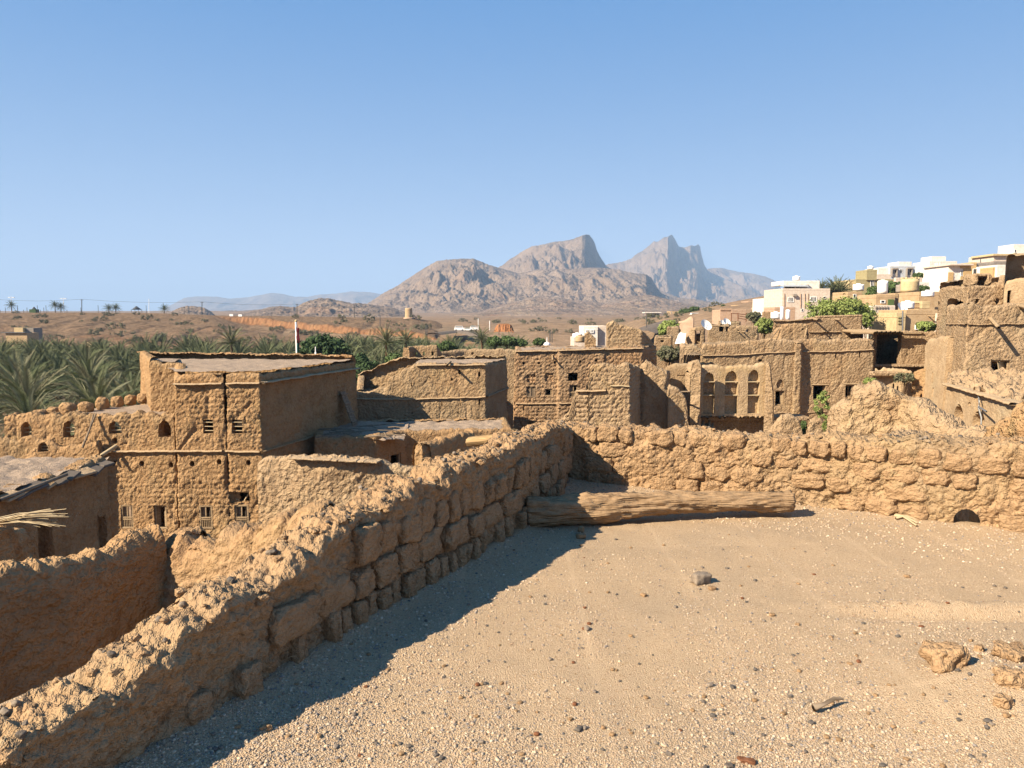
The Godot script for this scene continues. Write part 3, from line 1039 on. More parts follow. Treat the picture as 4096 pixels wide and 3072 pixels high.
func build_ridge() -> void:
	var nu := 520
	var nv := 130
	var p := PackedVector3Array()
	var col := PackedColorArray()
	for i in nu + 1:
		var px := lerpf(-260.0, 1850.0, float(i) / nu)
		for j in nv + 1:
			var t := 1.5 * j / nv
			var q := ridge_point(px, t)
			if i == nu: q.y = minf(q.y, -9.0)
			p.append(q)
			var red := 0.0
			if px > 830.0: red = (1.0 - step01(0.01, 0.03, absf(t - cut_share(px)))) * step01(830, 960, px)
			var orange := step01(0.05, 0.4, n_low.get_noise_2d(q.x * 0.035 + 5.0, q.z * 0.03)) * (1.0 - step01(0.35, 0.75, t))
			red = maxf(red, 0.5 * orange)
			var g := 1.0 + 0.25 * n_mid.get_noise_2d(q.x * 0.15, q.z * 0.15) + 0.15 * n_low.get_noise_2d(q.x * 0.1, q.z * 0.1)
			col.append(Color(g * (0.84 + 0.14 * red), g * (0.86 - 0.08 * red), g * (0.9 - 0.22 * red)))
	structure("hill", sheet(p, nu, nv, col), M.hill_dirt)

# silhouette points are in the photograph at 2212 pixels wide
func mountain(called: String, sil: Array, d_ridge: float, d_foot: float, foot: float, rough: float, power: float, tint: Color, nu := 260, nv := 90, facet := 1.0) -> void:
	var p := PackedVector3Array()
	var col := PackedColorArray()
	var x0: float = sil[0][0]
	var x1: float = sil[sil.size() - 1][0]
	var sc := d_ridge
	for i in nu + 1:
		var f := float(i) / nu
		var x := lerpf(x0, x1, f)
		var y: float = sil[0][1]
		var off := 0.0
		for k in sil.size() - 1:
			if x >= sil[k][0]:
				off = lerpf(sil[k][2] if sil[k].size() > 2 else 0.0, sil[k + 1][2] if sil[k + 1].size() > 2 else 0.0, clampf((x - sil[k][0]) / (sil[k + 1][0] - sil[k][0]), 0, 1))
				y = lerpf(sil[k][1], sil[k + 1][1], clampf((x - sil[k][0]) / (sil[k + 1][0] - sil[k][0]), 0, 1))
		y += 1.1 * n_mid.get_noise_2d(x * 0.06, d_ridge) * rough * facet
		var top := at(0, x * 1.8517, y * 1.8517, d_ridge + off)
		for j in nv + 1:
			var t := 1.35 * j / nv
			var d := lerpf(d_foot, d_ridge + off, t)
			var q := at(0, x * 1.8517, 1265, d)
			var h := pow(clampf(t, 0, 1), power)
			if t > 1.0: h = 1.0 - (t - 1.0) * 2.2
			var hgt := top.y - foot
			var u := q.x / sc * 60.0
			var w := d / sc * 60.0
			# spurs and gullies that run down the slope
			var bend := 0.8 * n_low.get_noise_2d(u * 0.12, w * 0.12)
			var spur := absf(n_ridge.get_noise_2d((u + bend * 3.0) * 0.32, w * 0.12 + 3.0)) + 0.5 * absf(n_ridge.get_noise_2d((u + bend) * 0.9, w * 0.35 + 9.0))
			var body := sin(PI * clampf(t, 0, 1))
			var yy := foot + hgt * h + (spur - 0.42) * hgt * 0.4 * rough * pow(maxf(body, 0.0), 0.7) * (0.35 + 0.65 * t)
			yy += hgt * 0.035 * rough * body * (n_mid.get_noise_2d(u * 0.4, w * 0.4) + 0.9 * n_mid.get_noise_2d(u * 1.3, w * 1.3) + 0.5 * n_mid.get_noise_2d(u * 3.0, w * 3.0))
			if j == 0: yy = minf(yy, foot - 20.0)
			if i == 0 or i == nu: yy = minf(yy, foot - 5.0)
			p.append(Vector3(q.x, yy, -d))
			var k := n_low.get_noise_2d(u * 0.25, w * 0.25 + yy * 0.002)
			var g := 1.0 + 0.28 * k + 0.22 * n_mid.get_noise_2d(u * 0.5, w * 0.5)
			var pink := step01(0.05, 0.35, n_low.get_noise_2d(u * 0.15 + 50.0, w * 0.15)) * (1.0 - step01(0.3, 0.7, t))
			col.append(Color(tint.r * g * (1.0 + 0.1 * pink), tint.g * g, tint.b * g * (1.0 - 0.05 * pink)))
	structure(called, sheet(p, nu, nv, col), M.mountain_rock)

func build_mountains() -> void:
	# faint range far to the left
	mountain("mountain", [[340, 672], [372, 657], [400, 642], [430, 639], [470, 640], [500, 644], [540, 640], [590, 631], [612, 633], [640, 641], [668, 640], [700, 634], [735, 632], [760, 628], [800, 630], [840, 636], [900, 640], [980, 660]], 9500, 7500, -40, 0.8, 1.1, Color(1, 1, 1), 160, 40)
	# jagged twin peaks behind, and the range at their right
	mountain("mountain", [[1480, 640], [1510, 590], [1527, 579], [1560, 579], [1600, 586], [1625, 590], [1650, 596], [1672, 606], [1690, 628], [1730, 660]], 7400, 5600, -20, 0.9, 1.0, Color(1, 1, 1), 140, 60)
	mountain("mountain", [[1230, 640], [1290, 580], [1312, 570], [1340, 566], [1362, 558], [1372, 549], [1386, 541], [1400, 530], [1410, 521], [1418, 522], [1430, 513], [1440, 511], [1447, 507, 200], [1454, 515, 500], [1460, 527, 700], [1466, 534, 700], [1478, 534, 550], [1488, 530, 500], [1498, 531, 700], [1505, 527, 900], [1509, 532, 1100], [1512, 548, 1250], [1518, 570, 1350], [1528, 586, 1300], [1560, 600, 900], [1600, 618], [1650, 640], [1700, 662]], 5600, 4000, -10, 1.0, 1.35, Color(1, 1, 1), 320, 100)
	# the tilted peak
	mountain("mountain", [[900, 660], [1000, 600], [1060, 585], [1085, 573], [1100, 560], [1118, 550], [1130, 541], [1150, 531], [1163, 531], [1190, 523], [1205, 521], [1222, 519], [1236, 516], [1248, 511], [1256, 508], [1263, 506, 60], [1271, 506, 260], [1277, 514, 450], [1283, 524, 620], [1288, 541, 720], [1296, 556, 780], [1303, 566, 800], [1307, 573, 800], [1330, 588, 700], [1380, 610, 500], [1460, 640], [1540, 668]], 3700, 2500, 10, 1.0, 1.25, Color(1, 1, 1), 360, 120)
	# the broad hill before it, and its shoulder to the right
	mountain("mountain", [[760, 672], [800, 652], [830, 632], [858, 618], [880, 603], [905, 587], [930, 571], [946, 563], [965, 560], [1000, 559], [1022, 558], [1042, 565], [1060, 573], [1085, 580], [1120, 590], [1160, 583], [1230, 580], [1290, 578], [1330, 581], [1370, 590], [1395, 592, 60], [1406, 600, 260], [1416, 617, 420], [1428, 634, 500], [1450, 642, 400], [1500, 646], [1550, 655], [1620, 668]], 2900, 1900, 8, 1.05, 1.15, Color(1.02, 1, 0.97), 420, 130)
	mountain("mountain", [[980, 690], [1040, 672], [1100, 655], [1150, 642], [1190, 640], [1240, 648], [1300, 655], [1360, 640], [1400, 636], [1450, 648], [1520, 664], [1600, 680]], 2000, 1350, 4, 0.95, 1.0, Color(1.06, 0.98, 0.92), 300, 80)
	# low hills at the left
	mountain("mountain", [[350, 690], [372, 672], [388, 665], [402, 661], [420, 661], [440, 664], [455, 672], [475, 690]], 1300, 900, -6, 1.2, 0.9, Color(0.88, 0.88, 0.88), 110, 50)
	mountain("mountain", [[470, 695], [500, 678], [540, 672], [580, 666], [605, 660], [640, 664], [665, 652], [690, 644], [712, 643], [735, 650], [762, 655], [800, 657], [840, 662], [900, 682], [960, 700]], 1500, 1000, -6, 1.2, 0.9, Color(0.9, 0.9, 0.9), 220, 60)
	mountain("mountain", [[440, 690], [470, 674], [490, 670], [520, 671], [560, 668], [590, 661], [610, 661], [640, 668], [700, 690]], 2400, 1900, -6, 1.1, 0.9, Color(0.9, 0.9, 0.9), 120, 40)

# ---------------------------------------------------------------- modern houses on the slope
# a flat-roofed block: front from pixels at depth d, going back by deep; parapet round its roof
func slab_house(par: Node3D, c: int, r: Array, d: float, deep: float, mat: Material, down := true, called := "wall") -> Dictionary:
	var a := at(c, r[0], (r[1] + r[3]) * 0.5, d)
	var b := at(c, r[2], (r[1] + r[3]) * 0.5, d)
	var top := at(c, (r[0] + r[2]) * 0.5, r[1], d).y
	var low := at(c, (r[0] + r[2]) * 0.5, r[3], d).y
	if down: low = minf(low, minf(land_y(a.x, a.z), land_y(b.x, b.z - deep)) - 0.5)
	var st := SurfaceTool.new()
	st.begin(Mesh.PRIMITIVE_TRIANGLES)
	var w := b.x - a.x
	var par_h := 0.45
	add_block(st, Transform3D(Basis.IDENTITY, Vector3((a.x + b.x) * 0.5, (top - par_h + low) * 0.5, -d - deep * 0.5)), Vector3(w, top - par_h - low, deep), 0.03)
	put(par, called, st.commit(), mat)
	var t := 0.2
	for q in [[0.0, t * 0.5, w + 0.02, t], [0.0, deep - t * 0.5, w + 0.02, t], [-w * 0.5 + t * 0.5, deep * 0.5, t + 0.02, deep - 2 * t], [w * 0.5 - t * 0.5, deep * 0.5, t + 0.02, deep - 2 * t]]:
		put(par, "parapet", block(Transform3D(Basis.IDENTITY, Vector3((a.x + b.x) * 0.5 + q[0], top - par_h * 0.5 + 0.004, -d - q[1] + 0.01)), Vector3(q[2], par_h, q[3]), 0.03), mat)
	return {"c": c, "d": d, "x0": a.x, "x1": b.x, "top": top, "low": low, "deep": deep}

func pane(par: Node3D, f: Dictionary, r: Array, bars := 1, called := "window", proud := 0.0) -> void:
	var p := at(f.c, (r[0] + r[2]) * 0.5, (r[1] + r[3]) * 0.5, f.d)
	var a := at(f.c, r[0], r[1], f.d)
	var b := at(f.c, r[2], r[3], f.d)
	var w := absf(b.x - a.x)
	var h := absf(a.y - b.y)
	var o := Node3D.new()
	o.name = called
	par.add_child(o, true)
	o.position = p - par.position + Vector3(0, 0, 0.02 + proud)
	bx(o, "pane" if called == "window" else "leaf", Vector3(0, 0, 0.005), Vector3(w, h, 0.03), M.glass_dark if called == "window" else M.wood_old)
	var t := clampf(w * 0.1, 0.06, 0.14)
	for s in [-1, 1]:
		bx(o, "frame", Vector3(s * (w + t) * 0.5, 0, 0.03), Vector3(t, h + 2 * t, 0.12), M.white_paint)
		bx(o, "frame", Vector3(0, s * (h + t) * 0.5, 0.03), Vector3(w, t, 0.115), M.white_paint)
	for k in bars: bx(o, "mullion", Vector3(w * ((k + 1.0) / (bars + 1) - 0.5), 0, 0.035), Vector3(0.07, h, 0.05), M.white_paint)

func tank(c: int, x: float, y: float, d: float, r: float, h: float, label: String, mat: Material, battlement := false) -> void:
	var p := at(c, x, y, d)
	var o := thing("water_tank", label, "tank", p)
	var pts := []
	for k in 5: pts.append(Vector3(0, h * k / 4.0, 0))
	put(o, "barrel", bar(pts, r, r, 16), mat, false)
	if battlement:
		for k in 10: bx(o, "merlon", Vector3(cos(TAU * k / 10) * (r - 0.1), h + 0.12, sin(TAU * k / 10) * (r - 0.1)), Vector3(0.3, 0.26, 0.2), mat, Vector3(0, -TAU * k / 10 + PI / 2, 0))
	else:
		put(o, "lid", bar([Vector3(0, h, 0), Vector3(0, h + 0.1 * r, 0), Vector3(0, h + 0.2 * r, 0)], r * 0.45, r * 0.4, 12), mat, false)

func dish(c: int, x: float, y: float, d: float, r: float, label: String, low := 1.0) -> void:
	var p := at(c, x, y, d)
	var o := thing("satellite_dish", label, "satellite dish", p - Vector3(0, low, 0))
	var v := PackedVector3Array()
	for i in 13:
		for j in 5:
			var f := j / 4.0 * r
			v.append(Vector3(cos(TAU * (i % 12) / 12) * f, sin(TAU * (i % 12) / 12) * f, f * f / r * 0.35))
	var m := put(o, "reflector", sheet(v, 12, 4), M.white_paint, false)
	m.position = Vector3(0, low, 0)
	m.rotation = Vector3(-0.6, 0.5, 0)
	put(o, "mast", straight(Vector3(0, 0, -0.1), Vector3(0, low, -0.1), 0.05), M.metal_grey, false)
	put(o, "receiver_arm", straight(Vector3(0, low - r * 0.7, 0.1), Vector3(0.2 * r, low + 0.2 * r, r * 0.9), 0.03), M.metal_grey, false)

func house(called: String, label: String, c: int, x: float, y: float, d: float) -> Node3D:
	var p := at(c, x, y, d)
	return thing(called, label, "house", Vector3(p.x, land_y(p.x, p.z) - 0.5, p.z))

func build_modern() -> void:
	for q in [["paint_white", 0.8, 0.77, 0.74], ["paint_pink", 0.5, 0.36, 0.27], ["paint_cream", 0.58, 0.47, 0.29], ["paint_olive", 0.38, 0.34, 0.2], ["paint_blue", 0.52, 0.58, 0.66], ["paint_grey", 0.32, 0.29, 0.265], ["paint_sand", 0.5, 0.37, 0.235], ["paint_rose", 0.68, 0.6, 0.53]]:
		textured(q[0], lin(q[1], q[2], q[3]), M.mud_pale.albedo_texture, 5.0, M.mud_pale.heightmap_texture, 1.0, false)
	textured("clad_stone", lin(0.56, 0.4, 0.21), M.mud_pale.albedo_texture, 3.0, M.mud_pale.heightmap_texture, 4.0, false)
	var gl := solid("glass_dark", lin(0.03, 0.035, 0.04), 0.12)
	# pink white house
	var h := house("white_house", "big pinkish white house with two framed windows and a shaded roof terrace", 5, 330, 600, 165)
	var f := slab_house(h, 5, [122, 462, 534, 672], 165, 12, M.paint_rose)
	for q in [[176, 541, 217, 577], [369, 538, 415, 572]]: pane(h, f, q, 3)
	for q in [[484, 532, 499, 549], [288, 641, 303, 660]]: pane(h, f, q, 0)
	for x in [141, 282, 318, 347]: put(h, "drain_pipe", straight(at(5, x, 505, 164.9), at(5, x, 630, 164.9), 0.09), M.paint_pink)
	slab_house(h, 5, [134, 396, 346, 432], 168, 8, M.paint_white, false, "upper_wall")
	for x in [140, 236, 338]: put(h, "post", straight(at(5, x, 432, 168.2), at(5, x, 470, 168.2), 0.15), M.paint_white)
	put(h, "terrace_back_wall", block(Transform3D(Basis.IDENTITY, at(5, 238, 450, 175)), Vector3(5.4, 2.4, 0.3)), M.paint_grey)
	put(h, "awning", block(Transform3D(Basis(Vector3.RIGHT, 0.12), at(5, 232, 440, 167)), Vector3(5.7, 0.15, 2.2), 0.02), M.paint_blue)
	slab_house(h, 5, [346, 394, 446, 468], 170, 7, M.paint_white, false, "stair_tower")
	for q in [[232, 520], [350, 600]]: put(h, "air_conditioner", block(Transform3D(Basis.IDENTITY, at(5, q[0], q[1], 164.7)), Vector3(0.8, 0.55, 0.5), 0.03), M.paint_grey)
	tank(5, 245, 396, 170, 0.8, 1.0, "white roof tank on the pinkish white house", M.white_paint)
	h = house("pink_shed", "flat pink block at the foot of the white house", 5, 145, 650, 140)
	slab_house(h, 5, [57, 623, 236, 690], 140, 6, M.paint_pink)
	h = house("white_villa", "white villa half hidden behind the pinkish white house", 4, 1060, 240, 200)
	f = slab_house(h, 4, [980, 202, 1145, 290], 200, 9, M.paint_white)
	for q in [[1003, 218, 1055, 240]]: pane(h, f, q, 4)
	# olive house
	h = house("olive_house", "olive and cream house with a stepped stair tower", 5, 890, 430, 185)
	f = slab_house(h, 5, [758, 382, 1092, 490], 185, 9, M.paint_olive)
	pane(h, f, [888, 388, 911, 444], 1)
	slab_house(h, 5, [853, 300, 942, 390], 184.6, 6, M.paint_olive, false, "stair_tower")
	slab_house(h, 5, [698, 388, 757, 500], 186, 9, M.paint_cream, true, "side_wing")
	tank(5, 885, 298, 188, 0.7, 0.8, "white tank on the olive house's stair tower", M.white_paint)
	# blue white villa
	h = house("blue_villa", "white and pale blue villa with grey framed bays", 5, 1110, 320, 235)
	f = slab_house(h, 5, [1052, 268, 1272, 368], 235, 10, M.paint_blue)
	for q in [[1076, 298, 1108, 336], [1138, 297, 1162, 326], [1205, 296, 1236, 350]]: pane(h, f, q, 1)
	for q in [[1068, 288, 1116, 296], [1196, 284, 1246, 293]]:
		var a := at(5, q[0], q[1], 235)
		var b := at(5, q[2], q[3], 235)
		put(h, "bay_canopy", block(Transform3D(Basis.IDENTITY, (a + b) * 0.5 + Vector3(0, 0, 0.4)), Vector3(b.x - a.x, 0.5, 1.0), 0.03), M.paint_grey)
		for x in [q[0] + 3, q[2] - 3]: put(h, "bay_post", block(Transform3D(Basis.IDENTITY, at(5, x, 325, 234.6)), Vector3(0.35, 2.6, 0.7), 0.03), M.paint_grey)
	slab_house(h, 5, [952, 284, 1051, 345], 236, 9, M.paint_white, true, "side_wing")
	slab_house(h, 5, [1130, 231, 1242, 275], 238, 7, M.paint_white, false, "upper_wall")
	# white house on the crest
	h = house("white_house", "plain white two step house on top of the slope", 5, 1510, 270, 260)
	f = slab_house(h, 5, [1396, 226, 1632, 330], 260, 11, M.paint_white)
	for q in [[1480, 265, 1490, 290], [1518, 262, 1528, 290], [1560, 265, 1572, 285]]: pane(h, f, q, 0)
	slab_house(h, 5, [1415, 185, 1537, 232], 263, 7, M.paint_white, false, "upper_wall")
	# stone clad houses
	h = house("stone_clad_house", "white house clad with yellow stone panels", 5, 1650, 340, 150)
	f = slab_house(h, 5, [1556, 258, 1752, 440], 150, 9, M.paint_white)
	put(h, "cornice", block(Transform3D(Basis.IDENTITY, at(5, 1654, 258, 149.8) + Vector3(0, 0, -4)), Vector3(4.9, 0.35, 9.6), 0.05), M.paint_rose)
	for q in [[1557, 322, 1597, 432], [1663, 268, 1752, 288], [1690, 290, 1752, 380], [1663, 360, 1690, 410]]:
		var a := at(5, q[0], q[1], 149.9)
		var b := at(5, q[2], q[3], 149.9)
		put(h, "stone_panel", block(Transform3D(Basis.IDENTITY, (a + b) * 0.5), Vector3(b.x - a.x, a.y - b.y, 0.2), 0.03), M.clad_stone)
	for q in [[1666, 312, 1686, 352], [1597, 345, 1606, 362]]: pane(h, f, q, 1)
	h = house("grey_house", "grey house with a wide white framed window and a stone corner", 5, 1850, 330, 155)
	f = slab_house(h, 5, [1800, 238, 1946, 420], 155, 9, M.paint_grey)
	pane(h, f, [1815, 284, 1898, 342], 4)
	slab_house(h, 5, [1750, 236, 1799, 420], 154.6, 8, M.clad_stone, true, "stone_wing")
	pane(h, f, [1760, 296, 1798, 338], 0, "window", 0.5)
	h = house("brown_house", "brown flat block behind the white house at the slope's edge", 5, 2030, 280, 165)
	slab_house(h, 5, [1945, 226, 2122, 330], 165, 8, M.paint_grey)
	h = house("cream_house", "cream house with a corner turret high on the slope", 5, 2090, 180, 185)
	f = slab_house(h, 5, [1946, 168, 2300, 300], 185, 10, M.paint_rose)
	put(h, "cornice", block(Transform3D(Basis.IDENTITY, at(5, 2120, 172, 184.8) + Vector3(0, 0, -4)), Vector3(10.6, 0.5, 9), 0.05), M.paint_cream)
	slab_house(h, 5, [2122, 80, 2230, 160], 187, 6, M.paint_white, false, "turret")
	pane(h, {"c": 5, "d": 187.0}, [2130, 128, 2143, 152], 0)
	for x in [2070, 2085, 2100]: pane(h, f, [x, 204, x + 9, 222], 0)
	h = house("white_house", "large blank white house with two narrow windows at the slope's edge", 5, 2090, 330, 148)
	f = slab_house(h, 5, [1976, 258, 2300, 420], 148, 12, M.paint_white)
	for q in [[1986, 360, 1997, 402], [2046, 345, 2059, 388]]: pane(h, f, q, 0)
	slab_house(h, 5, [1938, 278, 1976, 420], 148.6, 4, M.clad_stone, true, "stone_wing")
	# garden walls
	for q in [[1104, 368, 1332, 450, 172.0, "white garden wall below the blue villa", M.paint_rose], [1208, 408, 1392, 470, 150.0, "white garden wall below the stepped white house", M.paint_white], [942, 338, 1062, 384, 205.0, "grey garden wall beside the blue villa", M.paint_rose], [1385, 368, 1490, 390, 190.0, "low grey wall below the white crest house", M.paint_grey]]:
		var o := house("garden_wall", q[5], 5, q[0], q[3], q[4])
		tag(o, q[5], "wall")
		slab_house(o, 5, [q[0], q[1], q[2], q[3]], q[4], 1.0, q[6])
	# sand coloured houses lower down
	h = house("sand_house", "small sand coloured house with a dark window below the palms", 5, 750, 530, 128)
	f = slab_house(h, 5, [686, 490, 810, 590], 128, 6, M.paint_sand)
	pane(h, f, [738, 514, 757, 545], 0)
	tank(5, 780, 482, 130, 0.9, 1.1, "white round tank above the small sand coloured house", M.white_paint)
	h = house("sand_house", "sand coloured house with a green metal door", 5, 1010, 560, 92)
	f = slab_house(h, 5, [932, 514, 1098, 618], 92, 5, M.paint_sand)
	pane(h, f, [976, 568, 1006, 586], 0)
	put(h, "green_door", block(Transform3D(Basis.IDENTITY, at(5, 1062, 582, 91.9)), Vector3(0.75, 0.75, 0.12), 0.02), M.leaf_mid)
	put(h, "sill", block(Transform3D(Basis.IDENTITY, at(5, 1000, 612, 91.8)), Vector3(2.6, 0.12, 0.4), 0.02), M.paint_rose)
	h = house("sand_house", "long sand coloured wall house behind the terrace railing", 5, 1200, 560, 98)
	f = slab_house(h, 5, [1096, 502, 1304, 640], 98, 6, M.paint_sand)
	h = house("sand_house", "sand house with plants and a tan store box on its terrace", 5, 1400, 590, 88)
	slab_house(h, 5, [1304, 490, 1490, 560], 92, 5, M.paint_sand)
	slab_house(h, 5, [1330, 572, 1400, 636], 86, 2, M.paint_cream, false, "store_box")
	tank(5, 1222, 502, 102, 1.15, 1.9, "tan round tank with a battlemented rim", M.paint_cream, true)
	tank(5, 988, 510, 96, 0.62, 1.7, "white tank on a stand above the green door house", M.white_paint)
	tank(5, 1150, 500, 104, 0.7, 1.1, "grey louvred tank behind the battlemented tank", M.paint_grey)
	tank(5, 1380, 535, 90, 0.7, 0.7, "low white tank on the terrace of the sand house", M.white_paint)
	tank(5, 1205, 640, 76, 0.62, 0.75, "white tank behind the satellite dish", M.white_paint)
	var rl := thing("terrace_railing", "brown metal railing along the sand coloured terrace", "railing", at(5, 1215, 632, 82))
	for k in 24: put(rl, "baluster", straight(at(5, 1133 + 7.5 * k, 632, 82), at(5, 1133 + 7.5 * k, 592, 82), 0.025, 4), M.brick_red)
	for y in [592, 630]: put(rl, "rail", straight(at(5, 1130, y, 82), at(5, 1308, y, 82), 0.05), M.brick_red)
	h = house("grey_stained_house", "stained grey plaster house with pierced parapet behind the open room", 5, 1000, 720, 74)
	f = slab_house(h, 5, [892, 612, 1094, 860], 74, 5, M.paint_rose)
	for k in 5: put(h, "pierced_block", block(Transform3D(Basis.IDENTITY, at(5, 935 + 24 * k, 625, 73.95)), Vector3(0.16, 0.22, 0.14), 0.01), M.paint_grey)
	put(h, "drain_pipe", straight(at(5, 1010, 730, 73.9), at(5, 1012, 840, 73.9), 0.05), M.white_paint)
	put(h, "sagging_cable", bar([at(5, 915, 750, 73.8), at(5, 970, 735, 73.6), at(5, 1030, 690, 73.6), at(5, 1096, 650, 73.8)], 0.03, 0.03, 4), M.metal_dark)
	h = house("yellow_house", "pale yellow house with a small white window", 5, 1300, 740, 66)
	f = slab_house(h, 5, [1190, 646, 1472, 860], 66, 5, M.paint_sand)
	slab_house(h, 5, [1106, 672, 1189, 860], 65.6, 5, M.paint_cream, true, "side_wing")
	for k in 6: put(h, "vent_block", block(Transform3D(Basis.IDENTITY, at(5, 1128 + 14 * (k % 2), 710 + 26 * (k / 2), 65.55)), Vector3(0.1, 0.16, 0.1), 0.01), M.paint_olive)
	pane(h, f, [1274, 778, 1318, 812], 0)
	put(h, "corner_post", block(Transform3D(Basis.IDENTITY, at(5, 1462, 770, 65.8)), Vector3(0.3, 1.9, 0.3), 0.03), M.paint_rose)
	spout_out(h, at(5, 1385, 700, 66), 0.9)
	dish(5, 1150, 640, 70, 0.62, "white satellite dish on the pale yellow house", 0.9)
	var pm := thing("lamp_mast", "thin grey mast rising before the pale yellow house", "mast", at(5, 1162, 860, 63))
	put(pm, "mast", straight(at(5, 1162, 870, 63), at(5, 1164, 655, 63), 0.06), M.metal_grey)
	# houses at the far end of the old town
	h = house("salmon_house", "salmon coloured house with notched parapet", 4, 650, 350, 150)
	f = slab_house(h, 4, [606, 300, 702, 420], 150, 6, M.paint_pink)
	for k in 6: bx(h, "merlon", at(4, 616 + 16 * k, 297, 150) - h.position, Vector3(0.45, 0.4, 0.3), M.paint_pink)
	h = house("salmon_house", "flat brownish pink block beside the notched house", 4, 770, 310, 158)
	slab_house(h, 4, [706, 296, 832, 360], 158, 6, M.paint_pink)
	var fr := thing("metal_frame", "rusty open metal frame beside the notched house", "frame", at(4, 770, 400, 128))
	for x in [703, 760, 830]: put(fr, "post", straight(at(4, x, 405, 128), at(4, x, 328, 128), 0.08), M.brick_red)
	for y in [330, 352, 372]: put(fr, "rail", straight(at(4, 760 if y > 335 else 703, y, 128), at(4, 830, y + 12, 128), 0.07), M.brick_red)
	h = house("slanted_wall", "pink wall cut off at a slant", 4, 310, 410, 108)
	tag(h, "pink wall cut off at a slant", "wall")
	wall(h, "wall", M.paint_pink, 4, [[246, 440, 108], [374, 430, 107]], [[0, 246, 405], [0, 300, 392], [0, 340, 362], [0, 362, 360], [0, 374, 385]], -8.0, {"cell": 0.3, "style": 0, "back": true, "ragged": 0.03})
	var small := [[146, 452, 252, 524, 76.0, "low mud house with slanted sheet on its roof"], [502, 432, 690, 590, 74.0, "low mud house with two dark openings and dishes"], [590, 405, 780, 470, 88.0, "mud house behind the dishes with a peaked ruin"], [970, 318, 1075, 392, 110.0, "ruined mud room beside the thin grey-green tree"], [40, 535, 190, 600, 70.0, "low mud hut with a dark slot window"]]
	for q in small:
		var o := house("low_mud_house", q[5], 4, q[0], q[3], q[4])
		var holes := []
		if q[0] == 502: holes = [[0, 0, 598, 446, 640, 490, 0.4, false], [0, 0, 654, 446, 688, 490, 0.4, false]]
		if q[0] == 40: holes = [[0, 0, 90, 562, 120, 580, 0.4, false]]
		var wi := wall(o, "wall", M.mud_tan, 4, [[q[0], q[1], q[4]], [q[2], q[1], q[4]], [q[2] + 4, q[1], q[4] + 5], [q[0] + 2, q[1], q[4] + 5]], [[0, q[0], q[1]], [0, q[2], q[1]], [1, 0.5, at(4, q[2], q[1], q[4]).y, true], [2, 0.5, at(4, q[2], q[1], q[4]).y, true], [3, 1.0, at(4, q[0], q[1], q[4]).y, true]], -9.0, {"closed": true, "cell": 0.14, "style": 1, "open": holes, "vis": at(4, q[0], q[3], q[4]).y - 0.5, "ragged": 0.08})
		roof(o, wi, [0, 1, 2, 3], at(4, q[0], q[1], q[4]).y - 0.15, 0.0, 0.6, M.mud_tan)
	var dd := house("door_house", "narrow mud house with a tall dark doorway", 4, 400, 520, 66)
	var dh := [[0, 0, 386, 482, 442, 596, 0.4, false]]
	var dw := wall(dd, "wall", M.mud_tan, 4, [[308, 470, 66.5], [384, 455, 65.5], [474, 455, 65.5], [478, 455, 70], [320, 455, 70]], [[0, 310, 520], [0, 350, 458], [1, 390, 452], [1, 470, 452], [2, 0.5, 0.0, true], [3, 0.5, 0.0, true], [4, 1.0, -0.8, true]], -9, {"closed": true, "cell": 0.12, "style": 1, "open": [[1, 0, 386, 482, 442, 596, 0.4, false]], "vis": -3.5, "ragged": 0.07})
	put(dd, "roof", floor_mesh(at(4, 340, 458, 66.2), at(4, 470, 458, 66), at(4, 474, 458, 69.8), at(4, 330, 458, 69.8), 0.6, 0.05), M.mud_tan)
	var nh := house("two_niche_house", "small mud house with two arched holes and a flat roof", 4, 810, 500, 64)
	var nw := wall(nh, "wall", M.mud_tan, 4, [[690, 450, 64], [936, 445, 64], [940, 445, 69], [692, 445, 69]], [[0, 692, 440], [0, 934, 440], [1, 0.5, 0.15, true], [2, 0.5, 0.15, true], [3, 1.0, 0.15, true]], -9, {"closed": true, "cell": 0.12, "style": 1, "open": [[0, 1, 738, 468, 770, 498, 0.4, false], [0, 1, 822, 464, 852, 496, 0.4, false]], "vis": -2.6, "ragged": 0.05})
	roof(nh, nw, [0, 1, 2, 3], 0.1, 0.0, 0.6)
	for x in [760, 800]: spout(nh, nw, 0, x, 488, 0.4, 0.05, 0.05)
	dish(4, 475, 440, 72, 0.62, "large grey satellite dish behind the tall doorway", 1.0)
	dish(4, 625, 415, 84, 0.36, "smaller of two white satellite dishes side by side", 0.7)
	dish(4, 658, 412, 84, 0.5, "larger of two white satellite dishes side by side", 0.7)
	var tp := thing("tin_sheet", "crumpled pale sheet lying slanted beside the tall doorway", "sheet", at(4, 270, 590, 64))
	put(tp, "sheet", floor_mesh(at(4, 215, 590, 64.5), at(4, 300, 592, 64), at(4, 312, 500, 66), at(4, 250, 500, 66), 0.2, 0.12, 2.0), M.paint_white)
	tank(4, 1085, 380, 78, 0.5, 0.7, "white tank lying beside the scalloped roof", M.white_paint)
	tank(4, 1138, 385, 76, 0.18, 1.3, "slim white pipe tank before the pink shed", M.white_paint)
	tank(4, 1190, 385, 76, 0.22, 1.0, "white bottle shaped tank before the pink shed", M.white_paint)
	# white hut and kiosk in the middle
	h = house("white_hut", "small white hut with red-brown windows behind the middle roof", 3, 1000, 480, 78)
	f = slab_house(h, 3, [936, 442, 1062, 530], 78, 5, M.paint_white)
	slab_house(h, 3, [1064, 440, 1142, 510], 78.5, 4, M.paint_rose, true, "side_wing")
	for x in [962, 975, 1000, 1012]: pane(h, f, [x, 478, x + 8, 496], 0)
	h = house("cream_block", "low cream block with a white round tank", 3, 900, 550, 74)
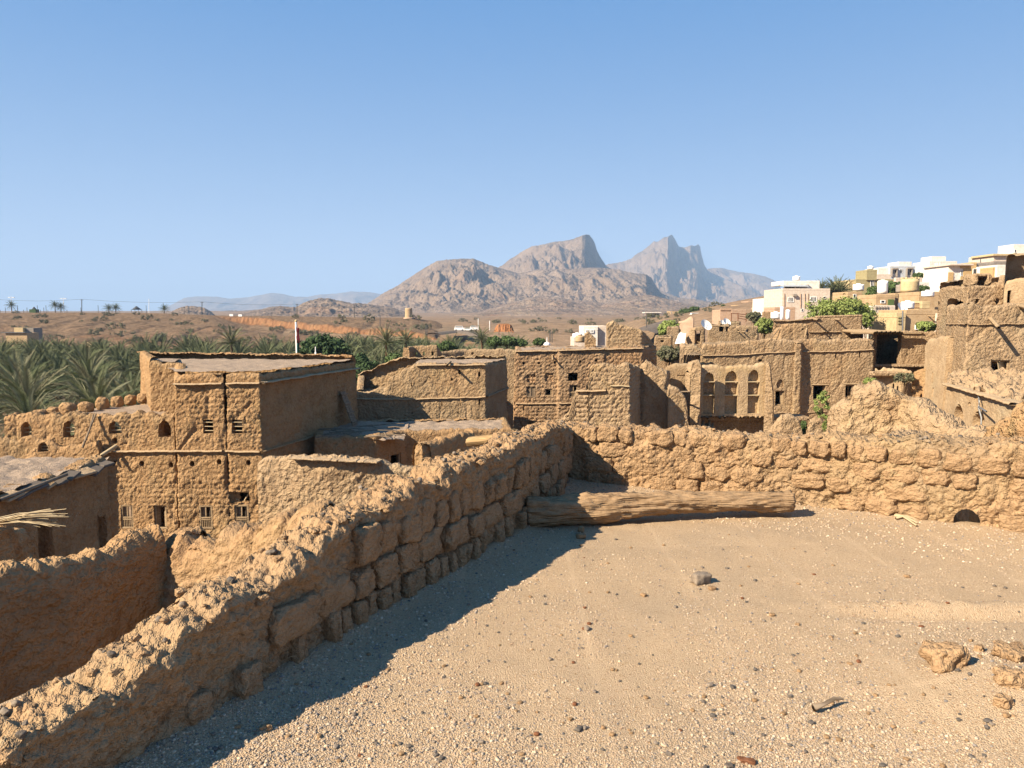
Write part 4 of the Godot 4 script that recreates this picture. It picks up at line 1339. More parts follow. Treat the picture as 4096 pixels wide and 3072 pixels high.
	slab_house(h, 3, [852, 540, 955, 600], 74, 4, M.paint_rose)
	tank(3, 908, 582, 60, 0.38, 0.55, "short tan drum on the middle roof", M.paint_sand)
	tank(3, 885, 540, 75, 0.5, 0.4, "white tank on the low cream block", M.white_paint)
	var dm := thing("white_dome", "small white dome with a finial behind the middle roof", "dome", at(3, 622, 606, 70))
	put(dm, "dome", dome_mesh(0.33, 0.3), M.white_paint, false)
	put(dm, "finial", bar([Vector3(0, 0.27, 0), Vector3(0, 0.5, 0), Vector3(0, 0.75, 0)], 0.05, 0.02), M.white_paint, false)
	# dotted far houses on the plain
	var fk := 0
	for q in [[175, 313, 272, 345, 430, 2], [412, 318, 452, 335, 450, 0], [440, 300, 500, 322, 460, 2], [500, 325, 560, 350, 400, 1], [535, 285, 580, 305, 480, 0], [600, 300, 640, 322, 330, 2], [760, 258, 850, 292, 300, 2], [850, 226, 892, 262, 320, 3], [960, 280, 1075, 318, 240, 3], [585, 290, 606, 310, 440, 0], [455, 338, 470, 350, 430, 0], [640, 262, 690, 292, 350, 0]]:
		var o := house("far_house", ["white far house on the plain beyond the town", "grey far house on the plain beyond the town", "sand coloured far house on the plain beyond the town", "pinkish far house on the plain beyond the town"][q[5]], 4, q[0], q[3], q[4])
		o.set_meta("group", "far houses on the plain")
		var ff := slab_house(o, 4, [q[0], q[1], q[2], q[3]], q[4], 10, [M.paint_white, M.paint_grey, M.paint_sand, M.paint_pink][q[5]])
		pane(o, ff, [q[0] + 6, q[1] + 10, q[0] + 13, q[1] + 18], 0)
		pane(o, ff, [q[2] - 16, q[1] + 10, q[2] - 8, q[1] + 18], 0)
	var pv := house("flat_canopy", "dark open building under a thin white flat roof on the plain", 3, 1540, 345, 420)
	tag(pv, "dark open building under a thin white flat roof on the plain", "building")
	put(pv, "roof", block(Transform3D(Basis.IDENTITY, at(3, 1538, 325, 420) + Vector3(0, 0, -4)), Vector3(9.4, 0.5, 9), 0.05), M.paint_white)
	put(pv, "back_wall", block(Transform3D(Basis.IDENTITY, at(3, 1538, 343, 428)), Vector3(7.4, 2.6, 0.4)), M.paint_grey)
	for k in 5: put(pv, "post", straight(at(3, 1478 + 30 * k, 365, 420), at(3, 1478 + 30 * k, 326, 420), 0.12), M.metal_grey)

func dome_mesh(r: float, h: float) -> ArrayMesh:
	var p := PackedVector3Array()
	for i in 17:
		for j in 8:
			var a := TAU * (i % 16) / 16
			var b := PI * 0.5 * j / 7.0
			p.append(Vector3(cos(a) * cos(b) * r, sin(b) * h, -sin(a) * cos(b) * r))
	return sheet(p, 16, 7)

func spout_out(par: Node3D, p: Vector3, l: float) -> void:
	put(par, "water_spout", straight(p, p + Vector3(0.0, -0.08, l), 0.06), M.wood_old)

# ---------------------------------------------------------------- masts, wires, flag, watch tower, road
func build_details() -> void:
	# round watch tower on the ridge
	var b := at(2, 1588, 372, 395)
	var wt := thing("watch_tower", "round tan watch tower standing on the end of the ridge", "tower", b - Vector3(0, 0.6, 0))
	var p := PackedVector3Array()
	for i in 33:
		for j in 13:
			var a := TAU * (i % 32) / 32
			var r := lerpf(2.05, 1.88, j / 12.0) if j < 12 else 1.5
			p.append(Vector3(cos(a) * r, 5.9 * minf(j / 11.0, 1.0) - (0.0 if j < 12 else 0.3), -sin(a) * r))
	put(wt, "wall", sheet(p, 32, 12), M.paint_sand, false)
	put(wt, "foot", bar([Vector3(0, 0, 0), Vector3(0, 0.4, 0), Vector3(0, 0.9, 0)], 2.9, 2.7, 24), M.paint_pink, false)
	bx(wt, "door", Vector3(0.8, 1.5, 1.75), Vector3(0.5, 1.0, 0.3), M.metal_dark)
	for k in 5: bx(wt, "loop_hole", Vector3(-1.2 + 0.6 * k, 4.7, 1.85 - 0.22 * absf(k - 2.0)), Vector3(0.15, 0.25, 0.3), M.metal_dark)
	# poles and wires along the ridge
	var poles := [[0, -40, 1196, 1256, "wooden power pole at the far end of the ridge line"], [0, 327, 1197, 1254, "wooden power pole beside the pair of palms"], [0, 808, 1207, 1263, "wooden power pole beside the low grey hill"], [0, 1188, 1216, 1268, "wooden power pole above the red cut bank"], [0, 1417, 1227, 1276, "wooden power pole between the flag and the round tower"]]
	var tops := []
	for q in poles:
		var a := at(0, q[1], q[2], 398)
		var c := at(0, q[1], q[3] + 6, 398)
		var o := thing("power_pole", q[4], "pole", c)
		put(o, "pole", straight(c, a, 0.2), M.metal_dark)
		put(o, "crossarm", straight(a + Vector3(-0.9, -0.4, 0), a + Vector3(0.9, -0.4, 0), 0.1), M.metal_dark)
		tops.append(a)
	var wire := thing("power_line", "thin power line strung between the ridge poles", "wire", tops[0])
	for k in tops.size() - 1:
		var m: Vector3 = (tops[k] as Vector3).lerp(tops[k + 1], 0.5) - Vector3(0, 1.0, 0)
		put(wire, "cable", bar([tops[k], (tops[k] as Vector3).lerp(m, 0.5) - Vector3(0, 0.25, 0), m, m.lerp(tops[k + 1], 0.5) - Vector3(0, 0.25, 0), tops[k + 1]], 0.05, 0.05, 4), M.metal_dark)
	for q in [[2, 1340, 350, 440, 340.0, "short pole on the slope left of the round tower"], [2, 1735, 432, 522, 250.0, "double pole on the valley floor, left post"], [2, 1746, 432, 522, 250.0, "double pole on the valley floor, right post"], [3, 645, 490, 575, 130.0, "left post of the three bare posts on the plain"], [3, 655, 487, 575, 130.0, "middle post of the three bare posts on the plain"], [3, 667, 487, 580, 130.0, "right post of the three bare posts on the plain"], [3, 207, 430, 520, 200.0, "pole beside the red earth mound"], [3, 127, 395, 478, 300.0, "white road pole before the red earth mound"], [3, 28, 375, 470, 320.0, "white road pole beside the parked trucks"], [3, 1482, 360, 450, 190.0, "pole beside the embankment road"], [5, 1445, 245, 322, 225.0, "first bare pole below the white crest house"], [5, 1462, 240, 322, 225.0, "second bare pole below the white crest house"], [5, 1484, 238, 330, 215.0, "leaning bare pole below the white crest house"], [5, 1836, 200, 240, 170.0, "thin street lamp pole behind the grey house"], [5, 704, 380, 400, 178.0, "thin street lamp pole beside the slope palms"], [5, 2098, 282, 400, 140.0, "white pole before the blank white house"]]:
		var a := at(q[0], q[1], q[2], q[4])
		var c := at(q[0], q[1], q[3] + 4, q[4])
		var o := thing("utility_pole", q[5], "pole", c)
		put(o, "pole", straight(c, a, 0.0005 * q[4]), M.metal_dark if q[5].find("white") < 0 else M.white_paint)
	# lamps, shelter, canopy on the ridge
	for q in [[98, 185, 320, "white lamp mast beside the lone ridge palm"], [548, 195, 330, "white lamp mast beside the pair of ridge palms"], [1287, 205, 335, "grey lamp mast beside the canopy on the ridge"]]:
		var a := at(1, q[0], q[1], 403)
		var c := at(1, q[0], q[2], 403)
		var o := thing("lamp_mast", q[3], "street lamp", c)
		put(o, "mast", straight(c, a, 0.12), M.white_paint)
		if q[0] < 1000:
			for s in [-1, 1]: bx(o, "lamp_head", a + Vector3(s * 1.1, -0.6, 0) - o.position, Vector3(1.0, 0.35, 0.6), M.white_paint)
	var cn := thing("canopy", "small dark canopy roof on four thin posts on the ridge", "canopy", at(1, 1180, 330, 402))
	var q0 := at(1, 1180, 300, 402)
	put(cn, "roof", bar([q0 + Vector3(0, 0, 0), q0 + Vector3(0, 0.9, 0), q0 + Vector3(0, 1.9, 0)], 2.9, 0.3, 4), M.metal_dark)
	for s in [-1, 1]:
		for e in [-1, 1]: put(cn, "post", straight(q0 + Vector3(s * 1.9, -4.2, e * 1.9), q0 + Vector3(s * 1.9, 0.1, e * 1.9), 0.12), M.metal_grey)
	var sh := thing("shelter", "dark green shelter with pointed top on the ridge", "shelter", at(1, 295, 325, 402))
	q0 = at(1, 295, 300, 402)
	put(sh, "roof", bar([q0 + Vector3(0, 0, 0), q0 + Vector3(0, 0.7, 0), q0 + Vector3(0, 1.6, 0)], 1.6, 0.25, 4), M.metal_dark)
	put(sh, "body", block(Transform3D(Basis.IDENTITY, q0 + Vector3(0, -1.3, 0)), Vector3(3.6, 3.0, 3), 0.1), M.leaf_dark)
	for k in 15:
		var x: float = [2, 48, 153, 205, 235, 325, 350, 380, 400, 415, 155, 1265, 580, 700, 850][k]
		var a := at(1, x, 326, 401)
		var o := thing("fence_post", "short dark post on the ridge edge", "post", a - Vector3(0, 0.4, 0), "short posts on the ridge")
		put(o, "post", straight(a - Vector3(0, 0.4, 0), a + Vector3(0, 1.6 + 1.2 * (k % 3), 0), 0.12, 5), M.metal_dark)
	for q in [[1998, 347, 30, 20, "left white sign board above the red cut bank"], [2075, 349, 26, 18, "right white sign board above the red cut bank"]]:
		var a := at(1, q[0], q[1], 396)
		var o := thing("sign_board", q[4], "sign", a - Vector3(0, 2.0, 0))
		bx(o, "panel", Vector3(0, 2.0, 0), Vector3(1.9, 1.1, 0.2), M.white_paint)
		for s in [-1, 1]: put(o, "leg", straight(Vector3(s * 0.7, -1.0, 0), Vector3(s * 0.7, 1.6, 0), 0.08), M.metal_grey, false)
	# shacks at the foot of the ridge
	var sk := thing("hill_shack", "tan shack with flat dark roof at the foot of the ridge", "hut", at(1, 140, 540, 205) - Vector3(0, 3, 0))
	slab_house(sk, 1, [50, 500, 235, 570], 203, 5, M.paint_sand)
	slab_house(sk, 1, [122, 455, 200, 500], 210, 4, M.paint_cream, true, "back_room")
	slab_house(sk, 1, [200, 458, 290, 500], 211, 4, M.paint_grey, true, "dark_room")
	put(sk, "roof_sheet", block(Transform3D(Basis.IDENTITY, at(1, 140, 498, 204)), Vector3(6.8, 0.2, 3), 0.03), M.metal_dark)
	var cs := thing("yellow_hut", "tiny pale yellow hut between the palm crowns", "hut", at(1, 772, 590, 176) - Vector3(0, 4, 0))
	slab_house(cs, 1, [752, 578, 792, 600], 176, 3, M.paint_cream)
	# flag on the roof behind the tall house
	var fp := at(0, 1189, 1450, 47)
	var fl := thing("flagpole", "white flagpole with a hanging flag of white, red and green", "flagpole", Vector3(fp.x, fp.y - 1.0, fp.z))
	put(fl, "pole", straight(fp - Vector3(0, 1.0, 0), at(0, 1184, 1287, 47), 0.07, 8), M.white_paint)
	put(fl, "finial", lump(Vector3(0.09, 0.09, 0.09), 2.0, 0.0, 1.0, 5), M.paint_cream, false).position = at(0, 1184, 1284, 47) - fl.position
	var bands := [[1300, 1350, "paint_white", 2.0], [1312, 1372, "flag_red", 7.5], [1360, 1442, "flag_green", 9.0]]
	solid("flag_red", lin(0.5, 0.03, 0.03), 0.8)
	solid("flag_green", lin(0.01, 0.14, 0.09), 0.8)
	for k in 3: # the cloth hangs in folds
		var bd: Array = bands[k]
		var cloth := PackedVector3Array()
		for i in 9:
			for j in 13:
				var f := i / 8.0
				var y: float = lerpf(bd[1], bd[0], j / 12.0)
				var q := at(0, 1187 + f * bd[3] * 1.2 + 2.0 * sin(j * 0.5 + k), y, 47)
				cloth.append(q + Vector3(0, 0, 0.12 * sin(f * 9.0 + j * 0.25 + k)))
		put(fl, "flag_cloth", sheet(cloth, 8, 12), M[bd[2]])
	# white perforated parapet and mast behind the tall house's roof
	var pw := thing("pierced_parapet", "long white pierced parapet behind the tall house", "parapet", at(2, 590, 745, 46) - Vector3(0, 3, 0))
	put(pw, "wall", block(Transform3D(Basis.IDENTITY, at(2, 590, 752, 46)), Vector3(3.15, 0.6, 0.3), 0.02), M.paint_rose)
	for k in 12: put(pw, "pierced_block", block(Transform3D(Basis.IDENTITY, at(2, 394 + 16 * k, 742, 45.84)), Vector3(0.06, 0.07, 0.06), 0.01), M.paint_grey)
	put(pw, "antenna", straight(at(2, 782, 720, 46), at(2, 782, 620, 46), 0.03), M.white_paint)
	put(pw, "antenna_box", block(Transform3D(Basis.IDENTITY, at(2, 782, 676, 46)), Vector3(0.1, 0.14, 0.1), 0.01), M.white_paint)
	# road across the plain, with its vehicles
	road([[1800, 498, 262], [1990, 478, 330], [2130, 492, 300], [2260, 540, 250]], 2, 3.0)
	road([[1420, 480, 200], [1560, 430, 235], [1700, 385, 285], [1850, 365, 330], [2010, 372, 330], [2080, 345, 420]], 3, 4.5)
	for q in [[2, 2025, 462, 330.0, 2.2, 4.4, "white truck parked where the road bends"], [2, 2150, 460, 330.0, 2.0, 3.4, "white van parked beside the road poles"], [2, 2098, 470, 335.0, 1.3, 3.2, "white car on the road past the truck"], [3, 1925, 348, 300.0, 1.9, 6.6, "white bus on the road before the far houses"], [3, 2020, 342, 330.0, 1.7, 4.5, "white car behind the bus"]]:
		vehicle(at(q[0], q[1], q[2], q[3]), q[4], q[5], q[6])
	# red earth mound
	var md := at(3, 250, 478, 280)
	var mm := PackedVector3Array()
	for i in 41:
		for j in 15:
			var a := lerpf(-1.0, 1.0, i / 40.0)
			var t := j / 14.0
			var y := 2.9 * minf(1.0, t * 2.2) * (1.0 - pow(absf(a), 5.0)) + 0.5 * n_mid.get_noise_2d(i * 0.2, j * 0.2)
			mm.append(md + Vector3(a * 3.8, y - 0.6, 3.0 - 8.0 * t + 0.8 * n_mid.get_noise_2d(i * 0.3, 3.0)))
	structure("terrain_mound", sheet(mm, 40, 14), M.red_earth)
	# timber beam on the left parapet's far end
	var bm := thing("roof_beam", "pale split timber lying behind the parapet's far end", "beam", at(8, 150, 330, 7.9))
	put(bm, "beam", bar([at(8, -60, 362, 8.2), at(8, 120, 345, 8.1), at(8, 360, 312, 7.9)], 0.055, 0.045, 9, 0.03), M.straw_wood)
	# dry palm leaf piece by the far wall
	var pc := thing("palm_sheath", "dry curled palm sheath lying below the far parapet", "plant debris", on_level(9, 1180, 1040, 0.0))
	for k in 3:
		var e := on_level(9, 1085 + 10 * k, 985 + 18 * k, 0.03)
		var g := on_level(9, 1285 + 8 * k, 1085 - 22 * k, 0.02)
		put(pc, "strip", bar([e, e.lerp(g, 0.5) + Vector3(0, 0.02, -0.03), g], 0.013, 0.008, 5), M.straw)

func road(pts: Array, c: int, w: float) -> void:
	var v := PackedVector3Array()
	var line := []
	for k in pts.size() - 1:
		for e in 12:
			var f := e / 12.0
			line.append(at(c, lerpf(pts[k][0], pts[k + 1][0], f), lerpf(pts[k][1], pts[k + 1][1], f), lerpf(pts[k][2], pts[k + 1][2], f)))
	for k in line.size():
		var t: Vector3 = line[mini(k + 1, line.size() - 1)] - line[maxi(k - 1, 0)]
		var s := Vector3(-t.z, 0, t.x).normalized() * w
		for e in 5: v.append((line[k] as Vector3) + s * (1.0 - e * 0.5) + Vector3(0, -0.8 if e == 0 or e == 4 else 0.0, 0))
	structure("road", sheet(v, line.size() - 1, 4), M.asphalt)

func vehicle(p: Vector3, h: float, l: float, label: String) -> void:
	var o := thing("parked_vehicle", label, "vehicle", p - Vector3(0, h * 0.5, 0))
	bx(o, "body", Vector3(0, h * 0.42, 0), Vector3(l, h * 0.5, 2.0), M.white_paint)
	bx(o, "cabin", Vector3(-l * 0.05, h * 0.8, 0), Vector3(l * 0.75, h * 0.4, 1.8), M.white_paint)
	bx(o, "window", Vector3(-l * 0.05, h * 0.82, 0.0), Vector3(l * 0.68, h * 0.2, 1.9), M.glass_dark)
	for s in [-1, 1]:
		var m := put(o, "wheel", bar([Vector3(0, 0, 0.85), Vector3(0, 0, 0.95), Vector3(0, 0, 1.05)], h * 0.18, h * 0.18, 12), M.metal_dark, false)
		m.position = Vector3(s * l * 0.32, h * 0.16, 0)

# ---------------------------------------------------------------- the terrace and its parapets
const CORNER := Vector2(0.58, -7.1)
var e_far := Vector2(0.885, 0.466) # along the far parapet, to the right
var e_near := Vector2(-0.466, 0.885) # along the left parapet, to the camera
var left_line := [Vector2(-2.36, -0.5), Vector2(-1.74, -1.75), Vector2(-1.1, -3.08), Vector2(-0.73, -3.9), Vector2(-0.31, -4.73), Vector2(0.07, -5.53), Vector2(0.36, -6.35), Vector2(0.58, -7.1)]
var far_line := [Vector2(0.3, -7.22), Vector2(0.9, -6.98), Vector2(1.7, -6.7), Vector2(2.5, -6.36), Vector2(2.95, -6.06), Vector2(3.3, -5.78), Vector2(4.4, -5.05), Vector2(5.6, -4.3)]

func away_from(line: Array, q: Vector2) -> float:
	var best := 99.0
	for k in line.size() - 1:
		var a: Vector2 = line[k]
		var b: Vector2 = line[k + 1]
		var f := clampf((q - a).dot(b - a) / (b - a).length_squared(), 0, 1)
		var c := a.lerp(b, f)
		var d := q.distance_to(c)
		if (b - a).cross(q - a) < 0.0: d = -d
		if absf(d) < absf(best): best = d
	return best

func ground_y(x: float, zz: float) -> float:
	var q := Vector2(x, zz)
	var y := 0.03 * n_low.get_noise_2d(x * 0.5, zz * 0.5) + 0.007 * n_mid.get_noise_2d(x * 1.2, zz * 1.2)
	var u := away_from(left_line, q)
	var v := away_from(far_line, q)
	y += 0.035 * exp(-maxf(u, 0.0) / 0.1) + 0.03 * exp(-maxf(v, 0.0) / 0.16) # soil washed against the walls
	var f := on_level(0, 3560, 2445, 0.0)
	var g := on_level(0, 4096, 2452, 0.0)
	var dv := (q - Vector2(f.x, f.z)).dot(Vector2(-(g.z - f.z), g.x - f.x).normalized())
	var fade := step01(f.x - 0.7, f.x + 0.25, x)
	y += fade * ((0.045 + 0.02 * n_mid.get_noise_2d(x * 3.0, zz * 3.0)) * exp(-(dv + 0.05) * (dv + 0.05) / 0.004) - 0.03 * exp(-(dv - 0.07) * (dv - 0.07) / 0.003))
	var w := on_level(0, 4140, 2800, 0.0)
	y += 0.1 * exp(-((x - w.x) * (x - w.x) + (zz - w.z) * (zz - w.z)) / 0.2)
	return y

func build_terrace() -> void:
	var cell := 0.032
	var nu := int(7.6 / cell)
	var nv := int(10.0 / cell)
	var p := PackedVector3Array()
	var col := PackedColorArray()
	for i in nu + 1:
		for j in nv + 1:
			var q := CORNER + e_far * (-0.5 + i * cell) + e_near * (9.8 - j * cell)
			p.append(Vector3(q.x, ground_y(q.x, q.y), q.y))
			var k := n_low.get_noise_2d(q.x * 0.8 + 20.0, q.y * 0.8)
			var g := 1.0 + 0.1 * k + 0.06 * n_mid.get_noise_2d(q.x, q.y)
			col.append(Color(g, g * (1.0 - 0.02 * k), g * (1.0 - 0.05 * k)))
	structure("terrace_floor", sheet(p, nu, nv, col), M.terrace_dirt)
	var par := thing("terrace_house", "mud brick house carrying the gravel roof terrace and its broken parapet", "house", Vector3(1.5, -10, -4))
	terrace_house = par
	left_info = wall(par, "parapet", M.mud_near, 0, left_line, [[0, 0.0, 0.28], [1, 0.5, 0.32], [2, 0.0, 0.45], [2, 0.3, 0.52], [3, 0.0, 0.62], [4, 0.0, 0.67], [5, 0.0, 0.68], [6, 0.2, 0.65], [6, 0.97, 0.59]], -2.4,
		{"world": true, "cell": 0.0115, "thick": 0.3, "style": 3, "back": true, "vis": -0.12, "ragged": 0.06, "crest": 0.025, "batter": -0.06, "amp": 1.15})
	far_info = wall(par, "parapet", M.mud_near, 0, far_line, [[0, 0.0, 0.57], [1, 0.0, 0.59], [2, 0.0, 0.58], [3, 0.0, 0.59], [4, 0.0, 0.62], [5, 0.0, 0.68], [6, 0.5, 0.68]], -2.4,
		{"world": true, "cell": 0.013, "thick": 0.34, "style": 3, "back": true, "vis": -0.12, "ragged": 0.05, "crest": 0.03, "batter": 0.0, "amp": 1.1,
		"open": [[5, 2, 0.15, -0.05, 0.285, 0.155, 0.34, false]]})

var terrace_house: Node3D
var left_info: Dictionary
var far_info: Dictionary

# a point on a parapet's terrace face: s metres along it, y up, out of the face
func on_parapet(info: Dictionary, s: float, y: float, out: float) -> Array:
	var k := 0
	while k < info.nor.size() - 1 and s > info.s0[k + 1]: k += 1
	var f: float = (s - info.s0[k]) / (info.s0[k + 1] - info.s0[k])
	var q: Vector2 = (info.pl[k] as Vector2).lerp(info.pl[k + 1], f)
	var n: Vector2 = info.nor[k]
	var p := Vector3(q.x + n.x * out, y, q.y + n.y * out)
	return [p, Basis(Vector3(n.y, 0, -n.x), Vector3.UP, Vector3(n.x, 0, n.y))]

# ---------------------------------------------------------------- bricks, stones and wood on the terrace
func build_near() -> void:
	var par := terrace_house
	# mud bricks that stand out of the parapets
	var shapes := []
	for k in 14: shapes.append(lump(Vector3(0.5, 0.5, 0.5), 3.8 + 0.2 * k, 0.17, 5.0 + k * 2.7, 13, 0.12))
	var L: float = left_info.s0[left_info.s0.size() - 1]
	for row in [[0.0, 0.15, 0.105, 2.5], [0.155, 0.17, 0.24, 2.7], [0.33, 0.19, 0.15, 3.6]]:
		var s: float = row[3]
		while s < L - 0.1:
			var w: float = row[2] * rng.randf_range(0.75, 1.35)
			var h: float = row[1] * rng.randf_range(0.85, 1.1)
			if rng.randf() < 0.88 and row[0] + h < crest_at(left_info, s + w * 0.5, 0.08) - 0.03:
				var q := on_parapet(left_info, s + w * 0.5, row[0] + h * 0.5 + 0.015, rng.randf_range(-0.082, -0.05))
				brick(par, shapes[rng.randi() % 14], q, Vector3(w * 0.95, h * 1.02, 0.17), M.mud_brick)
			s += w + 0.012
	var FL: float = far_info.s0[far_info.s0.size() - 1]
	for row in [[0.01, 0.14, 0.2], [0.155, 0.15, 0.24], [0.31, 0.13, 0.2], [0.45, 0.14, 0.17]]:
		var s := 0.45
		while s < FL - 0.5:
			var w: float = row[2] * rng.randf_range(0.6, 1.4)
			var h: float = row[1] * rng.randf_range(0.85, 1.1)
			var hole: bool = row[0] < 0.2 and absf(s + w * 0.5 - (far_info.s0[5] + 0.28)) < 0.24
			if rng.randf() < (0.85 if row[0] > 0.4 else 0.7) and not hole:
				var q := on_parapet(far_info, s + w * 0.5, row[0] + h * 0.5, rng.randf_range(-0.07, -0.04) if row[0] > 0.4 else rng.randf_range(-0.082, -0.055))
				brick(par, shapes[rng.randi() % 14], q, Vector3(w, h * 1.02, 0.17), M.mud_brick)
			s += w + 0.01
	# stones set in the crests
	var pebble_shapes := []
	for k in 10: pebble_shapes.append(lump(Vector3(0.5, rng.randf_range(0.28, 0.42), rng.randf_range(0.34, 0.48)), rng.randf_range(2.2, 3.4), 0.22, 60.0 + k * 1.9, 5, 0.35))
	var tints := [M.stone_grey, M.stone_pale, M.stone_pale, M.stone_blue, M.mud_brick]
	for k in 210:
		var on_left := k < 120
		var info := left_info if on_left else far_info
		var s := rng.randf_range(1.3, L - 0.05) if on_left else rng.randf_range(0.1, FL - 0.6)
		var deep := rng.randf_range(0.03, 0.28)
		var q := on_parapet(info, s, 0.0, -deep)
		var p: Vector3 = q[0]
		p.y = crest_at(info, s, deep) - 0.004
		var size := rng.randf_range(0.014, 0.036) * (1.4 if rng.randf() < 0.12 else 1.0)
		var o := put(par, "crest_stone", pebble_shapes[rng.randi() % 10], tints[rng.randi() % 5], false)
		o.transform = Transform3D(Basis.from_euler(Vector3(rng.randf_range(-0.5, 0.5), rng.randf() * TAU, rng.randf_range(-0.5, 0.5))).scaled(Vector3.ONE * size), p - par.position)
	# clods crumbling on the crest
	for k in 130:
		var on_left := k < 90
		var info := left_info if on_left else far_info
		var s := rng.randf_range(1.3, L - 0.05) if on_left else rng.randf_range(0.1, FL - 0.6)
		var deep := rng.randf_range(0.0, 0.28)
		var q := on_parapet(info, s, 0.0, -deep)
		var p: Vector3 = q[0]
		p.y = crest_at(info, s, deep) - 0.01
		var size := rng.randf_range(0.02, 0.06)
		var o := put(par, "mud_clod", shapes[rng.randi() % 14], M.mud_brick, false)
		o.transform = Transform3D(Basis.from_euler(Vector3(rng.randf() * TAU, rng.randf() * TAU, 0)).scaled(Vector3(size, size * 0.7, size * 0.9)), p - par.position)
	# straw ends in the mud
	var straw := bar([Vector3(-0.5, 0, 0), Vector3(0, 0.06, 0.03), Vector3(0.5, 0, 0)], 0.02, 0.012, 4)
	for k in 80:
		var s := rng.randf_range(1.3, L - 0.05)
		var deep := rng.randf_range(-0.03, 0.28)
		var q := on_parapet(left_info, s, 0.0, -deep)
		var p: Vector3 = q[0]
		p.y = crest_at(left_info, s, maxf(deep, 0.03)) + 0.004 if deep > 0.0 else rng.randf_range(0.05, 0.4)
		var o := put(par, "straw_stem", straw, M.straw, false)
		o.transform = Transform3D(Basis.from_euler(Vector3(rng.randf_range(-0.5, 0.5), rng.randf() * TAU, rng.randf_range(-0.6, 0.6))).scaled(Vector3(1, 1, 1) * rng.randf_range(0.03, 0.08)), p - par.position)
	# log along the far wall
	var a := on_level(0, 2105, 2048, 0.105)
	var b := on_level(0, 3160, 2002, 0.13)
	var pts := []
	for k in 21:
		var f := k / 20.0
		pts.append(a.lerp(b, f) + Vector3(0, 0.02 * sin(f * PI), 0.012 * sin(f * 9.0)))
	var log_ := thing("fallen_log", "weathered palm trunk log lying beside the far parapet", "log", Vector3(a.x, 0, a.z))
	put(log_, "trunk", log_mesh(pts, 0.112, 0.078), M.wood_log)
	# individual stones: position in pixels, size in pixels, colour
	stone_at("grey_block", "squared grey stone block alone on the open terrace floor", "stone", 2808, 2345, Vector3(0.12, 0.075, 0.085), M.stone_pale, 0.35, 4.5)
	stone_at("flat_stone", "small flat pale stone right beside the grey block", "stone", 2850, 2366, Vector3(0.05, 0.022, 0.035), M.stone_sand, 0.2, 3.0)
	stone_at("flat_stone", "broken pale stone slab at the shadow's edge near the log", "stone", 2323, 2150, Vector3(0.075, 0.04, 0.06), M.stone_sand, 0.1, 4.0)
	stone_at("flat_stone", "round pale stone resting behind the broken slab near the log", "stone", 2325, 2125, Vector3(0.06, 0.05, 0.05), M.stone_sand, 1.3, 3.0)
	stone_at("mud_clod", "big fallen mud clod with a dark hollow beside it", "clod", 3800, 2730, Vector3(0.17, 0.12, 0.15), M.mud_brick, 0.2, 3.0)
	stone_at("mud_clod", "long crumbled mud clod lying on the mound", "clod", 4065, 2835, Vector3(0.14, 0.08, 0.1), M.mud_brick, -0.3, 3.0)
	stone_at("mud_clod", "lowest small mud clod on the mound", "clod", 4020, 2890, Vector3(0.08, 0.055, 0.06), M.mud_brick, 0.6, 3.0)
	stone_at("mud_clod", "squarish mud clod behind the big hollow clod", "clod", 3920, 2650, Vector3(0.045, 0.035, 0.04), M.mud_brick, 0.6, 3.4)
	stone_at("mud_clod", "broad mud clod at the top of the mound", "clod", 4075, 2720, Vector3(0.16, 0.07, 0.14), M.mud_brick, 0.1, 2.8)
	stone_at("mud_clod", "orange mud clod lying in the parapet's shadow edge", "clod", 1058, 2928, Vector3(0.05, 0.035, 0.035), M.mud_brick, 0.4, 3.0)
	stone_at("brick_shard", "thin red brick shard lying on the gravel", "shard", 2990, 3036, Vector3(0.065, 0.016, 0.025), M.brick_red, -0.3, 6.0)
	var st := thing("driftwood_stick", "short splintered grey stick lying on the gravel", "stick", on_level(0, 3310, 2810, 0.0))
	var q0 := on_level(0, 3255, 2832, 0.012)
	var q1 := on_level(0, 3372, 2796, 0.02)
	put(st, "stick", bar([q0, q0.lerp(q1, 0.3) + Vector3(0, 0.006, 0.004), q0.lerp(q1, 0.7) + Vector3(0, 0.012, -0.003), q1], 0.017, 0.008, 7, 0.01), M.wood_grey)
	# pebbles that can be told apart
	var kinds := [["dark blue-grey pebble lying on the terrace gravel", M.stone_blue, 0.2], ["light grey pebble lying on the terrace gravel", M.stone_pale, 0.24], ["sandy orange pebble lying on the terrace gravel", M.stone_sand, 0.38], ["mid grey pebble lying on the terrace gravel", M.stone_grey, 0.12], ["dark red-brown pebble lying on the terrace gravel", M.brick_red, 0.06]]
	var made := 0
	while made < 300:
		var px := rng.randf_range(300, 4090)
		var py := 2080.0 + 980.0 * pow(rng.randf(), 0.7)
		var p := on_level(0, px, py, 0.0)
		var q := Vector2(p.x, p.z)
		if away_from(left_line, q) < 0.08 or away_from(far_line, q) < 0.06: continue
		var r := rng.randf()
		var k := 0
		while k < 4 and r > kinds[k][2]:
			r -= kinds[k][2]
			k += 1
		var o := MeshInstance3D.new()
		o.mesh = pebble_shapes[rng.randi() % 10]
		o.material_override = kinds[k][1]
		o.name = numbered("pebble")
		add_child(o)
		var size := rng.randf_range(0.011, 0.027) * (1.6 if rng.randf() < 0.12 else 1.0)
		o.transform = Transform3D(Basis.from_euler(Vector3(rng.randf_range(-0.3, 0.3), rng.randf() * TAU, 0)).scaled(Vector3(size, size * rng.randf_range(0.6, 1.0), size)), Vector3(p.x, ground_y(p.x, p.z) + size * 0.16, p.z))
		var spot := "on the sunlit terrace gravel"
		if away_from(left_line, q) < 0.42: spot = "in the left parapet's shadow"
		elif away_from(far_line, q) < 0.7: spot = "close under the far parapet"
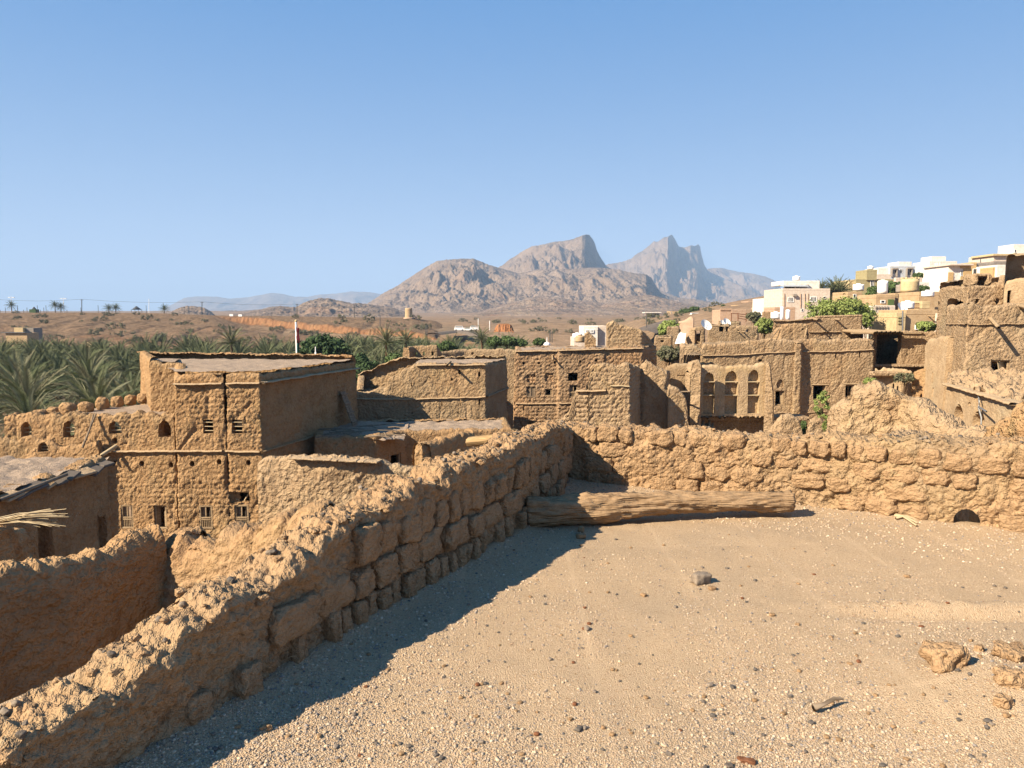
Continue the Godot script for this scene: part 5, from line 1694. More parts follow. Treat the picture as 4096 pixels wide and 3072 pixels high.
		var look: String = (kinds[k][0] as String).split(" pebble")[0]
		tag(o, "%s pebble lying %s" % [look, spot], "pebble", "%s pebbles %s" % [look, spot])
		made += 1
	# gravel that nobody could count
	var grit := lump(Vector3(0.5, 0.32, 0.42), 2.6, 0.25, 91.0, 2, 0.3)
	var cols := [Color(0.27, 0.23, 0.2), Color(0.42, 0.32, 0.235), Color(0.56, 0.41, 0.27), Color(0.6, 0.45, 0.31), Color(0.62, 0.5, 0.37), Color(0.48, 0.32, 0.2), Color(0.63, 0.46, 0.3), Color(0.57, 0.43, 0.29)]
	var tf := []
	var cl := []
	while tf.size() < 40000:
		var px := rng.randf_range(-100, 4200)
		var py := 1960.0 + 1200.0 * pow(rng.randf(), 0.62)
		var p := on_level(0, px, py, 0.0)
		var q := Vector2(p.x, p.z)
		var al := away_from(left_line, q)
		if al < -0.05 or away_from(far_line, q) < -0.05: continue
		if n_low.get_noise_2d(p.x * 1.1 + 9.0, p.z * 1.1) + rng.randf_range(-0.3, 0.5) < -0.12 and al > 0.5: continue
		var size := rng.randf_range(0.0035, 0.009) * (1.9 if rng.randf() < 0.1 else 1.0)
		tf.append(Transform3D(Basis.from_euler(Vector3(rng.randf_range(-0.5, 0.5), rng.randf() * TAU, 0)).scaled(Vector3.ONE * size), Vector3(p.x, ground_y(p.x, p.z) + size * 0.12, p.z)))
		var c: Color = cols[rng.randi() % 8]
		cl.append(c * rng.randf_range(0.5, 0.85))
	while tf.size() < 44500: # coarser stones swept together under the walls
		var far_side := rng.randf() < 0.6
		var info := far_info if far_side else left_info
		var e := on_parapet(info, rng.randf_range(0.3, info.s0[info.s0.size() - 1] - 0.1), 0.0, 0.02 + (0.9 if far_side else 0.5) * pow(rng.randf(), 1.6))
		var p: Vector3 = e[0]
		var size := rng.randf_range(0.006, 0.019)
		tf.append(Transform3D(Basis.from_euler(Vector3(rng.randf_range(-0.5, 0.5), rng.randf() * TAU, 0)).scaled(Vector3.ONE * size), Vector3(p.x, ground_y(p.x, p.z) + size * 0.1, p.z)))
		cl.append((cols[rng.randi() % 8] as Color) * rng.randf_range(0.55, 0.9))
	scatter("gravel", grit, M.gravel_bits, tf, cl, "fine mixed gravel strewn over the terrace floor", "gravel")

func brick(par: Node3D, m: Mesh, q: Array, size: Vector3, mat: Material) -> void:
	var o := put(par, "mud_brick", m, mat, false)
	var b: Basis = q[1]
	b = b * Basis.from_euler(Vector3(rng.randf_range(-0.08, 0.08), rng.randf_range(-0.1, 0.1), rng.randf_range(-0.05, 0.05)))
	o.transform = Transform3D(b * Basis.from_scale(size), (q[0] as Vector3) - par.position)

# height of the crest at s, a little behind its inner edge
func crest_at(info: Dictionary, s: float, deep: float) -> float:
	var best := -9.0
	var m: ArrayMesh = info.node.mesh
	if not info.has("crest_grid"):
		var g := {}
		for v in m.surface_get_arrays(0)[Mesh.ARRAY_VERTEX]:
			var key := Vector2i(roundi(v.x / 0.04), roundi(v.z / 0.04))
			if v.y > g.get(key, -9.0): g[key] = v.y
		info["crest_grid"] = g
	var q: Vector3 = on_parapet(info, s, 0.0, -deep)[0]
	return info.crest_grid.get(Vector2i(roundi(q.x / 0.04), roundi(q.z / 0.04)), 0.3)

func log_mesh(pts: Array, r0: float, r1: float) -> ArrayMesh:
	var fine := []
	for i in pts.size() - 1:
		for e in 5: fine.append((pts[i] as Vector3).lerp(pts[i + 1], e / 5.0))
	fine.append(pts[pts.size() - 1])
	var p := PackedVector3Array()
	var m := fine.size()
	var sides := 44
	for ring in m + 4:
		var i := clampi(ring - 2, 0, m - 1)
		var t: Vector3 = (fine[mini(i + 1, m - 1)] - fine[maxi(i - 1, 0)]).normalized()
		var u := t.cross(Vector3.UP).normalized()
		var w := t.cross(u)
		var f := float(i) / (m - 1)
		var r := lerpf(r0, r1, f) * (1.0 + 0.08 * sin(f * 7.0))
		if ring == 0 or ring == m + 3: r = 0.0
		elif ring == 1 or ring == m + 2: r *= 0.72
		for s in sides + 1:
			var a := TAU * (s % sides) / sides
			var d := u * cos(a) + w * sin(a)
			var q: Vector3 = fine[i] + d * r
			# long fibres and rotten hollows
			q += d * r * (0.3 * n_low.get_noise_3dv(Vector3(cos(a) * 0.9, sin(a) * 0.9, f * 5.0)) + 0.16 * n_mid.get_noise_3dv(Vector3(cos(a) * 1.6, sin(a) * 1.6, f * 3.0)) + 0.16 * n_mid.get_noise_3dv(Vector3(cos(a) * 4.0, sin(a) * 4.0, f * 9.0)) - 0.1 * (1.0 - step01(0.0, 0.12, absf(n_ridge.get_noise_3dv(Vector3(cos(a) * 3.0, sin(a) * 3.0, f * 4.0))))))
			p.append(q)
	return sheet(p, m + 3, sides, PackedColorArray(), true)

func stone_at(called: String, label: String, cat: String, px: float, py: float, size: Vector3, mat: Material, turn: float, sharp: float) -> void:
	var p := on_level(0, px, py, 0.0)
	p.y = ground_y(p.x, p.z)
	var o := MeshInstance3D.new()
	o.mesh = lump(size * 0.5, sharp, 0.3 if cat == "clod" else 0.16, px * 0.013, 16 if cat == "clod" else 9, 0.35)
	o.material_override = mat
	o.name = numbered(called)
	add_child(o)
	o.position = p + Vector3(0, size.y * (0.25 if cat == "clod" else 0.38), -size.z * 0.3)
	o.rotation.y = turn
	tag(o, label, cat)

func scatter(called: String, m: Mesh, mat: Material, tf: Array, cl: Array, label: String, cat: String) -> void:
	var mm := MultiMesh.new()
	mm.transform_format = MultiMesh.TRANSFORM_3D
	mm.use_colors = true
	mm.mesh = m
	mm.instance_count = tf.size()
	for k in tf.size():
		mm.set_instance_transform(k, tf[k])
		mm.set_instance_color(k, cl[k])
	var o := MultiMeshInstance3D.new()
	o.multimesh = mm
	o.material_override = mat
	o.name = numbered(called)
	add_child(o)
	tag(o, label, cat)
	o.set_meta("kind", "stuff")

# ---------------------------------------------------------------- parts of the old houses
var box_meshes := {}
func bx(par: Node3D, called: String, c: Vector3, size: Vector3, mat: Material, turn := Vector3.ZERO) -> MeshInstance3D:
	var key := (size * 1000.0).round()
	if not box_meshes.has(key): box_meshes[key] = block(Transform3D.IDENTITY, size, minf(0.012, size[size.min_axis_index()] * 0.2))
	var o := put(par, called, box_meshes[key], mat, false)
	o.position = c
	o.rotation = turn
	return o

# a node for a window or door in an opening: x along the wall, y up, z outwards
func fitting(par: Node3D, called: String, info: Dictionary, h: Array, inset: float) -> Array:
	var st := seat(info, h, inset)
	var o := Node3D.new()
	o.name = called
	par.add_child(o, true)
	var t: Transform3D = st[0]
	t.origin -= par.position
	o.transform = t
	return [o, st[1], st[2]]

# kinds: 0 frame only, 1 carved balusters below shutters, 2 cross sticks, 3 closed shutters, 4 upright bars, 5 frame with one shutter open
func window(par: Node3D, info: Dictionary, h: Array, kind: int, inset := 0.05, called := "window") -> void:
	var f := fitting(par, called, info, h, inset)
	var o: Node3D = f[0]
	var w: float = f[1]
	var e: float = f[2]
	var wd: Material = M.wood_old if kind != 3 else M.wood_grey
	var t := 0.075
	if kind != 2:
		bx(o, "frame", Vector3(0, e / 2 - t / 2, 0), Vector3(w, t, 0.09), wd)
		bx(o, "frame", Vector3(0, -e / 2 + t / 2, 0.01), Vector3(w + 0.03, t, 0.1), wd)
		for s in [-1, 1]: bx(o, "frame", Vector3(s * (w / 2 - t / 2), 0, 0), Vector3(t, e - 2 * t, 0.085), wd)
	match kind:
		1:
			bx(o, "mullion", Vector3(0, e * 0.25, 0.0), Vector3(0.05, e * 0.42, 0.07), wd)
			bx(o, "rail", Vector3(0, -e * 0.03, 0.02), Vector3(w - 2 * t, 0.05, 0.07), wd)
			bx(o, "rail", Vector3(0, -e * 0.11, 0.02), Vector3(w - 2 * t, 0.05, 0.07), wd)
			for k in 5:
				var x := (k - 2) * (w - 2 * t) / 5.2
				bx(o, "baluster", Vector3(x, -e * 0.29, 0.02), Vector3(0.035, e * 0.3, 0.04), wd)
				bx(o, "bead", Vector3(x, -e * 0.07, 0.025), Vector3(0.035, 0.035, 0.04), wd, Vector3(0, 0, 0.78))
			bx(o, "shutter", Vector3(-w * 0.23, e * 0.2, -0.06), Vector3(w * 0.42, e * 0.5, 0.03), M.wood_grey)
			if rng.randf() < 0.6: bx(o, "shutter", Vector3(w * 0.26, e * 0.2, -0.1), Vector3(w * 0.34, e * 0.5, 0.03), M.wood_grey, Vector3(0, -0.5, 0))
		2:
			for k in 3:
				var q := straight(Vector3(-w / 2 - 0.08, e * (0.3 - 0.3 * k), 0), Vector3(w / 2 + 0.05, e * (0.33 - 0.3 * k) - 0.02, 0.03), 0.022, 5)
				put(o, "stick", q, M.straw, false)
		3:
			for s in [-1, 1]:
				for k in 2: bx(o, "shutter_board", Vector3(s * w * (0.1 + 0.21 * k), 0, -0.02), Vector3(w * 0.19, e - 2 * t, 0.03), wd)
			bx(o, "mullion", Vector3.ZERO, Vector3(0.05, e - 2 * t, 0.06), wd)
		4:
			for k in 2: bx(o, "window_bar", Vector3(w * (-0.16 + 0.32 * k), 0, 0), Vector3(0.05, e - 2 * t, 0.05), wd)
		5:
			bx(o, "shutter", Vector3(w * 0.3, 0, -0.08), Vector3(w * 0.34, e - 2 * t, 0.035), M.wood_old, Vector3(0, -0.35, 0))
			bx(o, "shutter", Vector3(-w * 0.34, 0, -0.13), Vector3(w * 0.3, e - 2 * t, 0.035), M.wood_old, Vector3(0, 1.1, 0))

# thin stone course along pixels on a wall
func course(par: Node3D, info: Dictionary, k: int, pts: Array, mat: Material, out := 0.02, h := 0.07, deep := 0.22) -> void:
	var line := []
	for q in pts: line.append(wall_point(info, k, q[0], q[1], out))
	var p := PackedVector3Array()
	var total := 0.0
	for i in line.size() - 1: total += (line[i] as Vector3).distance_to(line[i + 1])
	var n := int(total / 0.12)
	var nn := Vector3(info.nor[k].x, 0, info.nor[k].y)
	for i in n + 1:
		var s := float(i) / n * (line.size() - 1)
		var a := mini(int(s), line.size() - 2)
		var q: Vector3 = (line[a] as Vector3).lerp(line[a + 1], s - a)
		q.y += 0.035 * n_mid.get_noise_3dv(q * 0.6)
		var o := deep * (0.5 + 0.18 * n_mid.get_noise_3dv(q * 1.5))
		for e in [[-0.5 * h, -0.1], [-0.5 * h, o], [-0.1 * h, o + 0.02], [0.5 * h, o - 0.02], [0.5 * h, -0.1]]:
			p.append(q + nn * e[1] + Vector3.UP * e[0])
	put(par, "stone_course", sheet(p, n, 4), mat)

func spout(par: Node3D, info: Dictionary, k: int, x: float, y: float, length: float, drop := 0.12, r := 0.07, side := 0.0, mat: Material = null) -> void:
	var a := wall_point(info, k, x, y, -0.2)
	var n := Vector3(info.nor[k].x, 0, info.nor[k].y)
	var b := a + n * (length + 0.2) + Vector3.DOWN * drop + Vector3(n.z, 0, -n.x) * side
	put(par, "water_spout", bar([a, a.lerp(b, 0.5), b], r, r * 0.9, 8), mat if mat else M.wood_old)

func roof(par: Node3D, info: Dictionary, ids: Array, y: float, tilt := 0.0, cell := 0.25, mat: Material = null) -> void:
	var c := []
	for k in ids:
		var q: Vector2 = info.pl[k]
		c.append(Vector3(q.x, y, q.y))
	c[2].y += tilt
	c[3].y += tilt
	put(par, "roof", floor_mesh(c[0], c[1], c[2], c[3], cell, 0.05, 1.0), mat if mat else M.roof_gravel)

func vents(k: int, list: Array, r: float) -> Array:
	var o := []
	for q in list: o.append([k, 2, q[0] - r, q[1] - r * 1.15, q[0] + r, q[1] + r * 1.15, 0.4, false])
	return o

# ---------------------------------------------------------------- the old town
func build_town_left() -> void:
	# tall house
	var t := thing("tower_house", "tall cracked mud brick house with carved wooden windows and a flat gravel roof", "house", at(0, 870, 1800, 32) * Vector3(1, 0, 1) + Vector3(0, -10.8, 0))
	var ow := [[2, 0, 811, 1679, 853, 1735, 0.45, false], [2, 0, 798, 2021, 851, 2115, 0.45, false], [2, 0, 824, 2142, 842, 2179, 0.2, true], [6, 0, 927, 1679, 970, 1735, 0.45, false], [6, 0, 940, 2019, 996, 2115, 0.45, false], [6, 0, 917, 1966, 998, 2010, 0.45, false]]
	ow += vents(2, [[769, 1854], [878, 1846]], 10) + vents(6, [[994, 1850]], 10)
	var tw := wall(t, "tower_wall", M.mud_orange, 0, [[597, 1460, 32.5], [703, 1460, 32.5], [698, 1540, 30], [895, 1540, 30], [897, 1540, 30.7], [903, 1540, 30.7], [906, 1540, 30], [1039, 1532, 30], [1423, 1475, 38.3], [560, 1450, 40]],
		[[0, 600, 1450], [0, 703, 1456], [2, 700, 1512], [2, 740, 1497], [2, 890, 1494], [3, 0.5, -0.75, true], [6, 908, 1498], [6, 1036, 1498], [7, 1040, 1500], [7, 1423, 1449], [8, 0.0, -0.35, true], [8, 1.0, -0.3, true], [9, 1.0, -0.25, true]], -11.0,
		{"closed": true, "cell": 0.06, "vis": -9.6, "style": 1, "open": ow, "ragged": 0.07, "amp": 1.25, "batter": 0.012})
	window(t, tw, ow[0], 2, 0.1)
	window(t, tw, ow[1], 1, 0.03)
	window(t, tw, ow[3], 2, 0.1)
	bx(t.get_child(t.get_child_count() - 1), "shutter", Vector3(0.05, 0.08, -0.25), Vector3(0.35, 0.3, 0.03), M.straw)
	window(t, tw, ow[4], 1, 0.03)
	var st: Array = seat(tw, ow[5], 0.15)
	put(t, "lintel", straight((st[0] as Transform3D) * Vector3(-0.5, 0.24, 0.1), (st[0] as Transform3D) * Vector3(0.5, 0.2, 0.1), 0.04), M.straw)
	put(t, "broken_stick", straight((st[0] as Transform3D) * Vector3(0.15, -0.2, 0.0), (st[0] as Transform3D) * Vector3(0.36, 0.16, 0.0), 0.03), M.straw)
	put(t, "broken_stick", straight((st[0] as Transform3D) * Vector3(-0.38, -0.02, 0.0), (st[0] as Transform3D) * Vector3(-0.05, -0.19, 0.0), 0.03), M.straw)
	course(t, tw, 2, [[697, 1537], [890, 1534]], M.mud_pale, 0.03)
	course(t, tw, 6, [[906, 1533], [1042, 1531]], M.mud_pale, 0.03)
	course(t, tw, 7, [[1036, 1531], [1425, 1473]], M.mud_pale, 0.03, 0.07, 0.4)
	course(t, tw, 2, [[697, 1804], [892, 1802]], M.mud_pale, 0.03)
	course(t, tw, 6, [[906, 1803], [1042, 1806]], M.mud_pale, 0.03)
	course(t, tw, 7, [[1040, 1808], [1256, 1743]], M.mud_orange, 0.03)
	course(t, tw, 2, [[697, 2197], [890, 2199]], M.mud_orange, 0.03)
	course(t, tw, 6, [[908, 2200], [1000, 2198]], M.mud_orange, 0.03)
	put(t, "roof", floor_mesh(at(0, 700, 1485, 30.15), at(0, 1036, 1485, 30.15), at(0, 1414, 1438, 38.2), at(0, 610, 1435, 38.6), 0.2, 0.06), M.roof_gravel)
	put(t, "roof", floor_mesh(at(0, 602, 1446, 32.7), at(0, 700, 1446, 32.7), at(0, 720, 1435, 38.2), at(0, 600, 1435, 38.4), 0.2, 0.05), M.roof_gravel)
	for k in 5: # loose boards along the roof edge
		var a := at(0, 1120 + 55 * k, 1446 - k, 37.6 + 0.1 * k)
		put(t, "roof_board", block(Transform3D(Basis(Vector3.UP, 0.1 - 0.08 * k), a), Vector3(0.75, 0.05, 0.3), 0.01), M.straw)
	# arcade wing
	var g := thing("arcade_house", "roofless mud storey with a row of broken arched windows above a wooden casement", "house", at(0, 350, 1700, 32) * Vector3(1, 0, 1) + Vector3(0, -10.8, 0))
	var ao := [[0, 0, 486, 2019, 536, 2114, 0.45, false], [0, 0, 620, 2019, 670, 2116, 0.45, false], [0, 1, 84, 1686, 128, 1750, 0.45, false], [0, 1, 252, 1682, 297, 1750, 0.45, false], [0, 1, 433, 1684, 485, 1736, 0.45, false], [0, 1, 634, 1678, 684, 1748, 0.45, false], [0, 2, 445, 1752, 470, 1778, 0.3, true]]
	ao += vents(0, [[454, 1854], [568, 1854], [684, 1859]], 10)
	var aw := wall(g, "arcade_wall", M.mud_orange, 0, [[15, 1680, 30.6], [696, 1690, 30.1]], [[0, 15, 1668], [0, 40, 1660], [0, 140, 1658], [0, 240, 1661], [0, 390, 1655], [0, 440, 1664], [0, 480, 1660], [0, 540, 1652], [0, 640, 1662], [0, 696, 1652]], -11.0,
		{"cell": 0.06, "vis": -9.3, "style": 1, "open": ao, "back": true, "ragged": 0.14, "amp": 1.25})
	window(g, aw, ao[0], 1, 0.03)
	window(g, aw, ao[1], 5, 0.03)
	for k in [2, 3, 4]:
		var f := fitting(g, "window", aw, ao[k], 0.2)
		for e in 2: put(f[0], "stick", straight(Vector3(-0.3, -0.15 + 0.18 * e, 0), Vector3(0.3, -0.12 + 0.16 * e, 0.05), 0.025), M.straw, false)
	course(g, aw, 0, [[392, 1806], [540, 1804], [697, 1804]], M.mud_pale, 0.03)
	spout(g, aw, 0, 468, 1778, 0.6, 0.35, 0.09, -0.3, M.straw)
	put(g, "roof", floor_mesh(at(0, 60, 1668, 31), at(0, 690, 1668, 31), on_level(0, 640, 1612, -2.5), on_level(0, 60, 1660, -2.5), 0.18, 0.05), M.roof_gravel)
	var stub := [[1240, 1062, 82, 78], [1130, 1077, 86, 82], [1015, 1093, 88, 92], [888, 1110, 92, 108], [742, 1140, 124, 84], [590, 1155, 122, 100], [464, 1172, 112, 62], [350, 1186, 110, 46]]
	for q in stub:
		var b := on_level(1, q[0], q[1] + q[3] * 0.5, -2.55)
		var k: float = -b.z * 0.463 / F
		var m := lump(Vector3(q[2] * k * 0.5, q[3] * k * 0.56, 0.25), 3.2, 0.16, q[0] * 0.01, 9)
		var o := put(g, "parapet_stub", m, M.mud_orange, false)
		o.position = b + Vector3(0, q[3] * k * 0.45, 0) - g.position
	# poles that lean on the arcade
	var pole := thing("leaning_pole", "pair of grey poles leaning against the broken arcade wall", "pole", at(0, 333, 1785, 29.9))
	put(pole, "pole", bar([at(0, 330, 1790, 29.6), at(0, 356, 1722, 29.95), at(0, 384, 1655, 30.25)], 0.05, 0.035), M.wood_grey)
	put(pole, "pole", bar([at(0, 341, 1765, 29.6), at(0, 360, 1715, 29.95), at(0, 374, 1657, 30.25)], 0.035, 0.03), M.wood_grey)
	# crumbled wall before the arcade
	var rw := thing("ruined_wall", "crumbled mud wall with a stick-barred gap before the arcade", "wall", at(0, 200, 1840, 29) * Vector3(1, 0, 1) + Vector3(0, -5.0, 0))
	var ro := [[0, 1, 152, 1768, 194, 1808, 0.4, false]]
	var ri := wall(rw, "wall", M.mud_orange, 0, [[-60, 1770, 30.1], [200, 1770, 30.05], [392, 1772, 29.95]], [[0, -40, 1758], [0, 93, 1753], [0, 153, 1758], [0, 196, 1760], [1, 205, 1776], [1, 260, 1790], [1, 310, 1780], [1, 345, 1768], [1, 385, 1764]], -8.6, {"cell": 0.08, "vis": -5.0, "style": 4, "amp": 0.5, "back": true, "thick": 0.3, "open": ro, "ragged": 0.16})
	for e in 3: put(rw, "stick", straight(wall_point(ri, 0, 148, 1776 + 12 * e, -0.2), wall_point(ri, 0, 198, 1774 + 13 * e, -0.15), 0.025), M.straw)
	# low house whose gravel roof shows at the left, its side in shade
	var b := thing("shaded_house", "low mud house with collapsing gravel roof and shaded side with a doorway", "house", at(0, 60, 1985, 26) * Vector3(1, 0, 1) + Vector3(-4, -10.8, 0))
	var A := at(0, 0, 1985, 17.6)
	var B := at(0, 430, 1850, 21.6)
	var pa := Vector2(A.x, A.z)
	var pb := Vector2(B.x, B.z)
	var bo := [[1, 0, 153, 2091, 213, 2290, 0.5, false], [1, 0, 392, 2060, 430, 2330, 0.25, true]]
	var bi := wall(b, "side_wall", M.mud_orange, 0, [pa + (pa - pb) * 0.7, pa, pb], [[0, 0.0, -2.68, true], [1, 2, 1975], [1, 60, 1958], [1, 170, 1926], [1, 290, 1886], [1, 400, 1846], [1, 428, 1840]], -11.0, {"cell": 0.09, "style": 1, "amp": 1.0, "vis": -9.0, "open": bo, "ragged": 0.16, "thick": 0.6})
	put(b, "roof", floor_mesh(Vector3(pa.x - 9, -2.55, pa.y + 4), Vector3(pa.x - 0.2, -2.65, pa.y + 4), Vector3(pb.x - 0.1, -2.6, pb.y - 0.3), Vector3(pb.x - 11, -2.5, pb.y - 0.3), 0.16, 0.16, 1.6), M.roof_gravel)
	put(b, "back_wall", block(Transform3D(Basis.IDENTITY, Vector3(pa.x - 2.5, -7.0, (pa.y + pb.y) * 0.5)), Vector3(0.4, 6.0, 9)), M.mud_orange)
	for k in 9: # slabs along the broken roof edge
		var x := 20.0 + 48.0 * k
		var q := wall_point(bi, 1, x, 1990 - 0.32 * x + 6.0 * sin(k * 2.1), 0.12)
		put(b, "roof_slab", block(Transform3D(Basis(Vector3(0.1, 1, 0.05).normalized(), 1.5 + 0.3 * sin(k * 3.0)).rotated(Vector3(0, 0, 1), -0.15 + 0.1 * sin(k * 1.7)), q), Vector3(0.55 + 0.2 * sin(k * 1.3), 0.07, 0.4), 0.02), M.stone_grey if k % 3 else M.mud_pale)
	put(b, "roof_beam", bar([wall_point(bi, 1, -40, 2000, 0.25), wall_point(bi, 1, 120, 1940, 0.25), wall_point(bi, 1, 240, 1897, 0.2)], 0.05, 0.045), M.wood_grey)
	# straw bundle on the low wall, and that wall
	var lw := thing("low_wall", "low shaded mud wall with rubble top beside the dark doorway", "wall", at(0, 60, 2300, 14) * Vector3(1, 0, 1) + Vector3(0, -10.8, 0))
	wall(lw, "wall", M.mud_orange, 0, [[-260, 2085, 12.4], [40, 2100, 13.8], [172, 2140, 15.4]], [[0, -200, 2085], [1, 42, 2110], [1, 110, 2118], [1, 130, 2150], [1, 150, 2215], [1, 172, 2300]], -11.0, {"cell": 0.08, "style": 1, "amp": 1.2, "vis": -4.5, "back": true, "thick": 0.7, "ragged": 0.08})
	var sb := thing("straw_bundle", "bundle of dry palm ribs sticking out over the low wall", "straw", at(0, 20, 2100, 13.9))
	for k in 30:
		var s0 := at(0, -60 + 2 * k, 2100 - rng.randf_range(0, 20), 14.0)
		var s1 := at(0, 190 + rng.randf_range(-40, 90), 2060 + rng.randf_range(-30, 50), 13.7 + rng.randf_range(-0.3, 0.3))
		put(sb, "palm_rib", bar([s0, s0.lerp(s1, 0.5) + Vector3(0, 0.06, 0), s1], 0.011, 0.005, 4), M.straw)
	# wall ends close below the terrace
	var w1 := thing("collapsed_wall", "thick crumbling mud wall, its broad face in shade below the terrace", "wall", at(0, 300, 2400, 8.8) * Vector3(1, 0, 1) + Vector3(0, -10.8, 0))
	wall(w1, "wall", M.mud_orange, 0, [[-420, 2440, 6.6], [0, 2322, 8.0], [278, 2267, 8.6], [556, 2165, 9.6], [664, 2150, 9.9]], [[0, -300, 2420], [0, 0, 2322], [1, 140, 2300], [2, 278, 2267], [2, 417, 2228], [3, 556, 2162], [3, 600, 2150], [3, 660, 2152]], -11.0,
		{"cell": 0.03, "style": 3, "amp": 0.7, "vis": -3.4, "back": true, "thick": 0.5, "ragged": 0.1, "batter": 0.05, "crest": 0.1})
	var w2 := thing("collapsed_wall", "sunlit heap of mud wall with stones between the terrace and the carved windows", "wall", at(0, 850, 2300, 9.5) * Vector3(1, 0, 1) + Vector3(0, -10.8, 0))
	wall(w2, "wall", M.mud_near, 0, [[640, 2150, 10.2], [690, 2205, 9.8], [800, 2205, 9.6], [1080, 2150, 9.0], [1260, 2090, 8.8]], [[0, 640, 2155], [0, 690, 2200], [1, 745, 2215], [2, 800, 2208], [2, 850, 2165], [2, 930, 2160], [2, 1024, 2125], [2, 1075, 2105], [3, 1150, 2070], [3, 1255, 2040]], -11.0, {"cell": 0.035, "style": 3, "amp": 1.6, "vis": -2.6, "back": true, "thick": 0.6, "ragged": 0.16, "batter": 0.15, "crest": 0.12})
	# lumpy wall right of the tall house
	var w3 := thing("lumpy_wall", "sunlit lumpy mud wall topped with flat stone slabs", "wall", at(0, 1350, 1950, 22) * Vector3(1, 0, 1) + Vector3(0, -10.8, 0))
	var wi := wall(w3, "wall", M.mud_tan, 0, [[1030, 1850, 22.6], [1320, 1830, 22.0], [1690, 1870, 22.0]], [[0, 1030, 1852], [0, 1062, 1835], [0, 1180, 1830], [1, 1325, 1832], [1, 1530, 1850], [1, 1562, 1866], [1, 1690, 1873]], -11.0, {"cell": 0.045, "style": 4, "amp": 0.55, "vis": -6.6, "back": true, "thick": 0.4, "ragged": 0.06})
	for k in 11:
		var q := wall_point(wi, 0 if k < 4 else 1, 1186 + 32 * k, 1829 + 1.5 * k, 0.03)
		put(w3, "stone_slab", block(Transform3D(Basis(Vector3.UP, 0.25 * sin(k * 2.3)).rotated(Vector3(0, 0, 1), 0.06 * sin(k * 1.9)), q), Vector3(0.32 + 0.08 * sin(k * 1.1), 0.045, 0.5), 0.012), M.mud_pale)
	# low house with debris on its roof
	var h := thing("debris_roof_house", "low mud house with sticks and debris strewn over its gravel roof", "house", at(0, 1600, 1740, 35) * Vector3(1, 0, 1) + Vector3(0, -10.8, 0))
	var ho := [[1, 0, 1562, 1813, 1604, 1890, 0.3, false]]
	var hi := wall(h, "wall", M.mud_orange, 0, [[1256, 1757, 32.6], [1502, 1753, 32.8], [1622, 1734, 34.4], [1877, 1725, 34.9], [2050, 1722, 35.4], [2030, 1677, 38.9], [1262, 1690, 38.0]], [[0, 0.0, -3.75, true], [0, 1.0, -3.7, true], [1, 1.0, -3.75, true], [3, 1.0, -3.75, true], [6, 1.0, -3.75, true]], -11.0, {"closed": true, "cell": 0.1, "vis": -7.0, "open": ho, "ragged": 0.1, "style": 1})
	window(h, hi, ho[0], 0, 0.1, "door_frame")
	put(h, "roof", floor_mesh(at(0, 1258, 1758, 32.8), at(0, 1615, 1758, 32.8), on_level(0, 1640, 1681, -3.8), on_level(0, 1262, 1690, -3.8), 0.14, 0.09, 1.6), M.roof_gravel)
	put(h, "roof", floor_mesh(at(0, 1600, 1731, 35.0), at(0, 2045, 1727, 35.4), on_level(0, 2025, 1678, -3.8), on_level(0, 1635, 1681, -3.8), 0.14, 0.09, 1.6), M.roof_gravel)
	for k in 26:
		var a := on_level(0, 1290 + rng.randf_range(0, 300), 1700 + rng.randf_range(0, 48), -3.68)
		var th := rng.randf_range(-0.5, 0.5) + (0.0 if k % 3 else 1.2)
		var l := rng.randf_range(0.3, 1.0)
		put(h, "roof_stick", bar([a - Vector3(cos(th), 0, sin(th)) * l, a + Vector3(0, 0.05, 0), a + Vector3(cos(th), 0.03, sin(th)) * l], 0.03, 0.02, 5), M.wood_grey)
	var w4 := thing("round_ended_wall", "thick mud wall with a gravel crest and sunlit rounded end", "wall", at(0, 1700, 1800, 30) * Vector3(1, 0, 1) + Vector3(0, -10.8, 0))
	wall(w4, "wall", M.mud_orange, 0, [[1655, 1782, 30.4], [1660, 1786, 29.8], [1690, 1788, 29.7], [1905, 1738, 32.6]], [[0, 0.0, -3.65, true], [3 - 1, 1.0, -3.5, true]], -11.0, {"cell": 0.07, "style": 1, "vis": -6.0, "back": true, "thick": 0.7, "ragged": 0.08, "crest": 0.12})
	# plank ladder
	var fl := on_level(0, 1420, 1700, -3.75)
	var ft := wall_point(tw, 7, 1362, 1566, 0.12)
	var ld := thing("plank_ladder", "grey plank ladder leaning on the shaded side of the tall house", "ladder", fl)
	var ax := (ft - fl).normalized()
	var sd := Vector3(tw.nor[7].y, 0, -tw.nor[7].x)
	sd = (sd - ax * sd.dot(ax)).normalized()
	var bs := Basis(sd, ax, sd.cross(ax))
	var ll := fl.distance_to(ft)
	for k in 2: put(ld, "plank", block(Transform3D(bs, (fl + ft) * 0.5 + sd * (-0.14 + 0.28 * k)), Vector3(0.25, ll, 0.05), 0.01), M.wood_grey)
	for k in 4: put(ld, "rung", block(Transform3D(bs, fl.lerp(ft, 0.1 + 0.27 * k) + bs.z * 0.05), Vector3(0.6, 0.09, 0.06), 0.01), M.wood_grey)

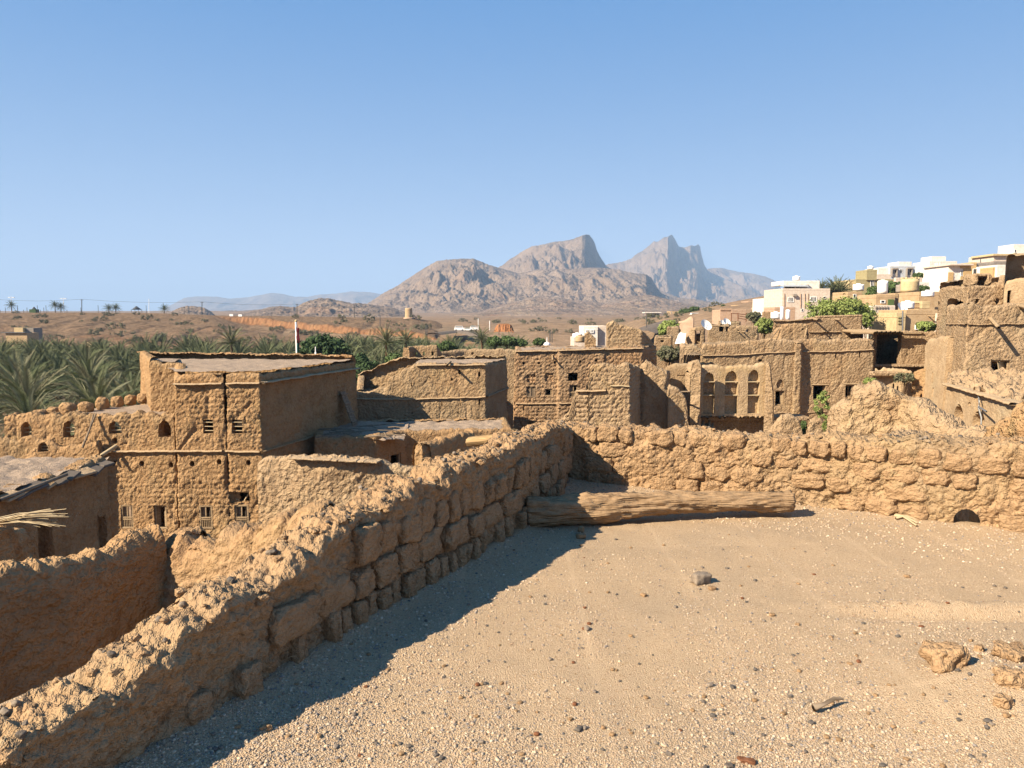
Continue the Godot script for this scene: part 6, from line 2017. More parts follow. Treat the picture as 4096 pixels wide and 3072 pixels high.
func build_town_mid() -> void:
	# house with the stepped broken corner
	var a := thing("broken_corner_house", "mud house with slit vents, one corner crumbled down in steps", "house", at(0, 1700, 1600, 42) * Vector3(1, 0, 1) + Vector3(0, -10.8, 0))
	var ao := [[0, 2, 1758, 860, 1783, 893, 0.4, false], [0, 2, 1606, 922, 1624, 966, 0.4, false], [0, 2, 2014, 815, 2038, 862, 0.4, false], [0, 2, 2186, 832, 2208, 880, 0.4, false], [0, 2, 1866, 1085, 1880, 1132, 0.4, false], [0, 2, 2028, 1072, 2043, 1128, 0.4, false], [0, 2, 2190, 1068, 2206, 1125, 0.4, false], [0, 2, 1950, 888, 1972, 914, 0.2, true], [0, 2, 1610, 1182, 1624, 1205, 0.2, true], [0, 2, 2007, 1176, 2022, 1200, 0.2, true]]
	var ai := wall(a, "wall", M.mud_tan, 2, [[1130, 1010, 40], [2251, 775, 40], [2435, 735, 44.3], [1150, 900, 46]], [[0, 1135, 1010], [0, 1230, 1012], [0, 1300, 998], [0, 1396, 965], [0, 1405, 905], [0, 1440, 880], [0, 1508, 882], [0, 1515, 845], [0, 1540, 812], [0, 1618, 800], [0, 1625, 776], [0, 1680, 768], [0, 2251, 772], [1, 2251, 775], [1, 2435, 735], [2, 0.0, -0.7, true], [2, 0.7, -0.9, true], [3, 0.0, -2.0, true], [3, 1.0, -2.4, true]], -11.0,
		{"closed": true, "cell": 0.075, "vis": -5.6, "style": 1, "open": ao, "ragged": 0.09, "tint": Color(1.0, 0.97, 0.92)})
	course(a, ai, 0, [[1140, 1068], [1560, 1072], [2251, 1052]], M.mud_pale, 0.03, 0.06)
	course(a, ai, 0, [[1650, 778], [2251, 776]], M.mud_pale, 0.03, 0.06)
	course(a, ai, 1, [[2251, 1052], [2435, 975]], M.mud_tan, 0.03, 0.06)
	spout(a, ai, 0, 1945, 752, 0.8, 0.1, 0.07, -0.1, M.wood_old)
	put(a, "roof", floor_mesh(at(2, 1640, 762, 40.3), at(2, 2245, 762, 40.3), at(2, 2430, 726, 44.2), at(2, 1700, 726, 45.5), 0.22, 0.08), M.roof_gravel)
	put(a, "fallen_floor", floor_mesh(at(2, 1140, 1060, 40.4), at(2, 1650, 1060, 40.4), at(2, 1650, 990, 45.5), at(2, 1180, 990, 45.5), 0.25, 0.2), M.mud_tan)
	# ruin with little niches behind it
	var r := thing("niche_ruin", "roofless mud ruin with a grid of small square niches", "ruin", at(0, 1690, 1470, 54) * Vector3(1, 0, 1) + Vector3(0, -10.8, 0))
	var ro := []
	for q in [[1652, 685], [1718, 682], [1793, 678], [1652, 740], [1717, 735]]: ro.append([1, 0, q[0] - 9, q[1] - 18, q[0] + 9, q[1] + 18, 0.35, false])
	wall(r, "wall", M.mud_tan, 2, [[1590, 640, 53], [1632, 640, 54], [1840, 630, 54], [1885, 690, 57]], [[0, 1592, 628], [0, 1625, 622], [1, 1640, 618], [1, 1660, 606], [1, 1740, 616], [1, 1832, 604], [2, 1845, 628], [2, 1885, 680]], -11, {"cell": 0.14, "vis": -4, "style": 1, "open": ro, "back": true, "ragged": 0.1, "tint": Color(0.95, 0.88, 0.8)})
	var r2 := thing("long_wall", "long low mud wall with grey weathered face behind the niche ruin", "wall", at(0, 1850, 1440, 58) * Vector3(1, 0, 1) + Vector3(0, -10.8, 0))
	wall(r2, "wall", M.mud_tan, 2, [[1860, 670, 57], [2060, 650, 58], [2500, 640, 58]], [[0, 1870, 662], [0, 2030, 648], [0, 2058, 655], [1, 2062, 644], [1, 2500, 640]], -11, {"cell": 0.16, "vis": -4, "style": 1, "back": true, "open": [[1, 2, 2125, 665, 2150, 690, 0.2, true]], "tint": Color(1, 1.02, 1.05)})
	# three storey house in the middle
	var h := thing("shuttered_house", "three storey mud brick house with small shuttered windows and rows of vents", "house", at(3, 850, 1200, 51) * Vector3(1, 0, 1) + Vector3(0, -11, 0))
	var ho := [[0, 0, 446, 1262, 508, 1350, 0.45, false], [0, 0, 617, 1258, 687, 1304, 0.45, false], [0, 0, 443, 962, 524, 1056, 0.4, false], [0, 0, 604, 982, 664, 1048, 0.4, false], [0, 0, 814, 948, 888, 1062, 0.4, false], [0, 0, 804, 846, 890, 916, 0.4, false], [0, 0, 446, 858, 522, 928, 0.1, true], [0, 0, 606, 848, 676, 922, 0.1, true], [0, 0, 958, 944, 988, 1000, 0.4, false]]
	ho += vents(0, [[418, 760], [552, 760], [690, 755], [910, 748], [1048, 738]], 12) + vents(0, [[420, 1160], [550, 1158], [732, 1155], [1000, 1150], [1115, 745]], 9)
	var hi := wall(h, "wall", M.mud_tan, 3, [[345, 655, 48], [712, 650, 48], [722, 650, 47.8], [1115, 640, 47.9], [1125, 640, 48], [1452, 625, 48], [1572, 610, 52], [345, 640, 55]], [[0, 350, 655], [0, 640, 650], [2, 730, 642], [2, 1060, 632], [4, 1450, 622], [5, 1572, 608], [6, 0.2, 1.65 - 2.1, true], [6, 1.0, 1.65 - 2.3, true], [7, 1.0, 1.65 - 2.25, true]], -11,
		{"closed": true, "cell": 0.08, "vis": -7.2, "style": 2, "open": fix_segments(ho, [0, 0, 0, 0, 2, 2, 0, 0, 2], [0, 0, 0, 2, 2, 0, 0, 2, 2, 2]), "ragged": 0.08, "tint": Color(0.95, 0.87, 0.83)})
	window(h, hi, ho[0], 4)
	window(h, hi, ho[1], 4)
	window(h, hi, ho[2], 3)
	window(h, hi, ho[3], 0)
	window(h, hi, ho[4], 1)
	window(h, hi, ho[8], 0)
	course(h, hi, 0, [[350, 1112], [712, 1110]], M.mud_pale, 0.03, 0.06)
	course(h, hi, 2, [[722, 1110], [1000, 1106]], M.mud_pale, 0.03, 0.06)
	course(h, hi, 0, [[350, 660], [712, 655]], M.mud_pale, 0.03, 0.07)
	course(h, hi, 2, [[722, 652], [1115, 640]], M.mud_pale, 0.03, 0.07)
	course(h, hi, 4, [[1125, 642], [1455, 632]], M.mud_pale, 0.03, 0.07)
	spout(h, hi, 0, 668, 690, 0.6, 0.3, 0.06)
	put(h, "roof", floor_mesh(at(3, 350, 656, 48.2), at(3, 1450, 626, 48.2), at(3, 1570, 604, 52), at(3, 350, 630, 55), 0.25, 0.1), M.roof_gravel)
	wall(h, "roof_ruin", M.mud_tan, 3, [[1142, 600, 49.5], [1440, 600, 49.5], [1565, 620, 51]], [[0, 1143, 408], [0, 1200, 400], [0, 1240, 412], [0, 1262, 432], [0, 1330, 445], [0, 1400, 462], [0, 1440, 476], [1, 1470, 500], [1, 1530, 560], [1, 1560, 610]], -1.4, {"cell": 0.1, "style": 2, "back": true, "thick": 0.6, "ragged": 0.12})
	wall(h, "roof_ruin", M.mud_tan, 3, [[952, 600, 51], [1045, 600, 51]], [[0, 955, 500], [0, 985, 496], [0, 1010, 525], [0, 1040, 560]], -1.4, {"cell": 0.1, "style": 2, "back": true})
	# ruined walls before it
	var b := thing("stepped_ruin", "tall ruined mud brick wall with stepped edge and shaded return side", "ruin", at(3, 1100, 1300, 38) * Vector3(1, 0, 1) + Vector3(0, -11, 0))
	var bi := wall(b, "wall", M.mud_tan, 3, [[690, 1265, 37.4], [1342, 780, 37], [1428, 800, 40.2]], [[0, 700, 1262], [0, 760, 1230], [0, 815, 1200], [0, 845, 1090], [0, 872, 1010], [0, 982, 1000], [0, 992, 796], [0, 1040, 775], [0, 1110, 770], [0, 1210, 778], [0, 1340, 768], [1, 1345, 772], [1, 1375, 780], [1, 1428, 800]], -11, {"cell": 0.07, "vis": -5.4, "style": 2, "back": true, "thick": 0.55, "ragged": 0.12, "amp": 1.1, "tint": Color(1.1, 1.08, 1.03)})
	course(b, bi, 0, [[1170, 955], [1335, 960]], M.straw, 0.0, 0.05)
	course(b, bi, 0, [[875, 1003], [1130, 1000]], M.mud_pale, 0.02, 0.08)
	var c := thing("cracked_ruin", "cracked mud wall with hollow plastered bay, half in the shade of its neighbour", "ruin", at(3, 1600, 1300, 41) * Vector3(1, 0, 1) + Vector3(0, -11, 0))
	wall(c, "wall", M.mud_tan, 3, [[1395, 830, 40.6], [1470, 800, 40.2], [1655, 840, 40], [1690, 840, 41.5]], [[0, 1398, 850], [0, 1430, 770], [0, 1460, 750], [1, 1500, 755], [1, 1570, 800], [1, 1640, 826], [2, 1670, 835]], -11, {"cell": 0.1, "vis": -5.8, "style": 1, "back": true, "thick": 0.5, "ragged": 0.14, "amp": 1.2})
	wall(c, "plaster_bay", M.mud_pale, 3, [[1660, 800, 42], [1890, 790, 42]], [[0, 1660, 800], [0, 1720, 772], [0, 1880, 770]], -11, {"cell": 0.14, "vis": -6, "style": 0, "back": true, "open": [[0, 0, 1745, 862, 1855, 872, 0.06, true]], "ragged": 0.06, "tint": Color(0.85, 0.82, 0.78)})
	wall(c, "pier", M.mud_tan, 3, [[1868, 780, 40.8], [1952, 760, 40.6]], [[0, 1868, 790], [0, 1880, 748], [0, 1930, 736], [0, 1950, 770]], -11, {"cell": 0.09, "vis": -6, "style": 4, "amp": 0.7, "back": true})
	wall(c, "wall_stump", M.mud_tan, 3, [[1672, 960, 39], [1848, 1000, 39]], [[0, 1672, 990], [0, 1690, 958], [0, 1735, 968], [0, 1790, 1010], [0, 1830, 1060], [0, 1845, 1180]], -11, {"cell": 0.075, "vis": -5.6, "style": 1, "amp": 1.3, "back": true})
	put(c, "projecting_pole", straight(at(3, 1690, 1010, 40.5), at(3, 1860, 1008, 39.2), 0.05), M.wood_grey)
	# wall of three arched niches
	var n := thing("arched_niche_wall", "plastered inner wall with three tall pointed niches and wooden shelves", "ruin", at(4, 720, 1200, 43) * Vector3(1, 0, 1) + Vector3(0, -11, 0))
	var no := [[0, 1, 459, 838, 558, 1202, 0.32, true], [0, 1, 647, 824, 758, 1198, 0.32, true], [0, 1, 844, 816, 946, 1196, 0.32, true]]
	var ni := wall(n, "wall", M.mud_pale, 4, [[422, 800, 42], [1018, 780, 42]], [[0, 422, 800], [0, 480, 786], [0, 540, 778], [0, 640, 792], [0, 760, 786], [0, 900, 782], [0, 990, 758], [0, 1018, 790]], -4.05, {"cell": 0.075, "style": 0, "amp": 1.5, "open": no, "back": true, "thick": 0.6, "ragged": 0.1, "tint": Color(1.06, 1.02, 0.96)})
	for k in 3:
		for y in [924, 1040]:
			var f := fitting(n, "shelf", ni, [0, 0, no[k][2], y - 4, no[k][4], y + 4], 0.1)
			bx(f[0], "board", Vector3.ZERO, Vector3(f[1] - 0.02, 0.05, 0.24), M.straw)
		var f2 := fitting(n, "rough_panel", ni, [0, 0, no[k][2] + 8, 930, no[k][4] - 8, 1030], 0.28)
		put(f2[0], "mud_fill", lump(Vector3(f2[1] * 0.5, f2[2] * 0.5, 0.05), 6.0, 0.06, k * 3.0, 12), M.mud_tan, false)
	for k in 15: # broken beam ends under its floor
		var q := wall_point(ni, 0, 440 + 39 * k, 1222 + 4 * sin(k * 2.0), -0.3)
		put(n, "beam_end", bar([q, q + Vector3(0.02, 0, 0.3), q + Vector3(0.04 * sin(k), -0.02, 0.5 + 0.25 * sin(k * 1.7))], 0.085, 0.08, 7), M.mud_tan)
	wall(n, "lower_wall", M.mud_tan, 4, [[422, 1225, 43.3], [1018, 1225, 43.3]], [[0, 422, 1222], [0, 1018, 1222]], -11, {"cell": 0.14, "style": 4, "amp": 0.6, "back": true, "vis": -6.5})
	put(n, "floor", block(Transform3D(Basis.IDENTITY, at(4, 720, 1228, 43.1)), Vector3(8.4, 0.2, 1.4), 0.02), M.mud_tan)
	wall(n, "pier", M.mud_tan, 4, [[1000, 760, 41.8], [1080, 800, 41.6]], [[0, 1000, 775], [0, 1012, 752], [0, 1030, 745], [0, 1042, 820], [0, 1050, 900], [0, 1064, 1010], [0, 1080, 1200]], -11, {"cell": 0.08, "vis": -6, "style": 4, "amp": 0.5, "back": true, "thick": 0.5})
	wall(n, "pier", M.mud_tan, 4, [[345, 790, 41.4], [425, 760, 41.6]], [[0, 345, 840], [0, 360, 770], [0, 400, 745], [0, 425, 760]], -11, {"cell": 0.09, "vis": -6, "style": 4, "amp": 0.6, "back": true})
	for k in 4: put(n, "fallen_beam", straight(at(4, 440 + 30 * k, 1380, 41.2), at(4, 460 + 28 * k, 1265 + 20 * (k % 2), 42.4), 0.09), M.wood_old)
	for k in 3: put(n, "rail", straight(at(4, 900, 1385 - 4 * k, 40.6), at(4, 1010, 1372 + 6 * k, 41), 0.035), M.straw)

func fix_segments(list: Array, first: Array, rest: Array) -> Array:
	for i in list.size():
		list[i][0] = first[i] if i < first.size() else rest[i - first.size()]
	return list

func build_town_right() -> void:
	# long house with the pilaster
	var h := thing("pilaster_house", "long weathered mud house with a rounded pilaster, slit vents and dark windows", "house", at(4, 1250, 1100, 50) * Vector3(1, 0, 1) + Vector3(0, -11, 0))
	var ho := [[0, 0, 1078, 998, 1158, 1128, 0.4, false], [0, 1, 1092, 898, 1155, 976, 0.14, true], [4, 0, 1408, 950, 1512, 1078, 0.4, false], [4, 0, 1684, 950, 1782, 1056, 0.4, false], [4, 0, 1598, 672, 1612, 722, 0.4, false], [4, 0, 1803, 660, 1817, 714, 0.4, false], [0, 2, 930, 726, 972, 750, 0.3, true]]
	var hi := wall(h, "wall", M.mud_tan, 4, [[440, 640, 47], [1254, 560, 47], [1262, 560, 46.6], [1308, 560, 46.6], [1316, 560, 47.1], [1932, 610, 47], [1962, 620, 53], [440, 600, 54]], [[0, 444, 645], [0, 470, 600], [0, 640, 592], [0, 800, 590], [0, 900, 566], [0, 1000, 556], [0, 1180, 556], [2, 1285, 600], [4, 1330, 552], [4, 1500, 566], [4, 1700, 556], [4, 1880, 560], [4, 1928, 610], [5, 0.5, -0.7, true], [6, 0.5, -0.5, true], [7, 1.0, -0.6, true]], -11,
		{"closed": true, "cell": 0.08, "vis": -6.2, "style": 1, "open": ho, "ragged": 0.1, "amp": 0.9, "tint": Color(1.0, 0.99, 0.98)})
	window(h, hi, ho[0], 5, 0.1)
	window(h, hi, ho[2], 0, 0.2)
	window(h, hi, ho[3], 4, 0.12)
	course(h, hi, 0, [[450, 696], [800, 690], [1000, 672], [1254, 662]], M.mud_pale, 0.02, 0.05, 0.16)
	course(h, hi, 4, [[1320, 664], [1600, 660], [1930, 645]], M.mud_pale, 0.02, 0.05, 0.16)
	course(h, hi, 0, [[1090, 1190], [1254, 1184]], M.mud_tan, 0.02, 0.06)
	course(h, hi, 4, [[1316, 1184], [1520, 1180]], M.mud_tan, 0.02, 0.06)
	put(h, "roof", floor_mesh(at(4, 450, 612, 47.3), at(4, 1925, 580, 47.3), at(4, 1950, 555, 53), at(4, 450, 585, 53.5), 0.25, 0.2, 1.2), M.mud_tan)
	for q in [[1395, 948, 0.55], [1670, 942, 0.5]]: put(h, "lintel", straight(wall_point(hi, 4, q[0], q[1], 0.03), wall_point(hi, 4, q[0] + 135, q[1] + 2, 0.03), 0.055), M.wood_old)
	# its upper rooms
	var u := thing("roof_room_house", "mud house top with scalloped parapet and two slanting spout shadows", "house", at(4, 1450, 450, 54) * Vector3(1, 0, 1) + Vector3(0, -11, 0))
	var ui := wall(u, "wall", M.mud_tan, 4, [[1066, 400, 53.5], [1834, 365, 53.5], [1850, 380, 58], [1070, 390, 58.5]], [[0, 1068, 392], [0, 1180, 396], [0, 1330, 382], [0, 1450, 366], [0, 1640, 358], [0, 1832, 350], [1, 0.5, 0.7, true], [2, 0.5, 0.5, true], [3, 1.0, 0.2, true]], -11, {"closed": true, "cell": 0.11, "vis": -2.6, "style": 2, "ragged": 0.05, "amp": 0.8, "tint": Color(0.95, 0.92, 0.9)})
	put(u, "roof", floor_mesh(at(4, 1070, 398, 53.7), at(4, 1830, 376, 53.7), at(4, 1845, 378, 57.8), at(4, 1075, 398, 58.3), 0.4, 0.05), M.roof_gravel)
	course(u, ui, 0, [[1066, 394], [1180, 398], [1340, 384], [1460, 372]], M.mud_tan, 0.02, 0.06)
	course(u, ui, 0, [[1370, 492], [1640, 490]], M.mud_pale, 0.02, 0.05)
	for x in [1410, 1600]: spout(u, ui, 0, x, 380, 0.8, 0.05, 0.07)
	for x in [1490, 1700]: spout(u, ui, 0, x, 482, 0.5, 0.05, 0.05)
	for k in 17: put(u, "parapet_knob", lump(Vector3(0.26, 0.09, 0.2), 2.4, 0.15, k * 1.0, 5), M.mud_tan, false).position = wall_point(ui, 0, 1466 + 22 * k, 362 - 0.6 * k, -0.2) - u.position
	var v := thing("roof_room", "small mud roof room with a gaping hole above the long house", "house", at(4, 1250, 480, 50) * Vector3(1, 0, 1) + Vector3(0, -3, 0))
	var vo := [[0, 0, 1312, 462, 1366, 530, 0.3, false], [0, 2, 1276, 462, 1296, 480, 0.2, true]]
	var vi := wall(v, "wall", M.mud_tan, 4, [[1062, 470, 50], [1132, 440, 49.4], [1372, 430, 49.4], [1380, 440, 52], [1070, 450, 52.5]], [[0, 1064, 480], [0, 1128, 445], [1, 1140, 436], [1, 1180, 424], [1, 1370, 424], [2, 0.5, 0.1, true], [3, 0.5, 0.0, true], [4, 1.0, -0.6, true]], -3.0, {"closed": true, "cell": 0.1, "style": 1, "open": vo, "ragged": 0.06, "tint": Color(0.97, 0.95, 0.92)})
	put(v, "roof", floor_mesh(at(4, 1140, 438, 49.6), at(4, 1365, 436, 49.6), at(4, 1375, 440, 51.8), at(4, 1080, 446, 52.3), 0.4, 0.04), M.roof_gravel)
	put(v, "propped_stick", straight(wall_point(vi, 1, 1330, 540, 0.15), wall_point(vi, 1, 1352, 455, 0.1), 0.06), M.wood_old)
	put(v, "propped_stick", straight(wall_point(vi, 0, 1090, 540, 0.4), wall_point(vi, 0, 1126, 460, 0.1), 0.04), M.wood_grey)
	# side ruin left of the long house
	var sr := thing("beam_ruin", "broken mud end wall with bent poles and a dark hollow", "ruin", at(4, 350, 700, 46) * Vector3(1, 0, 1) + Vector3(0, -11, 0))
	wall(sr, "wall", M.mud_tan, 4, [[266, 620, 45.4], [445, 630, 45.2]], [[0, 268, 620], [0, 290, 600], [0, 330, 612], [0, 380, 590], [0, 440, 640]], -11, {"cell": 0.1, "vis": -4.5, "style": 4, "amp": 0.7, "open": [[0, 0, 290, 690, 436, 770, 0.6, true]], "back": true, "thick": 0.9, "ragged": 0.15})
	for k in 4: put(sr, "bent_pole", bar([at(4, 310 + 8 * k, 755, 45.0), at(4, 325 + 20 * k, 690, 44.6), at(4, 400 + 18 * k, 665 + 8 * k, 44.8)], 0.035, 0.03), M.wood_grey)
	# open dark room under beams
	var d := thing("open_room_house", "mud house with a dark open room under bare roof beams", "house", at(5, 1200, 1000, 51) * Vector3(1, 0, 1) + Vector3(0, -11, 0))
	var do_ := [[0, 0, 936, 858, 1150, 1122, 0.5, false], [0, 2, 1195, 1018, 1212, 1034, 0.2, true]]
	var di := wall(d, "wall", M.mud_tan, 5, [[905, 850, 49.6], [1545, 840, 49.6], [1560, 840, 54], [905, 840, 55]], [[0, 908, 852], [0, 1150, 850], [0, 1170, 838], [0, 1350, 826], [0, 1420, 846], [0, 1540, 824], [1, 0.5, 0.35, true], [2, 0.5, 0.45, true], [3, 0.5, 0.4, true]], -11, {"closed": true, "cell": 0.11, "vis": -4.4, "style": 1, "open": do_, "ragged": 0.08})
	put(d, "roof", floor_mesh(at(5, 1150, 848, 50), at(5, 1540, 846, 50), at(5, 1550, 846, 53.8), at(5, 1150, 846, 54.6), 0.4, 0.05), M.roof_gravel)
	for k in 7: put(d, "added_roof_strip", block(Transform3D(Basis(Vector3(0, 0, 1), 0.01 * k), at(5, 928 + 34 * k, 838, 52.2)), Vector3(0.46 + 0.1 * (k % 2), 0.1, 5.4), 0.02), M.mud_tan)  # strips added over the beams to keep the open room dark
	put(d, "lintel", block(Transform3D(Basis.IDENTITY, at(5, 1020, 850, 49.2)), Vector3(4.6, 0.09, 0.3), 0.02), M.wood_old)
	for k in 13: # roof beams with gaps between them
		var a := at(5, 920 + 19.5 * k, 846 - 5 * (k % 2), 48.9)
		put(d, "roof_beam", bar([a, a + Vector3(0.05, 0.0, -2.5), a + Vector3(0.0, 0.05, -5.2)], 0.11, 0.1, 7), M.wood_old)
	put(d, "ledge", block(Transform3D(Basis.IDENTITY, at(5, 1130, 1128, 49.2)), Vector3(7.4, 0.16, 1.2), 0.04), M.mud_tan)
	# ruin below it
	var l := thing("niche_stub_wall", "low ruined mud wall with two tiny arches and a round hole", "ruin", at(5, 1130, 1300, 44) * Vector3(1, 0, 1) + Vector3(0, -11, 0))
	wall(l, "wall", M.mud_pale, 5, [[925, 1150, 45.4], [1065, 1190, 45], [1245, 1190, 44.6]], [[0, 925, 1150], [0, 960, 1170], [0, 990, 1145], [0, 1060, 1160], [1, 1080, 1140], [1, 1100, 1160], [1, 1240, 1185]], -11, {"cell": 0.1, "vis": -6, "style": 1, "open": [[1, 1, 1076, 1280, 1092, 1336, 0.3, true], [1, 1, 1112, 1300, 1128, 1346, 0.3, true]], "back": true, "tint": Color(0.95, 0.94, 0.92)})
	wall(l, "end_wall", M.mud_orange, 5, [[1245, 1190, 44.2], [1372, 1150, 43.6]], [[0, 1246, 1200], [0, 1300, 1165], [0, 1370, 1140]], -11, {"cell": 0.1, "vis": -6, "style": 2, "open": [[0, 2, 1310, 1372, 1337, 1425, 0.3, true]], "back": true, "tint": Color(1, 1.04, 1.1)})
	put(l, "projecting_slab", block(Transform3D(Basis.IDENTITY, at(5, 1000, 1200, 45)), Vector3(1.6, 0.3, 0.7), 0.08), M.mud_tan)
	# the big house at the right
	var b := thing("corner_tower_house", "big mud house with pale sunlit side, cracked front and a jutting spout", "house", at(5, 1950, 1000, 41) * Vector3(1, 0, 1) + Vector3(0, -11, 0))
	var bo := [[1, 0, 1920, 1080, 2086, 1184, 0.5, false]]
	var bi := wall(b, "wall", M.mud_tan, 5, [[1540, 780, 43.5], [1722, 780, 37], [2420, 780, 36.4], [2500, 700, 44], [1700, 700, 47]], [[0, 1542, 612], [0, 1590, 630], [0, 1640, 600], [0, 1720, 600], [1, 1760, 590], [1, 1790, 575], [1, 1850, 615], [1, 1960, 606], [1, 2080, 596], [1, 2212, 600], [1, 2400, 590], [2, 0.5, 2.6, true], [3, 0.5, 2.6, true], [4, 1.0, 2.6, true]], -11, {"closed": true, "cell": 0.09, "vis": -4.6, "style": 1, "open": bo, "ragged": 0.12, "amp": 1.1})
	window(b, bi, bo[0], 0, 0.1)
	bx(b.get_child(b.get_child_count() - 1), "shutter", Vector3(0.25, -0.1, -0.2), Vector3(0.6, 0.7, 0.04), M.straw, Vector3(0, 0.6, 0.3))
	course(b, bi, 0, [[1542, 768], [1722, 770]], M.mud_tan, 0.02, 0.05, 0.14)
	course(b, bi, 1, [[1722, 770], [1900, 775], [2000, 768], [2300, 765]], M.mud_tan, 0.02, 0.05, 0.14)
	spout(b, bi, 1, 1935, 715, 1.3, 0.45, 0.1, -0.25, M.wood_old)
	spout(b, bi, 1, 2200, 612, 1.1, 0.1, 0.13, -0.3, M.wood_old)
	put(b, "roof", floor_mesh(at(5, 1560, 640, 42.8), at(5, 2400, 620, 37), at(5, 2480, 620, 43.6), at(5, 1710, 625, 46.6), 0.4, 0.1), M.mud_tan)
	wall(b, "plastered_side", M.mud_pale, 5, [[1362, 930, 44], [1552, 900, 40.6]], [[0, 1364, 935], [0, 1390, 905], [0, 1540, 880]], -11, {"cell": 0.12, "vis": -6.2, "style": 0, "amp": 1.4, "back": true, "open": [[0, 0, 1424, 1180, 1434, 1280, 0.06, true], [0, 0, 1426, 1318, 1440, 1400, 0.06, true]]})
	# set back upper storey
	var u2 := thing("upper_storey_house", "higher mud storey with two round holes and a small roof hatch", "house", at(5, 1800, 500, 46) * Vector3(1, 0, 1) + Vector3(0, -11, 0))
	var uo := [[1, 2, 1788, 548, 1832, 592, 0.4, false], [1, 2, 1960, 545, 2007, 602, 0.4, false], [1, 2, 1832, 468, 1845, 482, 0.3, true], [1, 2, 2022, 456, 2036, 472, 0.3, true]]
	var u2i := wall(u2, "wall", M.mud_tan, 5, [[1478, 480, 49.5], [1724, 450, 44], [2048, 440, 44], [2080, 430, 49], [1600, 440, 52]], [[0, 1480, 462], [0, 1560, 444], [0, 1660, 448], [0, 1720, 442], [1, 1730, 438], [1, 2045, 432], [2, 0.5, 4.2, true], [3, 0.5, 4.2, true], [4, 1.0, 3.9, true]], -2, {"closed": true, "cell": 0.1, "style": 2, "open": uo, "ragged": 0.05, "amp": 0.85})
	put(u2, "roof", floor_mesh(at(5, 1490, 470, 49), at(5, 2040, 452, 44.4), at(5, 2070, 440, 48.8), at(5, 1610, 446, 51.6), 0.5, 0.05), M.roof_gravel)
	for q in [[1752, 390, 0.2, 0.36], [1872, 388, 0.16, 0.38], [1812, 352, 0.5, 0.1]]:
		put(u2, "hatch_jamb" if q[3] > 0.2 else "hatch_lintel", lump(Vector3(q[2], q[3], 0.55), 4.0, 0.14, q[0] * 0.02, 9), M.mud_tan, false).position = at(5, q[0], q[1], 45.4) - u2.position
	put(u2, "hatch_back", lump(Vector3(0.5, 0.42, 0.12), 5.0, 0.06, 4.0, 7), M.mud_tan, false).position = at(5, 1815, 392, 46.0) - u2.position
	var u3 := thing("plastered_house", "pale plastered mud house with a tall slit", "house", at(5, 2130, 500, 43) * Vector3(1, 0, 1) + Vector3(0, -11, 0))
	wall(u3, "wall", M.mud_pale, 5, [[2046, 420, 43.4], [2420, 350, 42.6], [2500, 350, 48], [2060, 380, 48]], [[0, 2048, 412], [0, 2080, 398], [0, 2212, 372], [0, 2400, 350], [1, 0.5, 5.6, true], [2, 0.5, 5.6, true], [3, 1.0, 5.2, true]], -2, {"closed": true, "cell": 0.12, "style": 0, "amp": 1.5, "open": [[0, 0, 2066, 478, 2098, 590, 0.5, false]], "ragged": 0.05})
	put(u3, "roof", floor_mesh(at(5, 2060, 420, 43.6), at(5, 2410, 365, 43), at(5, 2490, 365, 47.8), at(5, 2070, 400, 47.8), 0.6, 0.05), M.roof_gravel)
	# plastered wall with pointed niches below
	var p := thing("pointed_niche_wall", "pale plastered wall with pointed niches and a thin bent pipe", "ruin", at(5, 1850, 1500, 30) * Vector3(1, 0, 1) + Vector3(0, -8, 0))
	var po := [[0, 1, 1614, 1458, 1692, 1660, 0.4, true], [0, 1, 1772, 1522, 1878, 1720, 0.4, true], [0, 1, 1733, 1442, 1754, 1480, 0.2, true]]
	var pi := wall(p, "wall", M.mud_pale, 5, [[1545, 1290, 33], [2160, 1460, 25.5]], [[0, 1548, 1292], [0, 1850, 1372], [0, 2130, 1458]], -8, {"cell": 0.08, "vis": -4.6, "style": 0, "amp": 1.5, "open": po, "thick": 0.5, "ragged": 0.03})
	course(p, pi, 0, [[1548, 1290], [1850, 1372], [2140, 1462]], M.mud_pale, 0.04, 0.1, 0.3)
	put(p, "rubble_top", floor_mesh(at(5, 1545, 1285, 33.2), at(5, 2170, 1455, 25.6), at(5, 2300, 1180, 33.5), at(5, 1560, 1195, 37.5), 0.12, 0.4, 1.0), M.mud_tan)
	put(p, "pipe", bar([wall_point(pi, 0, 1850, 1395, 0.12), wall_point(pi, 0, 1866, 1440, 0.16), wall_point(pi, 0, 1860, 1490, 0.16), wall_point(pi, 0, 1885, 1580, 0.16), wall_point(pi, 0, 1890, 1720, 0.2)], 0.035, 0.035), M.metal_grey)
	put(p, "pipe", straight(wall_point(pi, 0, 1860, 1485, 0.16), wall_point(pi, 0, 2020, 1530, 0.5), 0.035), M.metal_grey)
	# rubble near the terrace
	var r := thing("rubble_ruin", "big crumbling heap of mud brick wall right behind the far parapet", "ruin", at(5, 1000, 1600, 18) * Vector3(1, 0, 1) + Vector3(0, -8, 0))
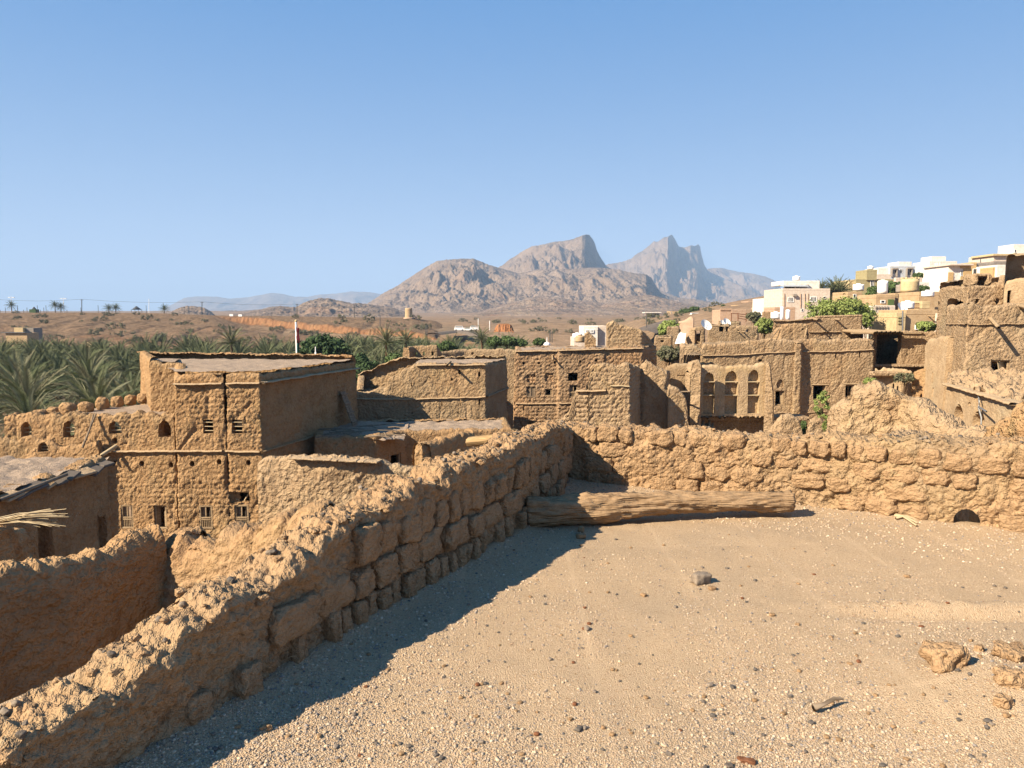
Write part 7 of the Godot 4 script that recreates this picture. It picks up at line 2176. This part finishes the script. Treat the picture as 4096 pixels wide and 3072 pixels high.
	wall(r, "wall", M.mud_tan, 5, [[508, 1540, 19.2], [700, 1500, 18.4], [1130, 1500, 18], [1560, 1560, 16.6], [1920, 1650, 14.5]], [[0, 512, 1520], [0, 530, 1490], [0, 570, 1468], [0, 640, 1440], [0, 690, 1385], [1, 742, 1330], [1, 850, 1318], [1, 960, 1308], [1, 1000, 1322], [1, 1060, 1362], [2, 1140, 1412], [2, 1230, 1460], [2, 1420, 1575], [2, 1540, 1670], [3, 1700, 1760], [3, 1900, 1790]], -8, {"cell": 0.045, "vis": -2.2, "style": 4, "amp": 0.75, "back": true, "thick": 0.7, "ragged": 0.16, "batter": 0.06, "crest": 0.1, "tint": Color(1.04, 1.06, 1.08)})
	put(r, "rubble_slope", floor_mesh(at(9, 500, 430, 11), at(9, 2300, 450, 8.5), at(9, 1960, 370, 16.0), at(9, 1150, 270, 17.2), 0.06, 0.14, 2.2), M.mud_tan)
	var r2 := thing("rubble_ruin", "eroded orange mud stump with deep hollows beside the parapet end", "ruin", at(5, 2100, 1600, 12.5) * Vector3(1, 0, 1) + Vector3(0, -8, 0))
	wall(r2, "wall", M.mud_orange, 5, [[1880, 1660, 13.6], [2060, 1560, 12.6], [2420, 1500, 11.6]], [[0, 1890, 1655], [0, 1950, 1600], [0, 2040, 1530], [1, 2085, 1478], [1, 2150, 1452], [1, 2212, 1475], [1, 2400, 1480]], -8, {"cell": 0.035, "vis": -1.6, "style": 4, "amp": 0.9, "back": true, "thick": 0.9, "ragged": 0.12, "batter": 0.1, "crest": 0.12, "tint": Color(1.0, 1.08, 1.2)})
	# two stumps
	var s1 := thing("wall_stump", "leaning cracked mud wall stump beside the arched niches", "ruin", at(4, 1170, 1350, 30) * Vector3(1, 0, 1) + Vector3(0, -8, 0))
	wall(s1, "wall", M.mud_tan, 4, [[1005, 1330, 30.4], [1135, 1250, 30], [1335, 1260, 30]], [[0, 1010, 1350], [0, 1060, 1280], [0, 1092, 1240], [0, 1130, 1218], [1, 1145, 1216], [1, 1240, 1212], [1, 1292, 1250], [1, 1318, 1350], [1, 1335, 1440]], -8, {"cell": 0.07, "vis": -5, "style": 1, "amp": 1.1, "back": true, "ragged": 0.08})
	var s2 := thing("wall_stump", "squarish mud wall stump beside a green bush", "ruin", at(4, 1430, 1350, 29) * Vector3(1, 0, 1) + Vector3(0, -8, 0))
	wall(s2, "wall", M.mud_tan, 4, [[1342, 1300, 29.2], [1372, 1260, 28.6], [1510, 1260, 28.6]], [[0, 1344, 1420], [0, 1355, 1310], [0, 1372, 1262], [1, 1380, 1256], [1, 1500, 1254], [1, 1510, 1300]], -8, {"cell": 0.07, "vis": -5, "style": 1, "amp": 0.9, "back": true, "ragged": 0.05})

func _ready() -> void:
	rng.seed = 11
	# camera
	var cam := Camera3D.new()
	cam.name = "camera"
	cam.position = Vector3(0, EYE, 0)
	cam.rotation = Vector3(-pitch, 0, 0)
	cam.fov = rad_to_deg(2.0 * atan(1536.0 / F))
	cam.near = 0.05
	cam.far = 40000.0
	add_child(cam)
	cam.current = true
	# sky, air and exposure
	var env := Environment.new()
	env.background_mode = Environment.BG_SKY
	var sm := ProceduralSkyMaterial.new()
	sm.sky_top_color = Color(0.2, 0.51, 0.78)
	sm.sky_horizon_color = Color(0.78, 0.87, 0.97)
	sm.sky_curve = 0.16
	sm.ground_bottom_color = Color(0.45, 0.37, 0.28)
	sm.ground_horizon_color = Color(0.62, 0.66, 0.7)
	sm.sun_angle_max = 12.0
	sm.sun_curve = 0.1
	var sky := Sky.new()
	sky.sky_material = sm
	env.sky = sky
	env.background_energy_multiplier = 0.42
	env.tonemap_mode = Environment.TONE_MAPPER_LINEAR
	env.tonemap_exposure = 2.65
	env.fog_enabled = true
	env.fog_density = 0.00012
	env.fog_light_color = Color(0.74, 0.86, 1.0)
	env.sdfgi_enabled = true
	env.ssao_enabled = true
	env.ssil_enabled = true
	var we := WorldEnvironment.new()
	we.name = "world_environment"
	we.environment = env
	add_child(we)
	# the sun stands high to the left
	var sun := DirectionalLight3D.new()
	sun.name = "sun"
	sun.light_energy = 1.6
	sun.light_color = Color(1.0, 0.94, 0.84)
	sun.light_angular_distance = 0.5
	sun.shadow_enabled = true
	add_child(sun)
	sun.look_at_from_position(Vector3.ZERO, Vector3(1.2, -1.0, -0.7), Vector3.UP)
	set_noise(n_low, 0.9, 3, 21)
	set_noise(n_mid, 2.6, 3, 22)
	set_noise(n_fine, 9.0, 2, 23)
	set_noise(n_ridge, 0.7, 2, 25)
	set_noise(n_cell, 3.0, 1, 24)
	n_cell.noise_type = FastNoiseLite.TYPE_CELLULAR
	n_cell.cellular_return_type = FastNoiseLite.RETURN_DISTANCE
	n_cell.fractal_type = FastNoiseLite.FRACTAL_NONE
	make_materials()
	build_terrace()
	build_near()
	build_land()
	build_ridge()
	build_mountains()
	build_town_left()
	build_town_mid()
	build_town_right()
	build_green()
	build_modern()
	build_details()

func set_noise(n: FastNoiseLite, freq: float, oct: int, sd: int) -> void:
	n.noise_type = FastNoiseLite.TYPE_SIMPLEX_SMOOTH
	n.frequency = freq
	n.fractal_octaves = oct
	n.seed = sd
